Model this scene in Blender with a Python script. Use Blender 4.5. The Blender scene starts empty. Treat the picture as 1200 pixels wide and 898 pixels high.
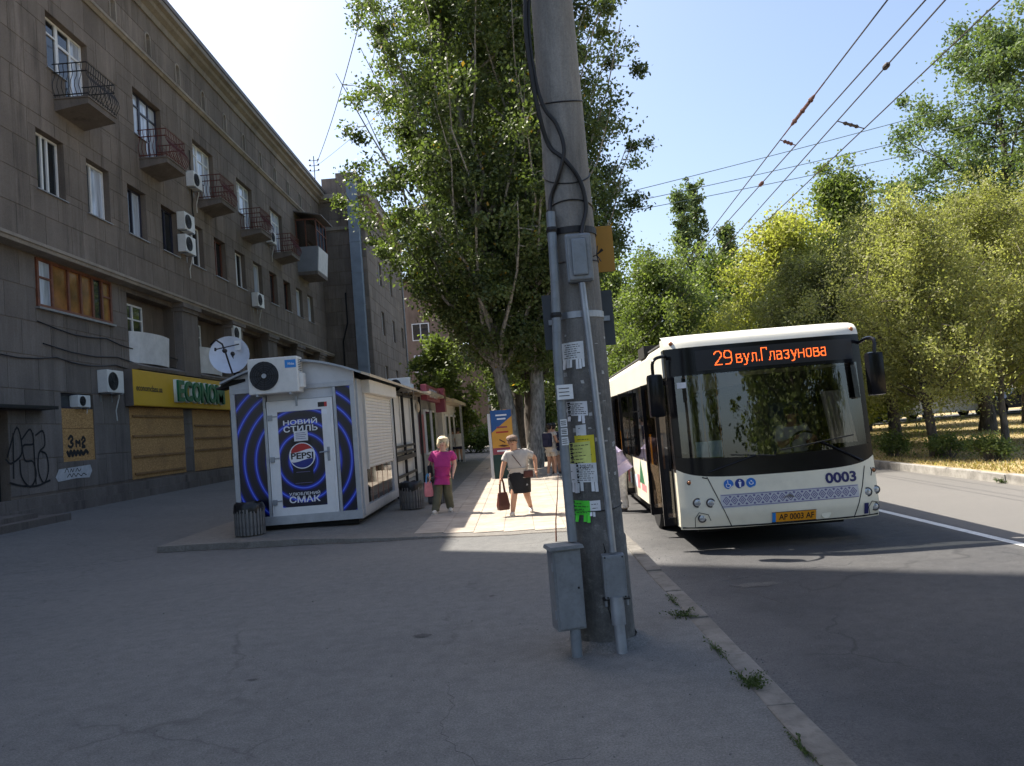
import bpy, bmesh, math, random
import numpy as np
from mathutils import Vector, Matrix, Euler

random.seed(7)
RNG = np.random.default_rng(7)
SC = bpy.context.scene
COL = SC.collection
PI = math.pi
rad = math.radians

# ------------------------------------------------------------------ camera
R_ROLL, R_PITCH, R_YAW, CAM_H = rad(4.6), rad(3.08), rad(0.2), 1.72
cam_d = bpy.data.cameras.new("camera")
cam_d.sensor_width = 36.0
cam_d.lens = 27.0
cam_d.clip_start = 0.05
cam_d.clip_end = 3000.0
cam = bpy.data.objects.new("camera", cam_d)
COL.objects.link(cam)
_r = Vector((1, 0, 0))
_f = Vector((0, math.cos(R_PITCH), math.sin(R_PITCH)))
_u = Vector((0, -math.sin(R_PITCH), math.cos(R_PITCH)))
_cx = math.cos(R_ROLL) * _r - math.sin(R_ROLL) * _u
_cy = math.sin(R_ROLL) * _r + math.cos(R_ROLL) * _u
_cz = -_f
_m = Matrix(((_cx.x, _cy.x, _cz.x, 0), (_cx.y, _cy.y, _cz.y, 0), (_cx.z, _cy.z, _cz.z, 0), (0, 0, 0, 1)))
cam.matrix_world = Matrix.Translation((0, 0, CAM_H)) @ Matrix.Rotation(R_YAW, 4, 'Z') @ _m
SC.camera = cam

# ------------------------------------------------------------------ sky, sun, exposure
SUN_EL, SUN_AZ = rad(56.5), rad(-59.3)          # azimuth from +Y towards +X
world = bpy.data.worlds.new("World")
SC.world = world
world.use_nodes = True
_n = world.node_tree.nodes
_sky = _n.new("ShaderNodeTexSky")
_sky.sky_type = 'NISHITA'
_sky.sun_disc = False
_sky.sun_elevation = SUN_EL
_sky.sun_rotation = SUN_AZ
_sky.air_density = 1.0
_sky.dust_density = 3.2
_sky.ozone_density = 1.0
world.node_tree.links.new(_sky.outputs[0], _n['Background'].inputs[0])
_n['Background'].inputs[1].default_value = 0.112
sun_d = bpy.data.lights.new("sun", 'SUN')
sun_d.energy = 5.0
sun_d.angle = rad(0.55)
sun_d.color = (1.0, 0.93, 0.82)
sun = bpy.data.objects.new("sun", sun_d)
COL.objects.link(sun)
_to_sun = Vector((math.sin(SUN_AZ) * math.cos(SUN_EL), math.cos(SUN_AZ) * math.cos(SUN_EL), math.sin(SUN_EL)))
sun.rotation_euler = _to_sun.to_track_quat('Z', 'Y').to_euler()
sun.location = _to_sun * 60
SC.view_settings.view_transform = 'Standard'
SC.view_settings.look = 'None'
SC.view_settings.gamma = 1.0
SC.view_settings.exposure = 1.28
SC.render.engine = 'CYCLES'
SC.cycles.max_bounces = 8
SC.cycles.transparent_max_bounces = 12

# ------------------------------------------------------------------ materials
def _new(name):
    m = bpy.data.materials.new(name)
    m.use_nodes = True
    nt = m.node_tree
    return m, nt, nt.nodes['Principled BSDF'], nt.nodes, nt.links

def _noise(N, L, scale, detail=4, vec=None, rough=0.6):
    n = N.new('ShaderNodeTexNoise')
    n.inputs['Scale'].default_value = scale
    n.inputs['Detail'].default_value = detail
    n.inputs['Roughness'].default_value = rough
    if vec is not None:
        L.new(vec, n.inputs['Vector'])
    return n.outputs['Fac']

def _pos(N, L, scale=(1, 1, 1), obj=False):
    if obj:
        src = N.new('ShaderNodeTexCoord').outputs['Object']
    else:
        src = N.new('ShaderNodeNewGeometry').outputs['Position']
    mp = N.new('ShaderNodeMapping')
    mp.inputs['Scale'].default_value = scale
    L.new(src, mp.inputs['Vector'])
    return mp.outputs['Vector']

def _mix(N, L, fac, a, b, kind='MIX'):
    x = N.new('ShaderNodeMix')
    x.data_type = 'RGBA'
    x.blend_type = kind
    for sock, v in ((x.inputs['Factor'], fac), (x.inputs[6], a), (x.inputs[7], b)):
        if hasattr(v, 'is_linked'):
            L.new(v, sock)
        elif isinstance(v, (int, float)):
            sock.default_value = v
        else:
            sock.default_value = (*v[:3], 1)
    return x.outputs[2]

def _ramp(N, L, fac, stops):
    r = N.new('ShaderNodeValToRGB')
    L.new(fac, r.inputs['Fac'])
    e = r.color_ramp.elements
    while len(e) < len(stops):
        e.new(0.5)
    for q, (p, c) in zip(e, stops):
        q.position = p
        q.color = (*c[:3], 1) if not isinstance(c, (int, float)) else (c, c, c, 1)
    return r.outputs['Color']

def _bump(N, L, P, h, strength, dist=0.01):
    b = N.new('ShaderNodeBump')
    b.inputs['Strength'].default_value = strength
    b.inputs['Distance'].default_value = dist
    L.new(h, b.inputs['Height'])
    L.new(b.outputs['Normal'], P.inputs['Normal'])

def M(name, col, rough=0.6, metal=0.0, var=0.18, scale=4.0, bump=0.0, bscale=60.0, spec=0.4, stretch=(1, 1, 1), obj=True, dirt=0.0):
    m, nt, P, N, L = _new(name)
    v = _pos(N, L, stretch, obj)
    f = _noise(N, L, scale, 5, v)
    lo = [max(0, c * (1 - var)) for c in col]
    hi = [min(1, c * (1 + var)) for c in col]
    c = _ramp(N, L, f, [(0.3, lo), (0.7, hi)])
    if dirt:
        g = _noise(N, L, scale * 3.7, 6, v, 0.7)
        g = _ramp(N, L, g, [(0.5, 0.0), (0.72, 1.0)])
        mul = N.new('ShaderNodeMath'); mul.operation = 'MULTIPLY'
        L.new(g, mul.inputs[0]); mul.inputs[1].default_value = dirt
        c = _mix(N, L, mul.outputs[0], c, [x * 0.35 for x in col])
    L.new(c, P.inputs['Base Color'])
    P.inputs['Roughness'].default_value = rough
    P.inputs['Metallic'].default_value = metal
    P.inputs['Specular IOR Level'].default_value = spec
    if bump:
        _bump(N, L, P, _noise(N, L, bscale, 4, v), bump)
    return m

def M_emit(name, col, strength):
    m, nt, P, N, L = _new(name)
    P.inputs['Base Color'].default_value = (*col, 1)
    P.inputs['Emission Color'].default_value = (*col, 1)
    P.inputs['Emission Strength'].default_value = strength
    return m

def M_asphalt(name, base, warm, patch, crack=0.0, kerb_x=None, stain=0.5, lit_lane_x=None):
    m, nt, P, N, L = _new(name)
    v = _pos(N, L)
    big = _noise(N, L, 0.35, 4, v)
    c = _ramp(N, L, big, [(0.3, base), (0.55, [0.5 * (a + b) for a, b in zip(base, warm)]), (0.75, warm)])
    med = _noise(N, L, 2.3, 6, v, 0.75)
    c = _mix(N, L, _ramp(N, L, med, [(0.52, 0.0), (0.72, stain)]), c, patch)
    fine = _noise(N, L, 75, 5, v, 0.95)
    c = _mix(N, L, 0.62, c, _ramp(N, L, fine, [(0.36, 0.1), (0.5, 0.5), (0.64, 0.92)]), 'OVERLAY')
    blot = _noise(N, L, 7.5, 6, v, 0.8)
    c = _mix(N, L, 0.28, c, _ramp(N, L, blot, [(0.36, 0.25), (0.5, 0.5), (0.64, 0.75)]), 'OVERLAY')
    drop = N.new('ShaderNodeTexVoronoi'); drop.inputs['Scale'].default_value = 2.6; drop.inputs['Randomness'].default_value = 1.0
    L.new(v, drop.inputs['Vector'])
    c = _mix(N, L, _ramp(N, L, drop.outputs['Distance'], [(0.03, 0.5), (0.055, 0.0)]), c, [x * 0.45 for x in base])
    vo = N.new('ShaderNodeTexVoronoi'); vo.inputs['Scale'].default_value = 75
    L.new(v, vo.inputs['Vector'])
    peb = _ramp(N, L, vo.outputs['Distance'], [(0.12, 1.0), (0.28, 0.0)])
    spot = _noise(N, L, 31, 2, v)
    k = N.new('ShaderNodeMath'); k.operation = 'MULTIPLY'
    L.new(peb, k.inputs[0]); L.new(_ramp(N, L, spot, [(0.58, 0.0), (0.66, 0.22)]), k.inputs[1])
    c = _mix(N, L, k.outputs[0], c, [x * 1.7 for x in warm])
    if crack:
        w = N.new('ShaderNodeTexNoise'); w.inputs['Scale'].default_value = 1.7; w.inputs['Detail'].default_value = 5
        L.new(v, w.inputs['Vector'])
        ad = N.new('ShaderNodeVectorMath'); ad.operation = 'MULTIPLY_ADD'
        L.new(w.outputs['Color'], ad.inputs[0]); ad.inputs[1].default_value = (0.9, 0.9, 0); L.new(v, ad.inputs[2])
        vc = N.new('ShaderNodeTexVoronoi'); vc.feature = 'DISTANCE_TO_EDGE'; vc.inputs['Scale'].default_value = 0.28
        L.new(ad.outputs[0], vc.inputs['Vector'])
        ck = _ramp(N, L, vc.outputs['Distance'], [(0.0015, 1.0), (0.006, 0.0)])
        gate = _ramp(N, L, _noise(N, L, 0.55, 2, v), [(0.5, 0.0), (0.6, crack)])
        kk = N.new('ShaderNodeMath'); kk.operation = 'MULTIPLY'
        L.new(ck, kk.inputs[0]); L.new(gate, kk.inputs[1])
        c = _mix(N, L, kk.outputs[0], c, [x * 0.3 for x in base])
    if lit_lane_x is not None:          # far lane painted paler, adding sunlit contrast against the shaded near lane
        s2 = N.new('ShaderNodeSeparateXYZ'); L.new(v, s2.inputs[0])
        w2 = N.new('ShaderNodeMath'); w2.operation = 'MULTIPLY_ADD'
        L.new(_noise(N, L, 0.8, 4, v), w2.inputs[0]); w2.inputs[1].default_value = 0.5; L.new(s2.outputs[0], w2.inputs[2])
        m2 = N.new('ShaderNodeMapRange'); L.new(w2.outputs[0], m2.inputs['Value'])
        m2.inputs['From Min'].default_value = lit_lane_x; m2.inputs['From Max'].default_value = lit_lane_x + 0.5
        c = _mix(N, L, m2.outputs[0], c, _mix(N, L, 0.55, c, (0.20, 0.19, 0.175)))
    if kerb_x is not None:
        sx = N.new('ShaderNodeSeparateXYZ'); L.new(v, sx.inputs[0])
        nz = _noise(N, L, 1.3, 5, v)
        a = N.new('ShaderNodeMath'); a.operation = 'MULTIPLY_ADD'
        L.new(nz, a.inputs[0]); a.inputs[1].default_value = 1.1; L.new(sx.outputs[0], a.inputs[2])
        g = _ramp(N, L, a.outputs[0], [(0.0, 1.0), (1.0, 0.0)])
        mr = N.new('ShaderNodeMapRange'); L.new(a.outputs[0], mr.inputs['Value'])
        mr.inputs['From Min'].default_value = kerb_x + 0.5; mr.inputs['From Max'].default_value = kerb_x + 1.25
        mr.inputs['To Min'].default_value = 0.75; mr.inputs['To Max'].default_value = 0.0
        gr = _noise(N, L, 55, 4, v, 0.9)
        dust = _ramp(N, L, gr, [(0.35, [x * 1.2 for x in base]), (0.6, [x * 2.1 for x in warm])])
        c = _mix(N, L, mr.outputs[0], c, dust)
    L.new(c, P.inputs['Base Color'])
    P.inputs['Roughness'].default_value = 0.88
    P.inputs['Specular IOR Level'].default_value = 0.3
    _bump(N, L, P, fine, 0.7, 0.008)
    return m

def M_plaster(name, col, streak=0.4):
    m, nt, P, N, L = _new(name)
    v = _pos(N, L)
    vs = _pos(N, L, (1.0, 1.0, 0.09))
    a = _noise(N, L, 0.5, 5, v)
    c = _ramp(N, L, a, [(0.3, [x * 0.78 for x in col]), (0.7, [x * 1.15 for x in col])])
    s = _noise(N, L, 2.6, 6, vs, 0.7)
    c = _mix(N, L, _ramp(N, L, s, [(0.5, 0.0), (0.75, streak)]), c, [x * 1.6 for x in col])
    s2 = _noise(N, L, 1.9, 6, vs, 0.75)
    c = _mix(N, L, _ramp(N, L, s2, [(0.52, 0.0), (0.7, streak * 1.3)]), c, [x * 0.45 for x in col])
    gi = N.new('ShaderNodeNewGeometry')
    oi = N.new('ShaderNodeObjectInfo')
    su = N.new('ShaderNodeMath'); su.operation = 'ADD'; L.new(gi.outputs['Random Per Island'], su.inputs[0]); L.new(oi.outputs['Random'], su.inputs[1])
    fr = N.new('ShaderNodeMath'); fr.operation = 'FRACT'; L.new(su.outputs[0], fr.inputs[0])
    c = _mix(N, L, 0.55, c, _ramp(N, L, fr.outputs[0], [(0.0, 0.38), (0.5, 0.5), (1.0, 0.6)]), 'OVERLAY')
    f = _noise(N, L, 28, 5, v, 0.8)
    c = _mix(N, L, 0.3, c, _ramp(N, L, f, [(0.3, 0.2), (0.7, 0.8)]), 'OVERLAY')
    L.new(c, P.inputs['Base Color'])
    P.inputs['Roughness'].default_value = 0.92
    P.inputs['Specular IOR Level'].default_value = 0.2
    _bump(N, L, P, f, 0.35, 0.01)
    return m

def M_osb(name):
    m, nt, P, N, L = _new(name)
    v = _pos(N, L)
    vo = N.new('ShaderNodeTexVoronoi'); vo.inputs['Scale'].default_value = 22
    mp = N.new('ShaderNodeMapping'); mp.inputs['Scale'].default_value = (1, 1, 2.2); mp.inputs['Rotation'].default_value = (0.5, 0, 0)
    L.new(v, mp.inputs['Vector']); L.new(mp.outputs[0], vo.inputs['Vector'])
    sep = N.new('ShaderNodeSeparateColor'); L.new(vo.outputs['Color'], sep.inputs[0])
    c = _ramp(N, L, sep.outputs[0], [(0.0, (0.33, 0.17, 0.06)), (0.5, (0.47, 0.26, 0.09)), (1.0, (0.60, 0.36, 0.14))])
    st = _noise(N, L, 1.1, 5, v)
    c = _mix(N, L, _ramp(N, L, st, [(0.5, 0.0), (0.75, 0.5)]), c, (0.22, 0.12, 0.05))
    L.new(c, P.inputs['Base Color'])
    P.inputs['Roughness'].default_value = 0.8
    return m

def M_glass(name, tint=0.16, floor=0.05, rough=0.015, gloss=(1, 1, 1)):
    m, nt, P, N, L = _new(name)
    N.remove(P)
    out = N['Material Output']
    t = N.new('ShaderNodeBsdfTransparent')
    tc = (tint, tint, tint) if isinstance(tint, (int, float)) else tint
    t.inputs[0].default_value = (*tc, 1)
    g = N.new('ShaderNodeBsdfGlossy'); g.inputs['Roughness'].default_value = rough
    g.inputs['Color'].default_value = (*gloss, 1)
    fr = N.new('ShaderNodeFresnel'); fr.inputs[0].default_value = 1.5
    mr = N.new('ShaderNodeMapRange'); L.new(fr.outputs[0], mr.inputs['Value'])
    mr.inputs['To Min'].default_value = floor
    mx = N.new('ShaderNodeMixShader')
    L.new(mr.outputs[0], mx.inputs[0]); L.new(t.outputs[0], mx.inputs[1]); L.new(g.outputs[0], mx.inputs[2])
    L.new(mx.outputs[0], out.inputs[0])
    return m

def M_leaf(name, lo, hi, trans=0.35, yellow=None):
    m, nt, P, N, L = _new(name)
    N.remove(P)
    out = N['Material Output']
    at = N.new('ShaderNodeAttribute'); at.attribute_name = 'tint'
    stops = [(0.0, lo), (0.82, hi)]
    if yellow:
        stops += [(0.95, hi), (1.0, yellow)]
    c = _ramp(N, L, at.outputs['Fac'], stops)
    d = N.new('ShaderNodeBsdfPrincipled'); L.new(c, d.inputs['Base Color'])
    d.inputs['Roughness'].default_value = 0.5; d.inputs['Specular IOR Level'].default_value = 0.45 if 'poplar' in name else 0.2
    t = N.new('ShaderNodeBsdfTranslucent')
    tc = _mix(N, L, 1.0, c, (1.2, 1.35, 0.55), 'MULTIPLY')
    L.new(tc, t.inputs[0])
    mx = N.new('ShaderNodeMixShader'); mx.inputs[0].default_value = trans
    L.new(d.outputs[0], mx.inputs[1]); L.new(t.outputs[0], mx.inputs[2])
    L.new(mx.outputs[0], out.inputs[0])
    return m

def M_bark(name, a, b, scale=3.0):
    m, nt, P, N, L = _new(name)
    v = _pos(N, L, (1, 1, 0.25))
    f = _noise(N, L, scale * 3, 7, v, 0.75)
    c = _ramp(N, L, f, [(0.38, a), (0.62, b)])
    L.new(c, P.inputs['Base Color'])
    P.inputs['Roughness'].default_value = 0.9
    _bump(N, L, P, f, 0.8, 0.04)
    return m

def M_rings(name, cx, cz, off):
    """printed vinyl: glowing-style blue rings on near-black"""
    m, nt, P, N, L = _new(name)
    v = N.new('ShaderNodeNewGeometry').outputs['Position']
    s = N.new('ShaderNodeVectorMath'); s.operation = 'SUBTRACT'
    L.new(v, s.inputs[0]); s.inputs[1].default_value = (cx, 0, cz)
    k = N.new('ShaderNodeVectorMath'); k.operation = 'MULTIPLY'
    L.new(s.outputs[0], k.inputs[0]); k.inputs[1].default_value = (1, 0, 0.93)
    ln = N.new('ShaderNodeVectorMath'); ln.operation = 'LENGTH'; L.new(k.outputs[0], ln.inputs[0])
    a = N.new('ShaderNodeMath'); a.operation = 'MULTIPLY_ADD'
    L.new(ln.outputs['Value'], a.inputs[0]); a.inputs[1].default_value = 1 / 0.215; a.inputs[2].default_value = off
    f = N.new('ShaderNodeMath'); f.operation = 'FRACT'; L.new(a.outputs[0], f.inputs[0])
    c = _ramp(N, L, f.outputs[0], [(0.0, (0.003, 0.004, 0.012)), (0.30, (0.004, 0.007, 0.04)), (0.43, (0.01, 0.03, 0.50)),
                                   (0.5, (0.13, 0.24, 1.0)), (0.57, (0.01, 0.03, 0.50)), (0.72, (0.004, 0.006, 0.04)), (1.0, (0.003, 0.004, 0.012))])
    L.new(c, P.inputs['Base Color'])
    P.inputs['Roughness'].default_value = 0.28
    return m

def M_concrete_pole(name):
    m, nt, P, N, L = _new(name)
    v = _pos(N, L)
    vs = _pos(N, L, (1, 1, 0.15))
    a = _noise(N, L, 5, 6, vs, 0.7)
    c = _ramp(N, L, a, [(0.3, (0.12, 0.115, 0.108)), (0.5, (0.195, 0.188, 0.175)), (0.75, (0.30, 0.29, 0.27))])
    st = _noise(N, L, 9, 7, v, 0.8)
    c = _mix(N, L, _ramp(N, L, st, [(0.55, 0.0), (0.7, 0.65)]), c, (0.13, 0.125, 0.12))
    sz = N.new('ShaderNodeSeparateXYZ'); L.new(v, sz.inputs[0])
    mr = N.new('ShaderNodeMapRange'); L.new(sz.outputs[2], mr.inputs['Value'])
    mr.inputs['From Min'].default_value = 0.9; mr.inputs['From Max'].default_value = 3.3
    mr.inputs['To Min'].default_value = 0.8; mr.inputs['To Max'].default_value = 0.0
    glue = _noise(N, L, 13, 6, v, 0.75)
    c = _mix(N, L, mr.outputs[0], c, _ramp(N, L, glue, [(0.35, (0.055, 0.054, 0.052)), (0.55, (0.10, 0.097, 0.092)), (0.74, (0.26, 0.255, 0.24))]))
    f = _noise(N, L, 70, 5, v, 0.8)
    c = _mix(N, L, 0.35, c, _ramp(N, L, f, [(0.3, 0.2), (0.7, 0.8)]), 'OVERLAY')
    L.new(c, P.inputs['Base Color'])
    P.inputs['Roughness'].default_value = 0.9
    _bump(N, L, P, a, 0.9, 0.03)
    return m

MT = {}
def mat(k):
    return MT[k]
MT['road'] = M_asphalt('road_asphalt', (0.052, 0.053, 0.056), (0.080, 0.078, 0.077), (0.040, 0.041, 0.044), 0.5, 1.44, 0.5, 5.6)
MT['walk'] = M_asphalt('sidewalk_asphalt', (0.122, 0.123, 0.122), (0.162, 0.160, 0.153), (0.098, 0.098, 0.098), 0.4, None, 0.3)
MT['platform'] = M_asphalt('platform_asphalt', (0.160, 0.150, 0.136), (0.218, 0.202, 0.178), (0.13, 0.125, 0.118), 0.3, None, 0.35)
MT['tile'] = M('paving_concrete', (0.36, 0.312, 0.262), 0.9, 0, 0.2, 1.7, 0.25, 90, 0.2, obj=False, dirt=0.35)
MT['kerb'] = M('kerb_concrete', (0.165, 0.155, 0.14), 0.9, 0, 0.35, 3.0, 0.4, 60, 0.2, obj=False, dirt=0.5)
MT['dry'] = M('dry_grass_ground', (0.33, 0.26, 0.14), 0.95, 0, 0.35, 0.8, 0.6, 30, 0.1, obj=False, dirt=0.5)
MT['earth'] = M('bare_ground', (0.20, 0.17, 0.13), 0.95, 0, 0.25, 0.3, 0.3, 10, 0.1, obj=False)
MT['paint_line'] = M('road_paint', (0.62, 0.62, 0.60), 0.7, 0, 0.15, 6, 0.2, 90, 0.3, obj=False, dirt=0.55)
MT['plaster'] = M_plaster('facade_plaster', (0.195, 0.164, 0.140), 0.65)
MT['joint'] = M_plaster('facade_joint', (0.165, 0.135, 0.112), 0.5)
MT['plaster_dark'] = M_plaster('facade_plaster_ground_floor', (0.175, 0.152, 0.136), 0.6)
MT['cornice'] = M_plaster('cornice_plaster', (0.30, 0.265, 0.225), 0.4)
MT['plaster_b'] = M_plaster('far_house_plaster', (0.23, 0.165, 0.13))
MT['roofmetal'] = M('roof_metal', (0.16, 0.14, 0.13), 0.6, 0.2, 0.2, 2)
MT['white_pvc'] = M('white_window_plastic', (0.72, 0.72, 0.72), 0.4, 0, 0.06, 3)
MT['brown_wood'] = M('brown_painted_wood', (0.16, 0.055, 0.03), 0.55, 0, 0.3, 6, dirt=0.3)
MT['blue_dark'] = M('dark_window_frame', (0.03, 0.03, 0.05), 0.45, 0, 0.2, 4)
MT['sill'] = M('zinc_sill', (0.3, 0.3, 0.31), 0.5, 0.5, 0.2, 4)
MT['pane_dark'] = M('window_glass_dark', (0.018, 0.022, 0.026), 0.04, 0, 0.5, 1.4, spec=0.7, obj=False)
MT['pane_blue'] = M('window_glass_curtain_sky', (0.48, 0.53, 0.62), 0.06, 0, 0.45, 1.8, spec=0.7, stretch=(1, 3, 0.3), obj=False)  # pale blue base stands for curtains and painted-in sky reflection
MT['pane_warm'] = M('window_glass_warm', (0.24, 0.105, 0.035), 0.08, 0, 0.55, 1.5, spec=0.6, obj=False)
MT['inside'] = M('dark_interior', (0.02, 0.02, 0.02), 0.9)
MT['white_sheet'] = M('white_balcony_sheet', (0.62, 0.62, 0.62), 0.55, 0, 0.14, 2.5, dirt=0.15)
MT['grey_sheet'] = M('grey_balcony_sheet', (0.22, 0.23, 0.25), 0.55, 0.1, 0.1, 2)
MT['iron'] = M('black_iron', (0.02, 0.02, 0.022), 0.5, 0.3, 0.3, 20)
MT['iron_red'] = M('red_painted_iron', (0.10, 0.018, 0.014), 0.5, 0.1, 0.3, 20)
MT['steel'] = M('grey_painted_steel', (0.20, 0.225, 0.25), 0.45, 0.2, 0.15, 7, 0.1, 40, dirt=0.25)
MT['box_steel'] = M('cabinet_steel', (0.20, 0.215, 0.23), 0.5, 0.2, 0.15, 8, 0.12, 50, dirt=0.35)
MT['galv'] = M('galvanised_steel', (0.29, 0.315, 0.35), 0.42, 0.55, 0.2, 5, dirt=0.15)
MT['duct'] = M('blue_grey_duct', (0.22, 0.27, 0.34), 0.5, 0.2, 0.15, 1.5)
MT['ac_white'] = M('white_enamel', (0.66, 0.66, 0.64), 0.4, 0, 0.08, 5, dirt=0.12)
MT['ac_dark'] = M('dark_grille', (0.025, 0.028, 0.035), 0.5, 0.1, 0.3, 30)
MT['yellow'] = M('yellow_sign_panel', (0.60, 0.36, 0.012), 0.5, 0, 0.06, 1, dirt=0.05)
MT['green'] = M('green_sign_letter', (0.008, 0.12, 0.045), 0.4, 0, 0.1, 3)
MT['white_edge'] = M('white_sign_edge', (0.72, 0.76, 0.72), 0.4, 0, 0.05, 3)
MT['osb'] = M_osb('osb_board')
MT['batten'] = M('wood_batten', (0.27, 0.15, 0.06), 0.8, 0, 0.3, 6, dirt=0.3)
MT['spray'] = M('black_spray_paint', (0.014, 0.014, 0.016), 0.7)
MT['white_patch'] = M('white_paint_patch', (0.52, 0.53, 0.54), 0.8, 0, 0.15, 5, dirt=0.25)
MT['alu'] = M('grey_aluminium', (0.40, 0.42, 0.45), 0.42, 0.3, 0.1, 6, dirt=0.12)
MT['kiosk_panel'] = M('pale_grey_panel', (0.50, 0.52, 0.55), 0.45, 0.1, 0.08, 3, dirt=0.12)
MT['rings'] = M_rings('ring_print', -4.06, 1.36, 0.30)
MT['door_white'] = M('white_door_plastic', (0.74, 0.75, 0.76), 0.4, 0, 0.05, 4, dirt=0.08)
MT['shutter'] = M('cream_shutter', (0.62, 0.59, 0.54), 0.5, 0.1, 0.06, 3, dirt=0.1)
MT['roof_tan'] = M('tan_roof_sheet', (0.55, 0.45, 0.33), 0.5, 0.2, 0.12, 3)
MT['print_white'] = M('white_print', (0.78, 0.8, 0.85), 0.4, 0, 0.03)
MT['print_red'] = M('red_print', (0.45, 0.03, 0.03), 0.35, 0, 0.05)
MT['print_blue'] = M('blue_print', (0.015, 0.03, 0.22), 0.35, 0, 0.05)
MT['print_black'] = M('black_print', (0.012, 0.012, 0.016), 0.4, 0, 0.1)
MT['navy'] = M('navy_print', (0.02, 0.022, 0.11), 0.4, 0, 0.05)
MT['brand_blue'] = M('bright_blue_label', (0.02, 0.22, 0.62), 0.4, 0, 0.05)
MT['dish'] = M('pale_dish_enamel', (0.56, 0.60, 0.68), 0.5, 0.1, 0.08, 3, dirt=0.12)
MT['bin'] = M('bin_concrete', (0.16, 0.155, 0.15), 0.85, 0, 0.25, 8, 0.3, 50, dirt=0.4)
MT['bag_black'] = M('black_bin_bag', (0.012, 0.012, 0.013), 0.3, 0, 0.3, 8, 0.8, 14)
MT['red_sign'] = M('red_sign_panel', (0.29, 0.065, 0.09), 0.45, 0, 0.1, 2)
MT['booth_white'] = M('white_booth_panel', (0.66, 0.63, 0.58), 0.55, 0, 0.08, 2, dirt=0.15)
MT['booth_grey'] = M('grey_booth_wall', (0.30, 0.30, 0.29), 0.6, 0, 0.12, 2, dirt=0.2)
MT['concrete'] = M_concrete_pole('pole_concrete')
MT['cable'] = M('black_cable', (0.010, 0.010, 0.011), 0.5, 0, 0.2, 20)
MT['wire'] = M('trolley_wire', (0.05, 0.04, 0.038), 0.6, 0.3, 0.2)
MT['wire_red'] = M('rusty_insulator', (0.09, 0.035, 0.03), 0.7, 0, 0.3, 10)
MT['span'] = M('span_wire', (0.20, 0.28, 0.30), 0.6, 0.2, 0.1)
MT['paper'] = M('white_paper', (0.72, 0.73, 0.76), 0.85, 0, 0.07, 14, 0.15, 30)
MT['paper_grey'] = M('aged_paper', (0.68, 0.70, 0.71), 0.85, 0, 0.1, 14, 0.15, 30)
MT['paper_yellow'] = M('yellow_paper', (0.72, 0.60, 0.04), 0.7, 0, 0.1, 14)
MT['paper_lime'] = M('lime_paper', (0.68, 0.72, 0.22), 0.8, 0, 0.08, 14)
MT['paper_green'] = M('green_paper', (0.10, 0.72, 0.06), 0.8, 0, 0.08, 14)
MT['ink'] = M('black_ink', (0.03, 0.03, 0.035), 0.8)
MT['orange_plate'] = M('orange_sign_sheet', (0.40, 0.21, 0.035), 0.6, 0.1, 0.1, 3)
MT['sign_back'] = M('sign_back_steel', (0.07, 0.08, 0.09), 0.6, 0.3, 0.15, 4)
MT['bus_cream'] = M('bus_cream_paint', (0.74, 0.70, 0.57), 0.3, 0, 0.08, 1.2, spec=0.5, dirt=0.16)
MT['bus_roof'] = M('bus_roof_paint', (0.70, 0.68, 0.60), 0.35, 0, 0.06, 1.5, dirt=0.06)
MT['bus_black'] = M('bus_black_trim', (0.008, 0.008, 0.010), 0.16, 0, 0.2, 4, spec=0.22)
MT['rubber'] = M('rubber', (0.016, 0.016, 0.017), 0.75, 0, 0.25, 12, 0.2, 40)
MT['bus_glass'] = M_glass('bus_windscreen_glass', (0.42, 0.45, 0.45), 0.06)
MT['side_glass'] = M_glass('bus_side_glass', (0.36, 0.32, 0.29), 0.06)
MT['clear_glass'] = M_glass('clear_glass', (0.82, 0.84, 0.84), 0.03)
MT['bus_inside'] = M('bus_interior', (0.09, 0.09, 0.095), 0.7, 0, 0.15, 3)
MT['bus_seat'] = M('bus_seat_fabric', (0.05, 0.07, 0.13), 0.85, 0, 0.2, 9)
MT['chassis'] = M('dark_chassis', (0.012, 0.012, 0.012), 0.85)
MT['rim'] = M('steel_rim', (0.30, 0.29, 0.27), 0.5, 0.5, 0.2, 8, dirt=0.3)
MT['lens'] = M('lamp_lens', (0.42, 0.44, 0.46), 0.08, 0.4, 0.2, 30, spec=0.8)
MT['lens_dark'] = M('lamp_bezel', (0.045, 0.045, 0.05), 0.3)
MT['lens_orange'] = M('orange_lamp_lens', (0.35, 0.14, 0.06), 0.2)
MT['led'] = M_emit('led_dots', (1.0, 0.13, 0.02), 1.15)
MT['plate'] = M('orange_number_plate', (0.72, 0.30, 0.015), 0.45, 0, 0.04)
MT['icon_blue'] = M('icon_blue', (0.03, 0.17, 0.55), 0.4, 0, 0.05)
MT['icon_navy'] = M('icon_navy', (0.02, 0.05, 0.25), 0.4, 0, 0.05)
MT['band'] = M('ornament_band_print', (0.50, 0.50, 0.53), 0.4, 0, 0.04)
MT['violet'] = M('violet_print', (0.13, 0.12, 0.25), 0.4, 0, 0.05)
MT['card_blue'] = M('route_card', (0.62, 0.76, 0.92), 0.5, 0, 0.25, 6)
MT['curtain'] = M('cab_curtain', (0.45, 0.42, 0.40), 0.9, 0, 0.3, 14, stretch=(4, 4, 0.4))
MT['skin'] = M('skin', (0.60, 0.37, 0.27), 0.5, 0, 0.08, 9)
MT['skin_tan'] = M('tanned_skin', (0.50, 0.28, 0.185), 0.5, 0, 0.08, 9)
MT['hair_blond'] = M('pale_blond_hair', (0.66, 0.55, 0.36), 0.6, 0, 0.25, 25, 0.6, 40)
MT['hair_dark'] = M('dark_hair', (0.025, 0.018, 0.014), 0.5, 0, 0.3, 25, 0.5, 40)
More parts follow.
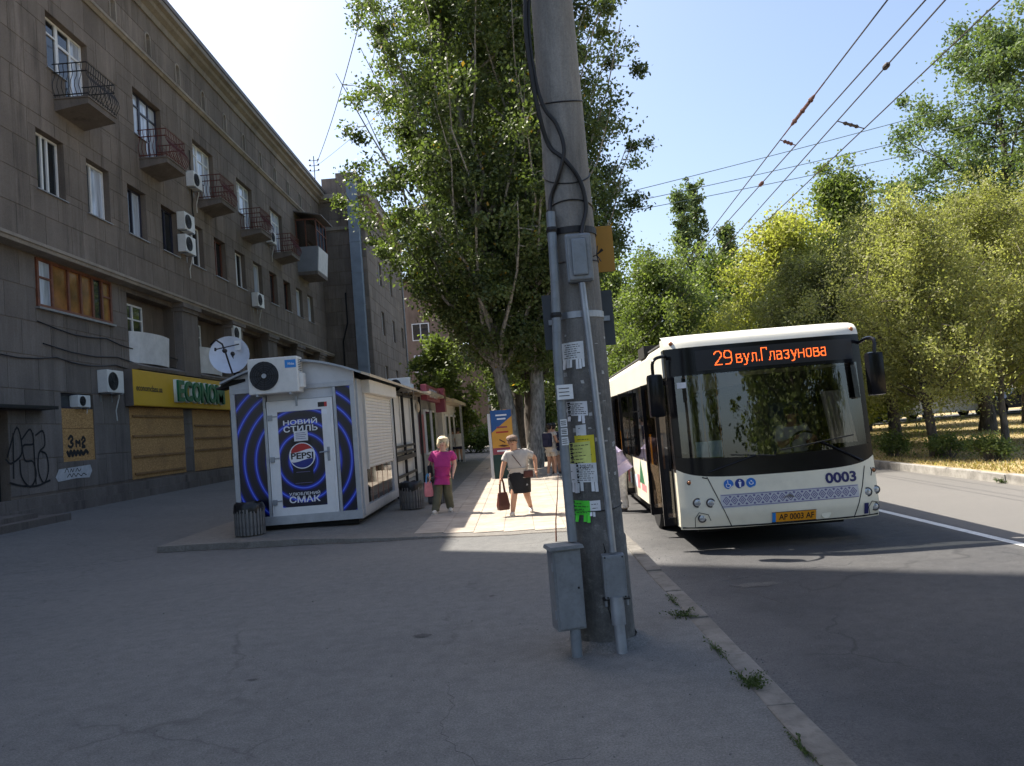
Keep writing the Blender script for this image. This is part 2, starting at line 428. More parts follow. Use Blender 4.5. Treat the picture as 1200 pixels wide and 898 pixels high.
MT['pink'] = M('magenta_jersey', (0.40, 0.03, 0.175), 0.8, 0, 0.12, 7, 0.3, 12)
MT['olive'] = M('olive_cotton', (0.12, 0.115, 0.075), 0.85, 0, 0.15, 6, 0.3, 10)
MT['grey_knit'] = M('grey_jersey', (0.44, 0.41, 0.38), 0.85, 0, 0.1, 8, 0.3, 14)
MT['black_cloth'] = M('black_cloth', (0.014, 0.014, 0.016), 0.85, 0, 0.2, 8, 0.2, 12)
MT['white_cloth'] = M('white_cloth', (0.72, 0.71, 0.70), 0.85, 0, 0.08, 8, 0.3, 10)
MT['lavender'] = M('lavender_cloth', (0.50, 0.44, 0.60), 0.85, 0, 0.1, 8)
MT['pattern_cloth'] = M('pale_patterned_cloth', (0.60, 0.57, 0.52), 0.85, 0, 0.3, 16)
MT['beige_cloth'] = M('beige_shorts', (0.56, 0.50, 0.42), 0.85, 0, 0.12, 8)
MT['navy_cloth'] = M('navy_cloth', (0.018, 0.02, 0.05), 0.8, 0, 0.2, 8)
MT['brown_leather'] = M('brown_leather', (0.075, 0.022, 0.016), 0.4, 0, 0.25, 9, 0.2, 30)
MT['shoe_pale'] = M('pale_shoe', (0.58, 0.54, 0.48), 0.6, 0, 0.1, 8)
MT['shoe_dark'] = M('dark_shoe', (0.05, 0.045, 0.05), 0.6, 0, 0.1, 8)
MT['cap'] = M('brown_cap', (0.16, 0.11, 0.085), 0.8, 0, 0.4, 14)
MT['bag_pink'] = M('pink_carrier_bag', (0.62, 0.20, 0.22), 0.45, 0, 0.2, 7)
MT['bag_blue'] = M('blue_carrier_bag', (0.10, 0.30, 0.55), 0.45, 0, 0.2, 7)
MT['eye'] = M('eye_dark', (0.02, 0.015, 0.012), 0.3)
MT['lip'] = M('lip', (0.33, 0.10, 0.085), 0.5)
MT['stella_blue'] = M('stella_blue_print', (0.02, 0.10, 0.30), 0.4, 0, 0.06)
MT['stella_orange'] = M('stella_orange_print', (0.66, 0.33, 0.05), 0.4, 0, 0.06)
MT['stella_green'] = M('dark_green_base', (0.012, 0.045, 0.04), 0.5, 0, 0.1)
MT['car_white'] = M('white_car_paint', (0.68, 0.68, 0.68), 0.25, 0, 0.03)
MT['car_dark'] = M('dark_car_paint', (0.03, 0.035, 0.05), 0.25, 0, 0.1)
MT['car_blue'] = M('blue_car_paint', (0.03, 0.07, 0.25), 0.25, 0, 0.1)
MT['leaf_poplar'] = M_leaf('poplar_leaf', (0.040, 0.060, 0.022), (0.155, 0.20, 0.07), 0.36, (0.40, 0.24, 0.03))
MT['leaf_green'] = M_leaf('green_leaf', (0.065, 0.095, 0.032), (0.195, 0.235, 0.085), 0.42)
MT['leaf_yellow'] = M_leaf('yellow_green_leaf', (0.20, 0.215, 0.055), (0.44, 0.43, 0.15), 0.46)
MT['leaf_olive'] = M_leaf('olive_leaf', (0.14, 0.145, 0.060), (0.40, 0.40, 0.18), 0.46)
MT['leaf_locust'] = M_leaf('locust_leaf', (0.06, 0.095, 0.045), (0.17, 0.22, 0.10), 0.38)
MT['leaf_dark'] = M_leaf('dark_leaf', (0.022, 0.040, 0.012), (0.065, 0.095, 0.028), 0.28)
MT['leaf_bush'] = M_leaf('bush_leaf', (0.07, 0.105, 0.035), (0.19, 0.23, 0.08), 0.38)
MT['grass_dry'] = M_leaf('dry_grass_blade', (0.22, 0.17, 0.07), (0.46, 0.36, 0.16), 0.2)
MT['bark_pale'] = M_bark('pale_poplar_bark', (0.10, 0.095, 0.085), (0.42, 0.40, 0.36))
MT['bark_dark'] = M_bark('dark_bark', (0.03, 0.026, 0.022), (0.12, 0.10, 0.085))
MT['bark_grey'] = M_bark('grey_bark', (0.07, 0.06, 0.05), (0.22, 0.19, 0.16))

# ------------------------------------------------------------------ mesh helpers
class MB:
    """collects quads, boxes, tubes, lathes into one mesh"""
    def __init__(s):
        s.v, s.f, s.m = [], [], []
    def add(s, vs, fs, mi=0):
        o = len(s.v)
        s.v += [tuple(p) for p in vs]
        s.f += [tuple(i + o for i in f) for f in fs]
        s.m += [mi] * len(fs)
        return s
    def box(s, x0, x1, y0, y1, z0, z1, mi=0):
        if x0 > x1: x0, x1 = x1, x0
        if y0 > y1: y0, y1 = y1, y0
        if z0 > z1: z0, z1 = z1, z0
        return s.add([(x0, y0, z0), (x1, y0, z0), (x1, y1, z0), (x0, y1, z0), (x0, y0, z1), (x1, y0, z1), (x1, y1, z1), (x0, y1, z1)],
                     [(0, 3, 2, 1), (4, 5, 6, 7), (0, 1, 5, 4), (1, 2, 6, 5), (2, 3, 7, 6), (3, 0, 4, 7)], mi)
    def bbox(s, x0, x1, y0, y1, z0, z1, b=0.01, mi=0):
        """box with bevelled edges"""
        bm = bmesh.new()
        bmesh.ops.create_cube(bm, size=1)
        for v in bm.verts:
            v.co = Vector(((x0 + x1) / 2 + v.co.x * (x1 - x0), (y0 + y1) / 2 + v.co.y * (y1 - y0), (z0 + z1) / 2 + v.co.z * (z1 - z0)))
        bmesh.ops.bevel(bm, geom=bm.edges[:], offset=b, segments=2, affect='EDGES', profile=0.6)
        bm.verts.index_update()
        s.add([v.co[:] for v in bm.verts], [[v.index for v in f.verts] for f in bm.faces], mi)
        bm.free()
        return s
    def quad(s, a, b, c, d, mi=0):
        return s.add([a, b, c, d], [(0, 1, 2, 3)], mi)
    def tube(s, pts, r, n=8, mi=0, cap=True):
        pts = [Vector(p) for p in pts]
        rr = r if isinstance(r, (list, tuple)) else [r] * len(pts)
        vs, fs = [], []
        ref = None
        for i, p in enumerate(pts):
            t = (pts[min(i + 1, len(pts) - 1)] - pts[max(i - 1, 0)])
            if t.length < 1e-9: t = Vector((0, 0, 1))
            t.normalize()
            if ref is None:
                ref = Vector((1, 0, 0)) if abs(t.x) < 0.9 else Vector((0, 1, 0))
            a = (ref - t * ref.dot(t))
            if a.length < 1e-6:
                ref = Vector((0, 1, 0)); a = ref - t * ref.dot(t)
            a.normalize(); b = t.cross(a); ref = a
            for k in range(n):
                q = 2 * PI * k / n
                vs.append(p + (a * math.cos(q) + b * math.sin(q)) * rr[i])
        for i in range(len(pts) - 1):
            for k in range(n):
                fs.append((i * n + k, i * n + (k + 1) % n, (i + 1) * n + (k + 1) % n, (i + 1) * n + k))
        if cap:
            fs.append(tuple(range(n))[::-1]); fs.append(tuple(range((len(pts) - 1) * n, len(pts) * n)))
        return s.add(vs, fs, mi)
    def lathe(s, prof, n=20, mi=0, c=(0, 0, 0), axis='z', cap=True):
        vs, fs = [], []
        for (r, h) in prof:
            for k in range(n):
                q = 2 * PI * k / n
                x, y = r * math.cos(q), r * math.sin(q)
                p = {'z': (x, y, h), 'y': (x, h, y), 'x': (h, x, y)}[axis]
                vs.append((p[0] + c[0], p[1] + c[1], p[2] + c[2]))
        for i in range(len(prof) - 1):
            for k in range(n):
                fs.append((i * n + k, i * n + (k + 1) % n, (i + 1) * n + (k + 1) % n, (i + 1) * n + k))
        if cap:
            fs.append(tuple(range(n))[::-1]); fs.append(tuple(range((len(prof) - 1) * n, len(prof) * n)))
        return s.add(vs, fs, mi)
    def prism(s, poly, a0, a1, axis='y', mi=0):
        """poly: 2D points; axis y -> (x,z), x -> (y,z), z -> (x,y)"""
        n = len(poly)
        f = {'y': lambda p, a: (p[0], a, p[1]), 'x': lambda p, a: (a, p[0], p[1]), 'z': lambda p, a: (p[0], p[1], a)}[axis]
        vs = [f(p, a0) for p in poly] + [f(p, a1) for p in poly]
        fs = [tuple(range(n)), tuple(range(2 * n - 1, n - 1, -1))] + [(i, i + n, (i + 1) % n + n, (i + 1) % n) for i in range(n)]
        return s.add(vs, fs, mi)
    def ell(s, c, r, n=10, mi=0, rot=None):
        vs, fs = [], []
        m = n // 2 + 1
        for i in range(m + 1):
            th = PI * i / m
            for k in range(n):
                ph = 2 * PI * k / n
                p = Vector((r[0] * math.sin(th) * math.cos(ph), r[1] * math.sin(th) * math.sin(ph), r[2] * math.cos(th)))
                if rot: p = rot @ p
                vs.append(p + Vector(c))
        for i in range(m):
            for k in range(n):
                fs.append((i * n + k, (i + 1) * n + k, (i + 1) * n + (k + 1) % n, i * n + (k + 1) % n))
        return s.add(vs, fs, mi)
    def mesh(s, name, mats, off=None, smooth=False):
        me = bpy.data.meshes.new(name)
        vs = s.v if off is None else [(p[0] - off[0], p[1] - off[1], p[2] - off[2]) for p in s.v]
        me.from_pydata(vs, [], s.f)
        for m in (mats if isinstance(mats, (list, tuple)) else [mats]):
            me.materials.append(MT[m] if isinstance(m, str) else m)
        if any(s.m): me.polygons.foreach_set('material_index', s.m)
        bm = bmesh.new(); bm.from_mesh(me)
        bmesh.ops.recalc_face_normals(bm, faces=bm.faces[:])
        bm.to_mesh(me); bm.free()
        if smooth:
            me.polygons.foreach_set('use_smooth', [True] * len(me.polygons))
            try: me.set_sharp_from_angle(angle=rad(40))
            except Exception: pass
        return me
    def build(s, name, mats, parent=None, off=None, smooth=False):
        return link(name, s.mesh(name, mats, off, smooth), parent)

def link(name, me, parent=None):
    o = bpy.data.objects.new(name, me)
    COL.objects.link(o)
    if parent is not None:
        o.parent = parent
    return o

def tag(o, label=None, cat=None, group=None, kind=None):
    if label: o['label'] = label
    if cat: o['category'] = cat
    if group: o['group'] = group
    if kind: o['kind'] = kind
    return o

def thing(name, label, cat, loc=(0, 0, 0), rz=0.0, group=None):
    o = bpy.data.objects.new(name, None)
    COL.objects.link(o)
    o.location = loc
    o.rotation_euler = (0, 0, rz)
    o.empty_display_size = 0.2
    return tag(o, label, cat, group)

def copy_tree(o, parent=None):
    c = o.copy(); COL.objects.link(c)
    c.parent = parent
    for ch in list(o.children): copy_tree(ch, c)
    return c

def text_mesh(s, w, h, bold=0.0, depth=0.0, center=True, res=3):
    cu = bpy.data.curves.new('lettering', 'FONT')
    cu.body = s; cu.resolution_u = res; cu.offset = bold; cu.extrude = depth
    o = bpy.data.objects.new('lettering', cu); COL.objects.link(o)
    bpy.context.view_layer.update()
    me = bpy.data.meshes.new_from_object(o.evaluated_get(bpy.context.evaluated_depsgraph_get()))
    bpy.data.objects.remove(o); bpy.data.curves.remove(cu)
    a = np.empty(len(me.vertices) * 3); me.vertices.foreach_get('co', a); a = a.reshape(-1, 3)
    lo, hi = a.min(0), a.max(0)
    kx = w / (hi[0] - lo[0]); ky = h / (hi[1] - lo[1]) if h else kx
    a[:, 0] = (a[:, 0] - (lo[0] + hi[0]) / 2) * kx; a[:, 1] = (a[:, 1] - (lo[1] + hi[1]) / 2) * ky
    me.vertices.foreach_set('co', a.ravel()); me.update()
    return me

def text(s, w, h, m, parent, loc, rot=(PI / 2, 0, 0), bold=0.0, depth=0.0, name='lettering'):
    me = text_mesh(s, w, h, bold, depth)
    me.materials.clear(); me.materials.append(MT[m])
    o = link(name, me, parent)
    o.location = loc; o.rotation_euler = rot
    return o

def spline(pts, n=6):
    out = []
    P = [Vector(p) for p in pts]; P = [P[0] * 2 - P[1]] + P + [P[-1] * 2 - P[-2]]
    for i in range(1, len(P) - 2):
        for k in range(n):
            t = k / n
            out.append(0.5 * ((2 * P[i]) + (P[i + 1] - P[i - 1]) * t + (2 * P[i - 1] - 5 * P[i] + 4 * P[i + 1] - P[i + 2]) * t * t + (3 * P[i] - P[i - 1] - 3 * P[i + 1] + P[i + 2]) * t ** 3))
    return out + [P[-2]]

def strokes(lines, th, m, parent, name, depth=0.004, face='x', at=0.0, off=None, smooth_=True):
    """flat painted lines: polylines in a wall plane, given (a, z) points"""
    mb = MB()
    for ln in lines:
        if smooth_: ln = [(p.x, p.y) for p in spline([(q[0], q[1], 0) for q in ln], 5)]
        for (a, b) in zip(ln[:-1], ln[1:]):
            d = Vector((b[0] - a[0], b[1] - a[1])); l = d.length or 1e-6; d /= l
            n = Vector((-d.y, d.x)) * th / 2; e = d * th * 0.3
            q = [(a[0] - e.x + n.x, a[1] - e.y + n.y), (b[0] + e.x + n.x, b[1] + e.y + n.y), (b[0] + e.x - n.x, b[1] + e.y - n.y), (a[0] - e.x - n.x, a[1] - e.y - n.y)]
            if face == 'x': mb.quad(*[(at, p[0], p[1]) for p in q])
            else: mb.quad(*[(p[0], at, p[1]) for p in q])
            at += 0.00003 if face == 'x' else -0.00003
    return mb.build(name, m, parent, off)

def subtract(rect, holes):
    out = [rect]
    for h in holes:
        nxt = []
        for (a0, a1, b0, b1) in out:
            if h[0] >= a1 or h[1] <= a0 or h[2] >= b1 or h[3] <= b0:
                nxt.append((a0, a1, b0, b1)); continue
            if h[2] > b0: nxt.append((a0, a1, b0, h[2]))
            if h[3] < b1: nxt.append((a0, a1, h[3], b1))
            lo, hi = max(b0, h[2]), min(b1, h[3])
            if h[0] > a0: nxt.append((a0, h[0], lo, hi))
            if h[1] < a1: nxt.append((h[1], a1, lo, hi))
        out = nxt
    return out

# ------------------------------------------------------------------ the setting: ground, road, pavements, kerbs
ROAD_Z = -0.12
def pz(x):
    return 0.10 * min(1.0, max(0.0, (-0.7 - x) / 3.4))
def gz(x):
    return 0.4 * min(1.0, max(0.0, (-6.4 - x) / 5.6))

def structure(o):
    o['kind'] = 'structure'
    return o

structure(MB().quad((-900, -900, -0.3), (900, -900, -0.3), (900, 900, -0.3), (-900, 900, -0.3)).build('ground', 'earth'))
structure(MB().quad((1.43, -60, ROAD_Z), (9.05, -60, ROAD_Z), (9.05, 220, ROAD_Z), (1.43, 220, ROAD_Z)).build('road', 'road'))
_w = MB()
_ys = [-60 + 2 * i for i in range(0, 110)]
for ya, yb in zip(_ys[:-1], _ys[1:]):
    for xa, xb in ((-60, -12.4), (-12.4, -12.0), (-12.0, -9.2), (-9.2, -6.4), (-6.4, -2.5), (-2.5, 1.29)):
        _w.quad((xa, ya, gz(xa)), (xb, ya, gz(xb)), (xb, yb, gz(xb)), (xa, yb, gz(xa)))
structure(_w.build('sidewalk', 'walk'))
_p = MB()
_xs = [-6.4, -2.5, 1.2]
def edge_y(x): return 13.4 + (x + 6.4) / 7.65 * -1.5
def wob(x): return 0.035 * math.sin(x * 3.1) + 0.02 * math.sin(x * 9.7 + 1)
_n = 40
_px = [-6.4 + (1.27 + 6.4) * i / _n for i in range(_n + 1)]
for xa, xb in zip(_px[:-1], _px[1:]):
    ya, yb = edge_y(xa) + wob(xa), edge_y(xb) + wob(xb)
    za, zb = pz(xa) + 0.004, pz(xb) + 0.004
    _p.quad((xa, ya, za), (xb, yb, zb), (xb, 120, zb), (xa, 120, za))
    _p.quad((xa, ya - 0.02, -0.02), (xb, yb - 0.02, -0.02), (xb, yb, zb), (xa, ya, za))
_p.quad((-6.42, edge_y(-6.4), -0.02), (-6.4, edge_y(-6.4), 0.104), (-6.4, 120, 0.104), (-6.42, 120, -0.02))
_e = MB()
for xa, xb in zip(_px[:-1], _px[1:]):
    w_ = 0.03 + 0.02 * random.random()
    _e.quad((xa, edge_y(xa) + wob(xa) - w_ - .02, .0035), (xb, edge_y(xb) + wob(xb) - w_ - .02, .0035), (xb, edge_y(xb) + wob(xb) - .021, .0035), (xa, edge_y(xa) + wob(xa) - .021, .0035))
structure(_e.build('edge_gap_shadow', 'bark_dark'))  # dark strip: gap and shadow line of the step painted on the ground
platform = structure(_p.build('platform', 'platform'))
# concrete paving tiles on the sunny strip of the platform
_tile = MB().box(-0.247, 0.247, -0.247, 0.247, -0.03, 0.010).mesh('tile', 'tile')
_slope = math.atan(0.10 / 3.4)
_cnt = 0
_rest = MB()
for j in range(92):
    for i in range(6):
        x = -1.62 + 0.5 * i; y = edge_y(x) + 0.62 + 0.5 * j - 0.02 * i
        if _cnt < 300:
            o = link('tile', _tile, platform)
            o.location = (x, y, pz(x) + 0.004 + random.uniform(-0.0015, 0.0015))
            o.rotation_euler = (random.uniform(-0.002, 0.002), (_slope if x < -0.8 else 0) + random.uniform(-0.002, 0.002), random.uniform(-0.004, 0.004))
            _cnt += 1
        else:
            z = pz(x) + 0.004 + random.uniform(-0.002, 0.002)
            _rest.box(x - 0.247, x + 0.247, y - 0.247, y + 0.247, z - 0.03, z + 0.010)
tag(_rest.build('far_tile', 'tile', platform), kind='stuff')
# kerbs
def kerb_row(name, x0, x1, ztop, zbot, ya, yb, L=1.0):
    k = structure(MB().box(x0 + 0.01, x1 - 0.01, ya, yb, zbot - 0.1, ztop - 0.02).build(name, 'kerb'))
    me = [MB().bbox(x0 - (x0 + x1) / 2, x1 - (x0 + x1) / 2, -L / 2 + 0.008, L / 2 - 0.008, zbot - 0.1 - ztop, 0, 0.012 + 0.004 * q).mesh('kerb_stone', 'kerb') for q in range(3)]
    n = int((yb - ya) / L)
    for i in range(n):
        o = link('kerb_stone', me[i % 3], k)
        o.location = ((x0 + x1) / 2 + random.uniform(-0.012, 0.012), ya + L * (i + 0.5), ztop + random.uniform(-0.012, 0.012))
        o.rotation_euler = (random.uniform(-0.006, 0.006), random.uniform(-0.03, 0.03), random.uniform(-0.014, 0.014))
    return k
kerb_row('kerb', 1.28, 1.45, 0.008, ROAD_Z, 1.5, 61.5)
MT['kerb_keep'] = MT['kerb']; MT['kerb'] = M('park_kerb_concrete', (0.30, 0.285, 0.26), 0.9, 0, 0.3, 3.0, 0.4, 60, 0.2, obj=False, dirt=0.5)
kerb_row('park_kerb', 9.0, 9.16, 0.06, ROAD_Z, 8.5, 68.5)
MT['kerb'] = MT['kerb_keep']
structure(MB().quad((5.59, -20, ROAD_Z + 0.004), (5.71, -20, ROAD_Z + 0.004), (5.71, 120, ROAD_Z + 0.004), (5.59, 120, ROAD_Z + 0.004)).build('lane_marking', 'paint_line'))
_pk = MB()
_gx = [9.15, 9.6, 10.5, 12, 14, 17, 20, 24, 29, 36, 46, 60, 90, 140]
_gy = [-40, -20, 0, 8, 10, 12, 14, 16, 18, 20, 23, 26, 30, 34, 40, 47, 55, 70, 95, 140]
def park_z(x, y):
    return 0.04 + 0.05 * math.sin(x * 0.7) * math.sin(y * 0.53 + 1) * min(1, (x - 9.15) / 2)
_pv = [(x, y, park_z(x, y)) for y in _gy for x in _gx]
_pf = [(j * len(_gx) + i, j * len(_gx) + i + 1, (j + 1) * len(_gx) + i + 1, (j + 1) * len(_gx) + i) for j in range(len(_gy) - 1) for i in range(len(_gx) - 1)]
structure(MB().add(_pv, _pf).build('park_ground', 'dry', smooth=True))

# ------------------------------------------------------------------ leaf clouds and trees
def leaf_mesh(name, pos, size, m, tint, aspect=0.62, up=0.0, normal_bias=None):
    n = len(pos)
    d = RNG.normal(size=(n, 3)); d /= np.linalg.norm(d, axis=1)[:, None]
    if up: d[:, 2] += up; d /= np.linalg.norm(d, axis=1)[:, None]
    e = RNG.normal(size=(n, 3)); e -= d * (e * d).sum(1)[:, None]; e /= np.linalg.norm(e, axis=1)[:, None]
    L = (size * RNG.uniform(0.65, 1.25, n))[:, None]
    a, b = d * L * 0.5, e * L * 0.5 * aspect
    v = np.empty((n, 4, 3)); v[:, 0] = pos - a; v[:, 1] = pos + b - a * 0.15; v[:, 2] = pos + a; v[:, 3] = pos - b - a * 0.15
    me = bpy.data.meshes.new(name)
    me.vertices.add(n * 4); me.vertices.foreach_set('co', v.ravel())
    me.loops.add(n * 4); me.loops.foreach_set('vertex_index', np.arange(n * 4, dtype=np.int32))
    me.polygons.add(n); me.polygons.foreach_set('loop_start', np.arange(0, n * 4, 4, dtype=np.int32))
    try: me.polygons.foreach_set('loop_total', np.full(n, 4, dtype=np.int32))
    except Exception: pass
    at = me.attributes.new('tint', 'FLOAT', 'FACE'); at.data.foreach_set('value', tint.astype(np.float32))
    me.materials.append(MT[m])
    me.update(calc_edges=True)
    return me

def bend(p0, p1, n=6, sag=0.0, wob_=0.0):
    p0, p1 = Vector(p0), Vector(p1)
    pts = []
    l = (p1 - p0).length
    for i in range(n + 1):
        t = i / n
        p = p0.lerp(p1, t)
        p.z += sag * l * 4 * t * (1 - t)
        if 0 < i < n:
            p += Vector((random.uniform(-1, 1), random.uniform(-1, 1), random.uniform(-0.4, 0.4))) * wob_ * l
        pts.append(p)
    return pts

def tree(name, label, x, y, h, r0, profile, n_limb, n_leaf, leaf, leaf_size, bark, steep=1.2, base_z=0.0, group=None,
         clear=0.15, sub=7, clump=0.55, lean=(0, 0), forks=1, fill=0.5, aspect=0.62, hang=0.0, squash=(1, 1), shift=None):
    """profile(t) -> crown radius at height fraction t; limbs rise from the trunk to points of the crown, twigs carry leaf clumps"""
    t = thing(name, label, 'tree', (x, y, base_z), 0, group)
    mb = MB()
    trunk_lines = []
    for k in range(forks):
        a = 2 * PI * k / max(1, forks) + 0.6
        sp = 0.0 if forks == 1 else r0 * 1.1
        top = (lean[0] * h + (0 if forks == 1 else math.cos(a) * profile(0.6) * 0.4), lean[1] * h + (0 if forks == 1 else math.sin(a) * profile(0.6) * 0.4), h * 0.92)
        ln = bend((math.cos(a) * sp, math.sin(a) * sp, -0.1), top, 10, 0.0, 0.008)
        rs = [r0 * (1 if forks == 1 else 0.72) * max(0.06, (1 - i / 10) ** 0.9) * (1.25 if i == 0 else 1) for i in range(11)]
        mb.tube(ln, rs, 10)
        trunk_lines.append(ln)
    centres, weights = [], []
    for i in range(n_limb):
        u = clear + (1 - clear) * ((i + random.random()) / n_limb)
        az = i * 2.39996 + random.uniform(-0.4, 0.4)
        R = profile(u) * random.uniform(0.6, 0.95)
        end = Vector((math.cos(az) * R * squash[0] + lean[0] * h * u, math.sin(az) * R * squash[1] + lean[1] * h * u, u * h))
        if shift: end += Vector(shift(u))
        z0 = max(clear * h * 0.55, end.z - R * steep - 0.02 * h)
        ln = trunk_lines[i % forks]
        q = min(9.99, max(0, z0 / (h * 0.92) * 10)); k = int(q)
        s = ln[k].lerp(ln[min(k + 1, 10)], q - k)
        br = bend(s, end, 6, -0.05 if steep > 0 else 0.05, 0.03)
        rb = max(0.014, r0 * 0.32 * (1 - u * 0.75))
        mb.tube(br, [rb * (1 - 0.85 * j / 6) for j in range(7)], 6)
        for j in range(sub):
            f = 0.3 + 0.7 * (j + random.random()) / sub
            k2 = min(5, int(f * 6)); b = br[k2].lerp(br[k2 + 1], f * 6 - k2)
            off = Vector((random.gauss(0, 1), random.gauss(0, 1), random.gauss(0.15, 0.8) - hang)) * clump * (0.4 + 0.7 * random.random())
            if off.length > 1.35 * clump: off *= 1.35 * clump / off.length
            c = b + off
            if off.length > 0.3: mb.tube([b, b + off * 0.55 + Vector((0, 0, 0.05)), c], [rb * 0.25 + 0.004, 0.008, 0.004], 4, cap=False)
            centres.append(c); weights.append(0.6 + random.random())
        for j in range(int(sub * fill)):
            f = random.uniform(0.1, 0.8)
            k2 = min(5, int(f * 6)); b = br[k2].lerp(br[k2 + 1], f * 6 - k2)
            centres.append(b + Vector((random.gauss(0, .5), random.gauss(0, .5), random.gauss(0, .5))) * clump); weights.append(0.5)
    mb.build('trunk', bark, t, smooth=True)
    C = np.array([c[:] for c in centres]); W = np.array(weights); W /= W.sum()
    idx = RNG.choice(len(C), n_leaf, p=W)
    rad_ = clump * RNG.uniform(0.35, 1.0, len(C))
    g = RNG.normal(size=(n_leaf, 3)) * 0.55
    g[:, 2] *= 0.8
    if hang: g[:, 2] = g[:, 2] * 1.6 - np.abs(g[:, 2]) * hang
    P = C[idx] + g * rad_[idx][:, None]
    ct = RNG.uniform(0, 1, len(C))
    tint = np.clip(0.7 * ct[idx] + 0.3 * RNG.uniform(0, 1, n_leaf), 0, 1) * 0.93
    tint = np.where(RNG.random(n_leaf) < 0.004 + 0.08 * (ct[idx] > 0.99), 1.0, tint)
    keep = P[:, 2] > 0.25
    link('crown', leaf_mesh('crown', P[keep], leaf_size, leaf, tint[keep], aspect), t)
    return t

def bush(name, label, x, y, z, rx, ry, h, n, leaf, size, cat='bush', group=None):
    t = thing(name, label, cat, (x, y, z), 0, group)
    mb = MB()
    cs = []
    for i in range(26):
        a = random.uniform(0, 2 * PI); q = math.sqrt(random.random())
        p = Vector((math.cos(a) * rx * q, math.sin(a) * ry * q, h * (0.25 + 0.7 * random.random() * (1 - 0.45 * q))))
        mb.tube(bend((p.x * 0.2, p.y * 0.2, -0.05), p, 3, 0, 0.05), [0.02, 0.014, 0.009, 0.004], 5, cap=False)
        cs.append(p[:])
    mb.build('stem', 'bark_grey', t, smooth=True)
    C = np.array(cs); k = RNG.integers(0, len(C), n)
    P = C[k] + RNG.normal(size=(n, 3)) * np.array([rx, ry, h * 0.55]) * 0.21
    P[:, 2] = np.abs(P[:, 2])
    tint = np.clip(RNG.uniform(0, .5, len(C))[k] + RNG.uniform(0, .5, n), 0, 1) * 0.9
    link('foliage', leaf_mesh('foliage', P, size, leaf, tint), t)
    return t

# ------------------------------------------------------------------ the long apartment house on the left
FX = -12.0                       # street face
BB = (FX, 18.0, 0.0)             # base point of the house
house = thing('apartment_building', 'long four storey grey brown apartment house with small balconies and arched attic slots', 'building', BB)
def hpart(mb, name, m, smooth=False, parent=None):
    return mb.build(name, m, parent or house, BB if parent is None else BB, smooth)
holes = []
WIN3 = [19.65 + 2.365 * i for i in range(12)]
DOOR4 = [20.33 + 4.755 * i for i in range(6)]
LOGG = [23.95 + 4.755 * i for i in range(5)]
ATTIC = [19.1 + 2.37 * i for i in range(13)]
for y in WIN3: holes.append((y, y + 1.25, 8.85, 10.5))
for y in DOOR4[:5]:
    holes.append((y, y + 0.8, 12.42, 14.05)); holes.append((y + 0.8, y + 2.05, 11.66, 14.05))
holes.append((19.35, 23.0, 5.68, 7.02 - 0.04))
for y in LOGG: holes.append((y, y + 3.3, 4.62, 6.85))
for y in ATTIC: holes.append((y, y + 0.34, 15.78, 16.5))
holes.append((20.2, 21.75, 1.68, 3.52))
holes.append((23.75, 27.55, 0.98, 3.2)); holes.append((28.35, 32.0, 0.96, 3.2)); holes.append((33.2, 36.8, 0.96, 3.2)); holes.append((38.0, 41.6, 0.96, 3.2))
holes.append((16.2, 18.05, 0.42, 3.0))
TOPZ = 17.25
# wall: recessed joint colour, with reveals
wall = MB()
Y0, Y1 = 8.0, 50.0
for (a0, a1, b0, b1) in subtract((Y0, Y1, 0.0, TOPZ), holes):
    wall.quad((FX, a0, b0), (FX, a1, b0), (FX, a1, b1), (FX, a0, b1))
for (a0, a1, b0, b1) in holes:
    d = FX - (0.38 if (a1 - a0 == 3.3 or abs(a1 - a0 - 3.3) < 1e-6) else 0.3)
    isdoor = b0 == 11.66; iswin4 = b0 == 12.42
    wall.quad((FX, a0, b0), (d, a0, b0), (d, a0, 12.42 if isdoor else b1), (FX, a0, 12.42 if isdoor else b1))
    if not iswin4: wall.quad((FX, a1, b0), (d, a1, b0), (d, a1, b1), (FX, a1, b1))
    wall.quad((FX, a0, b1), (d, a0, b1), (d, a1, b1), (FX, a1, b1))
    wall.quad((FX, a0, b0), (d, a0, b0), (d, a1, b0), (FX, a1, b0))
    wall.quad((d, a0, b0), (d, a1, b0), (d, a1, b1), (d, a0, b1))
# ends, back and roof deck
wall.quad((FX, Y0, 0), (FX - 12, Y0, 0), (FX - 12, Y0, TOPZ), (FX, Y0, TOPZ))
wall.quad((FX - 12, Y0, 0), (FX - 12, Y1, 0), (FX - 12, Y1, TOPZ), (FX - 12, Y0, TOPZ))
hpart(wall, 'wall', 'joint')
# facing blocks: stucco scored into ashlar, each block proud of the joints
blocks = []
def lay(z0, z1, course, wid, zone):
    n = max(1, round((z1 - z0) / course)); c = (z1 - z0) / n
    for i in range(n):
        y = Y0 - (wid / 2 if i % 2 else 0)
        while y < Y1:
            r = (max(Y0, y) + 0.008, min(Y1, y + wid) - 0.008, z0 + c * i + 0.008, z0 + c * (i + 1) - 0.008)
            if r[1] - r[0] > 0.1:
                for q in subtract(r, holes):
                    if q[1] - q[0] > 0.05 and q[3] - q[2] > 0.05: blocks.append((*q, zone))
            y += wid
lay(0.95, 7.0, 0.86, 1.19, 1)
lay(7.28, 15.36, 0.90, 1.19, 0)
lay(15.72, TOPZ, 0.77, 2.37, 0)
vis = [b for b in blocks if b[1] > 18.0 and b[0] < 36]
vis.sort(key=lambda b: -(b[1] - b[0]) * (b[3] - b[2]) / (b[0] ** 2))
shown = set(map(id, vis[:300]))
rest = {0: MB(), 1: MB()}
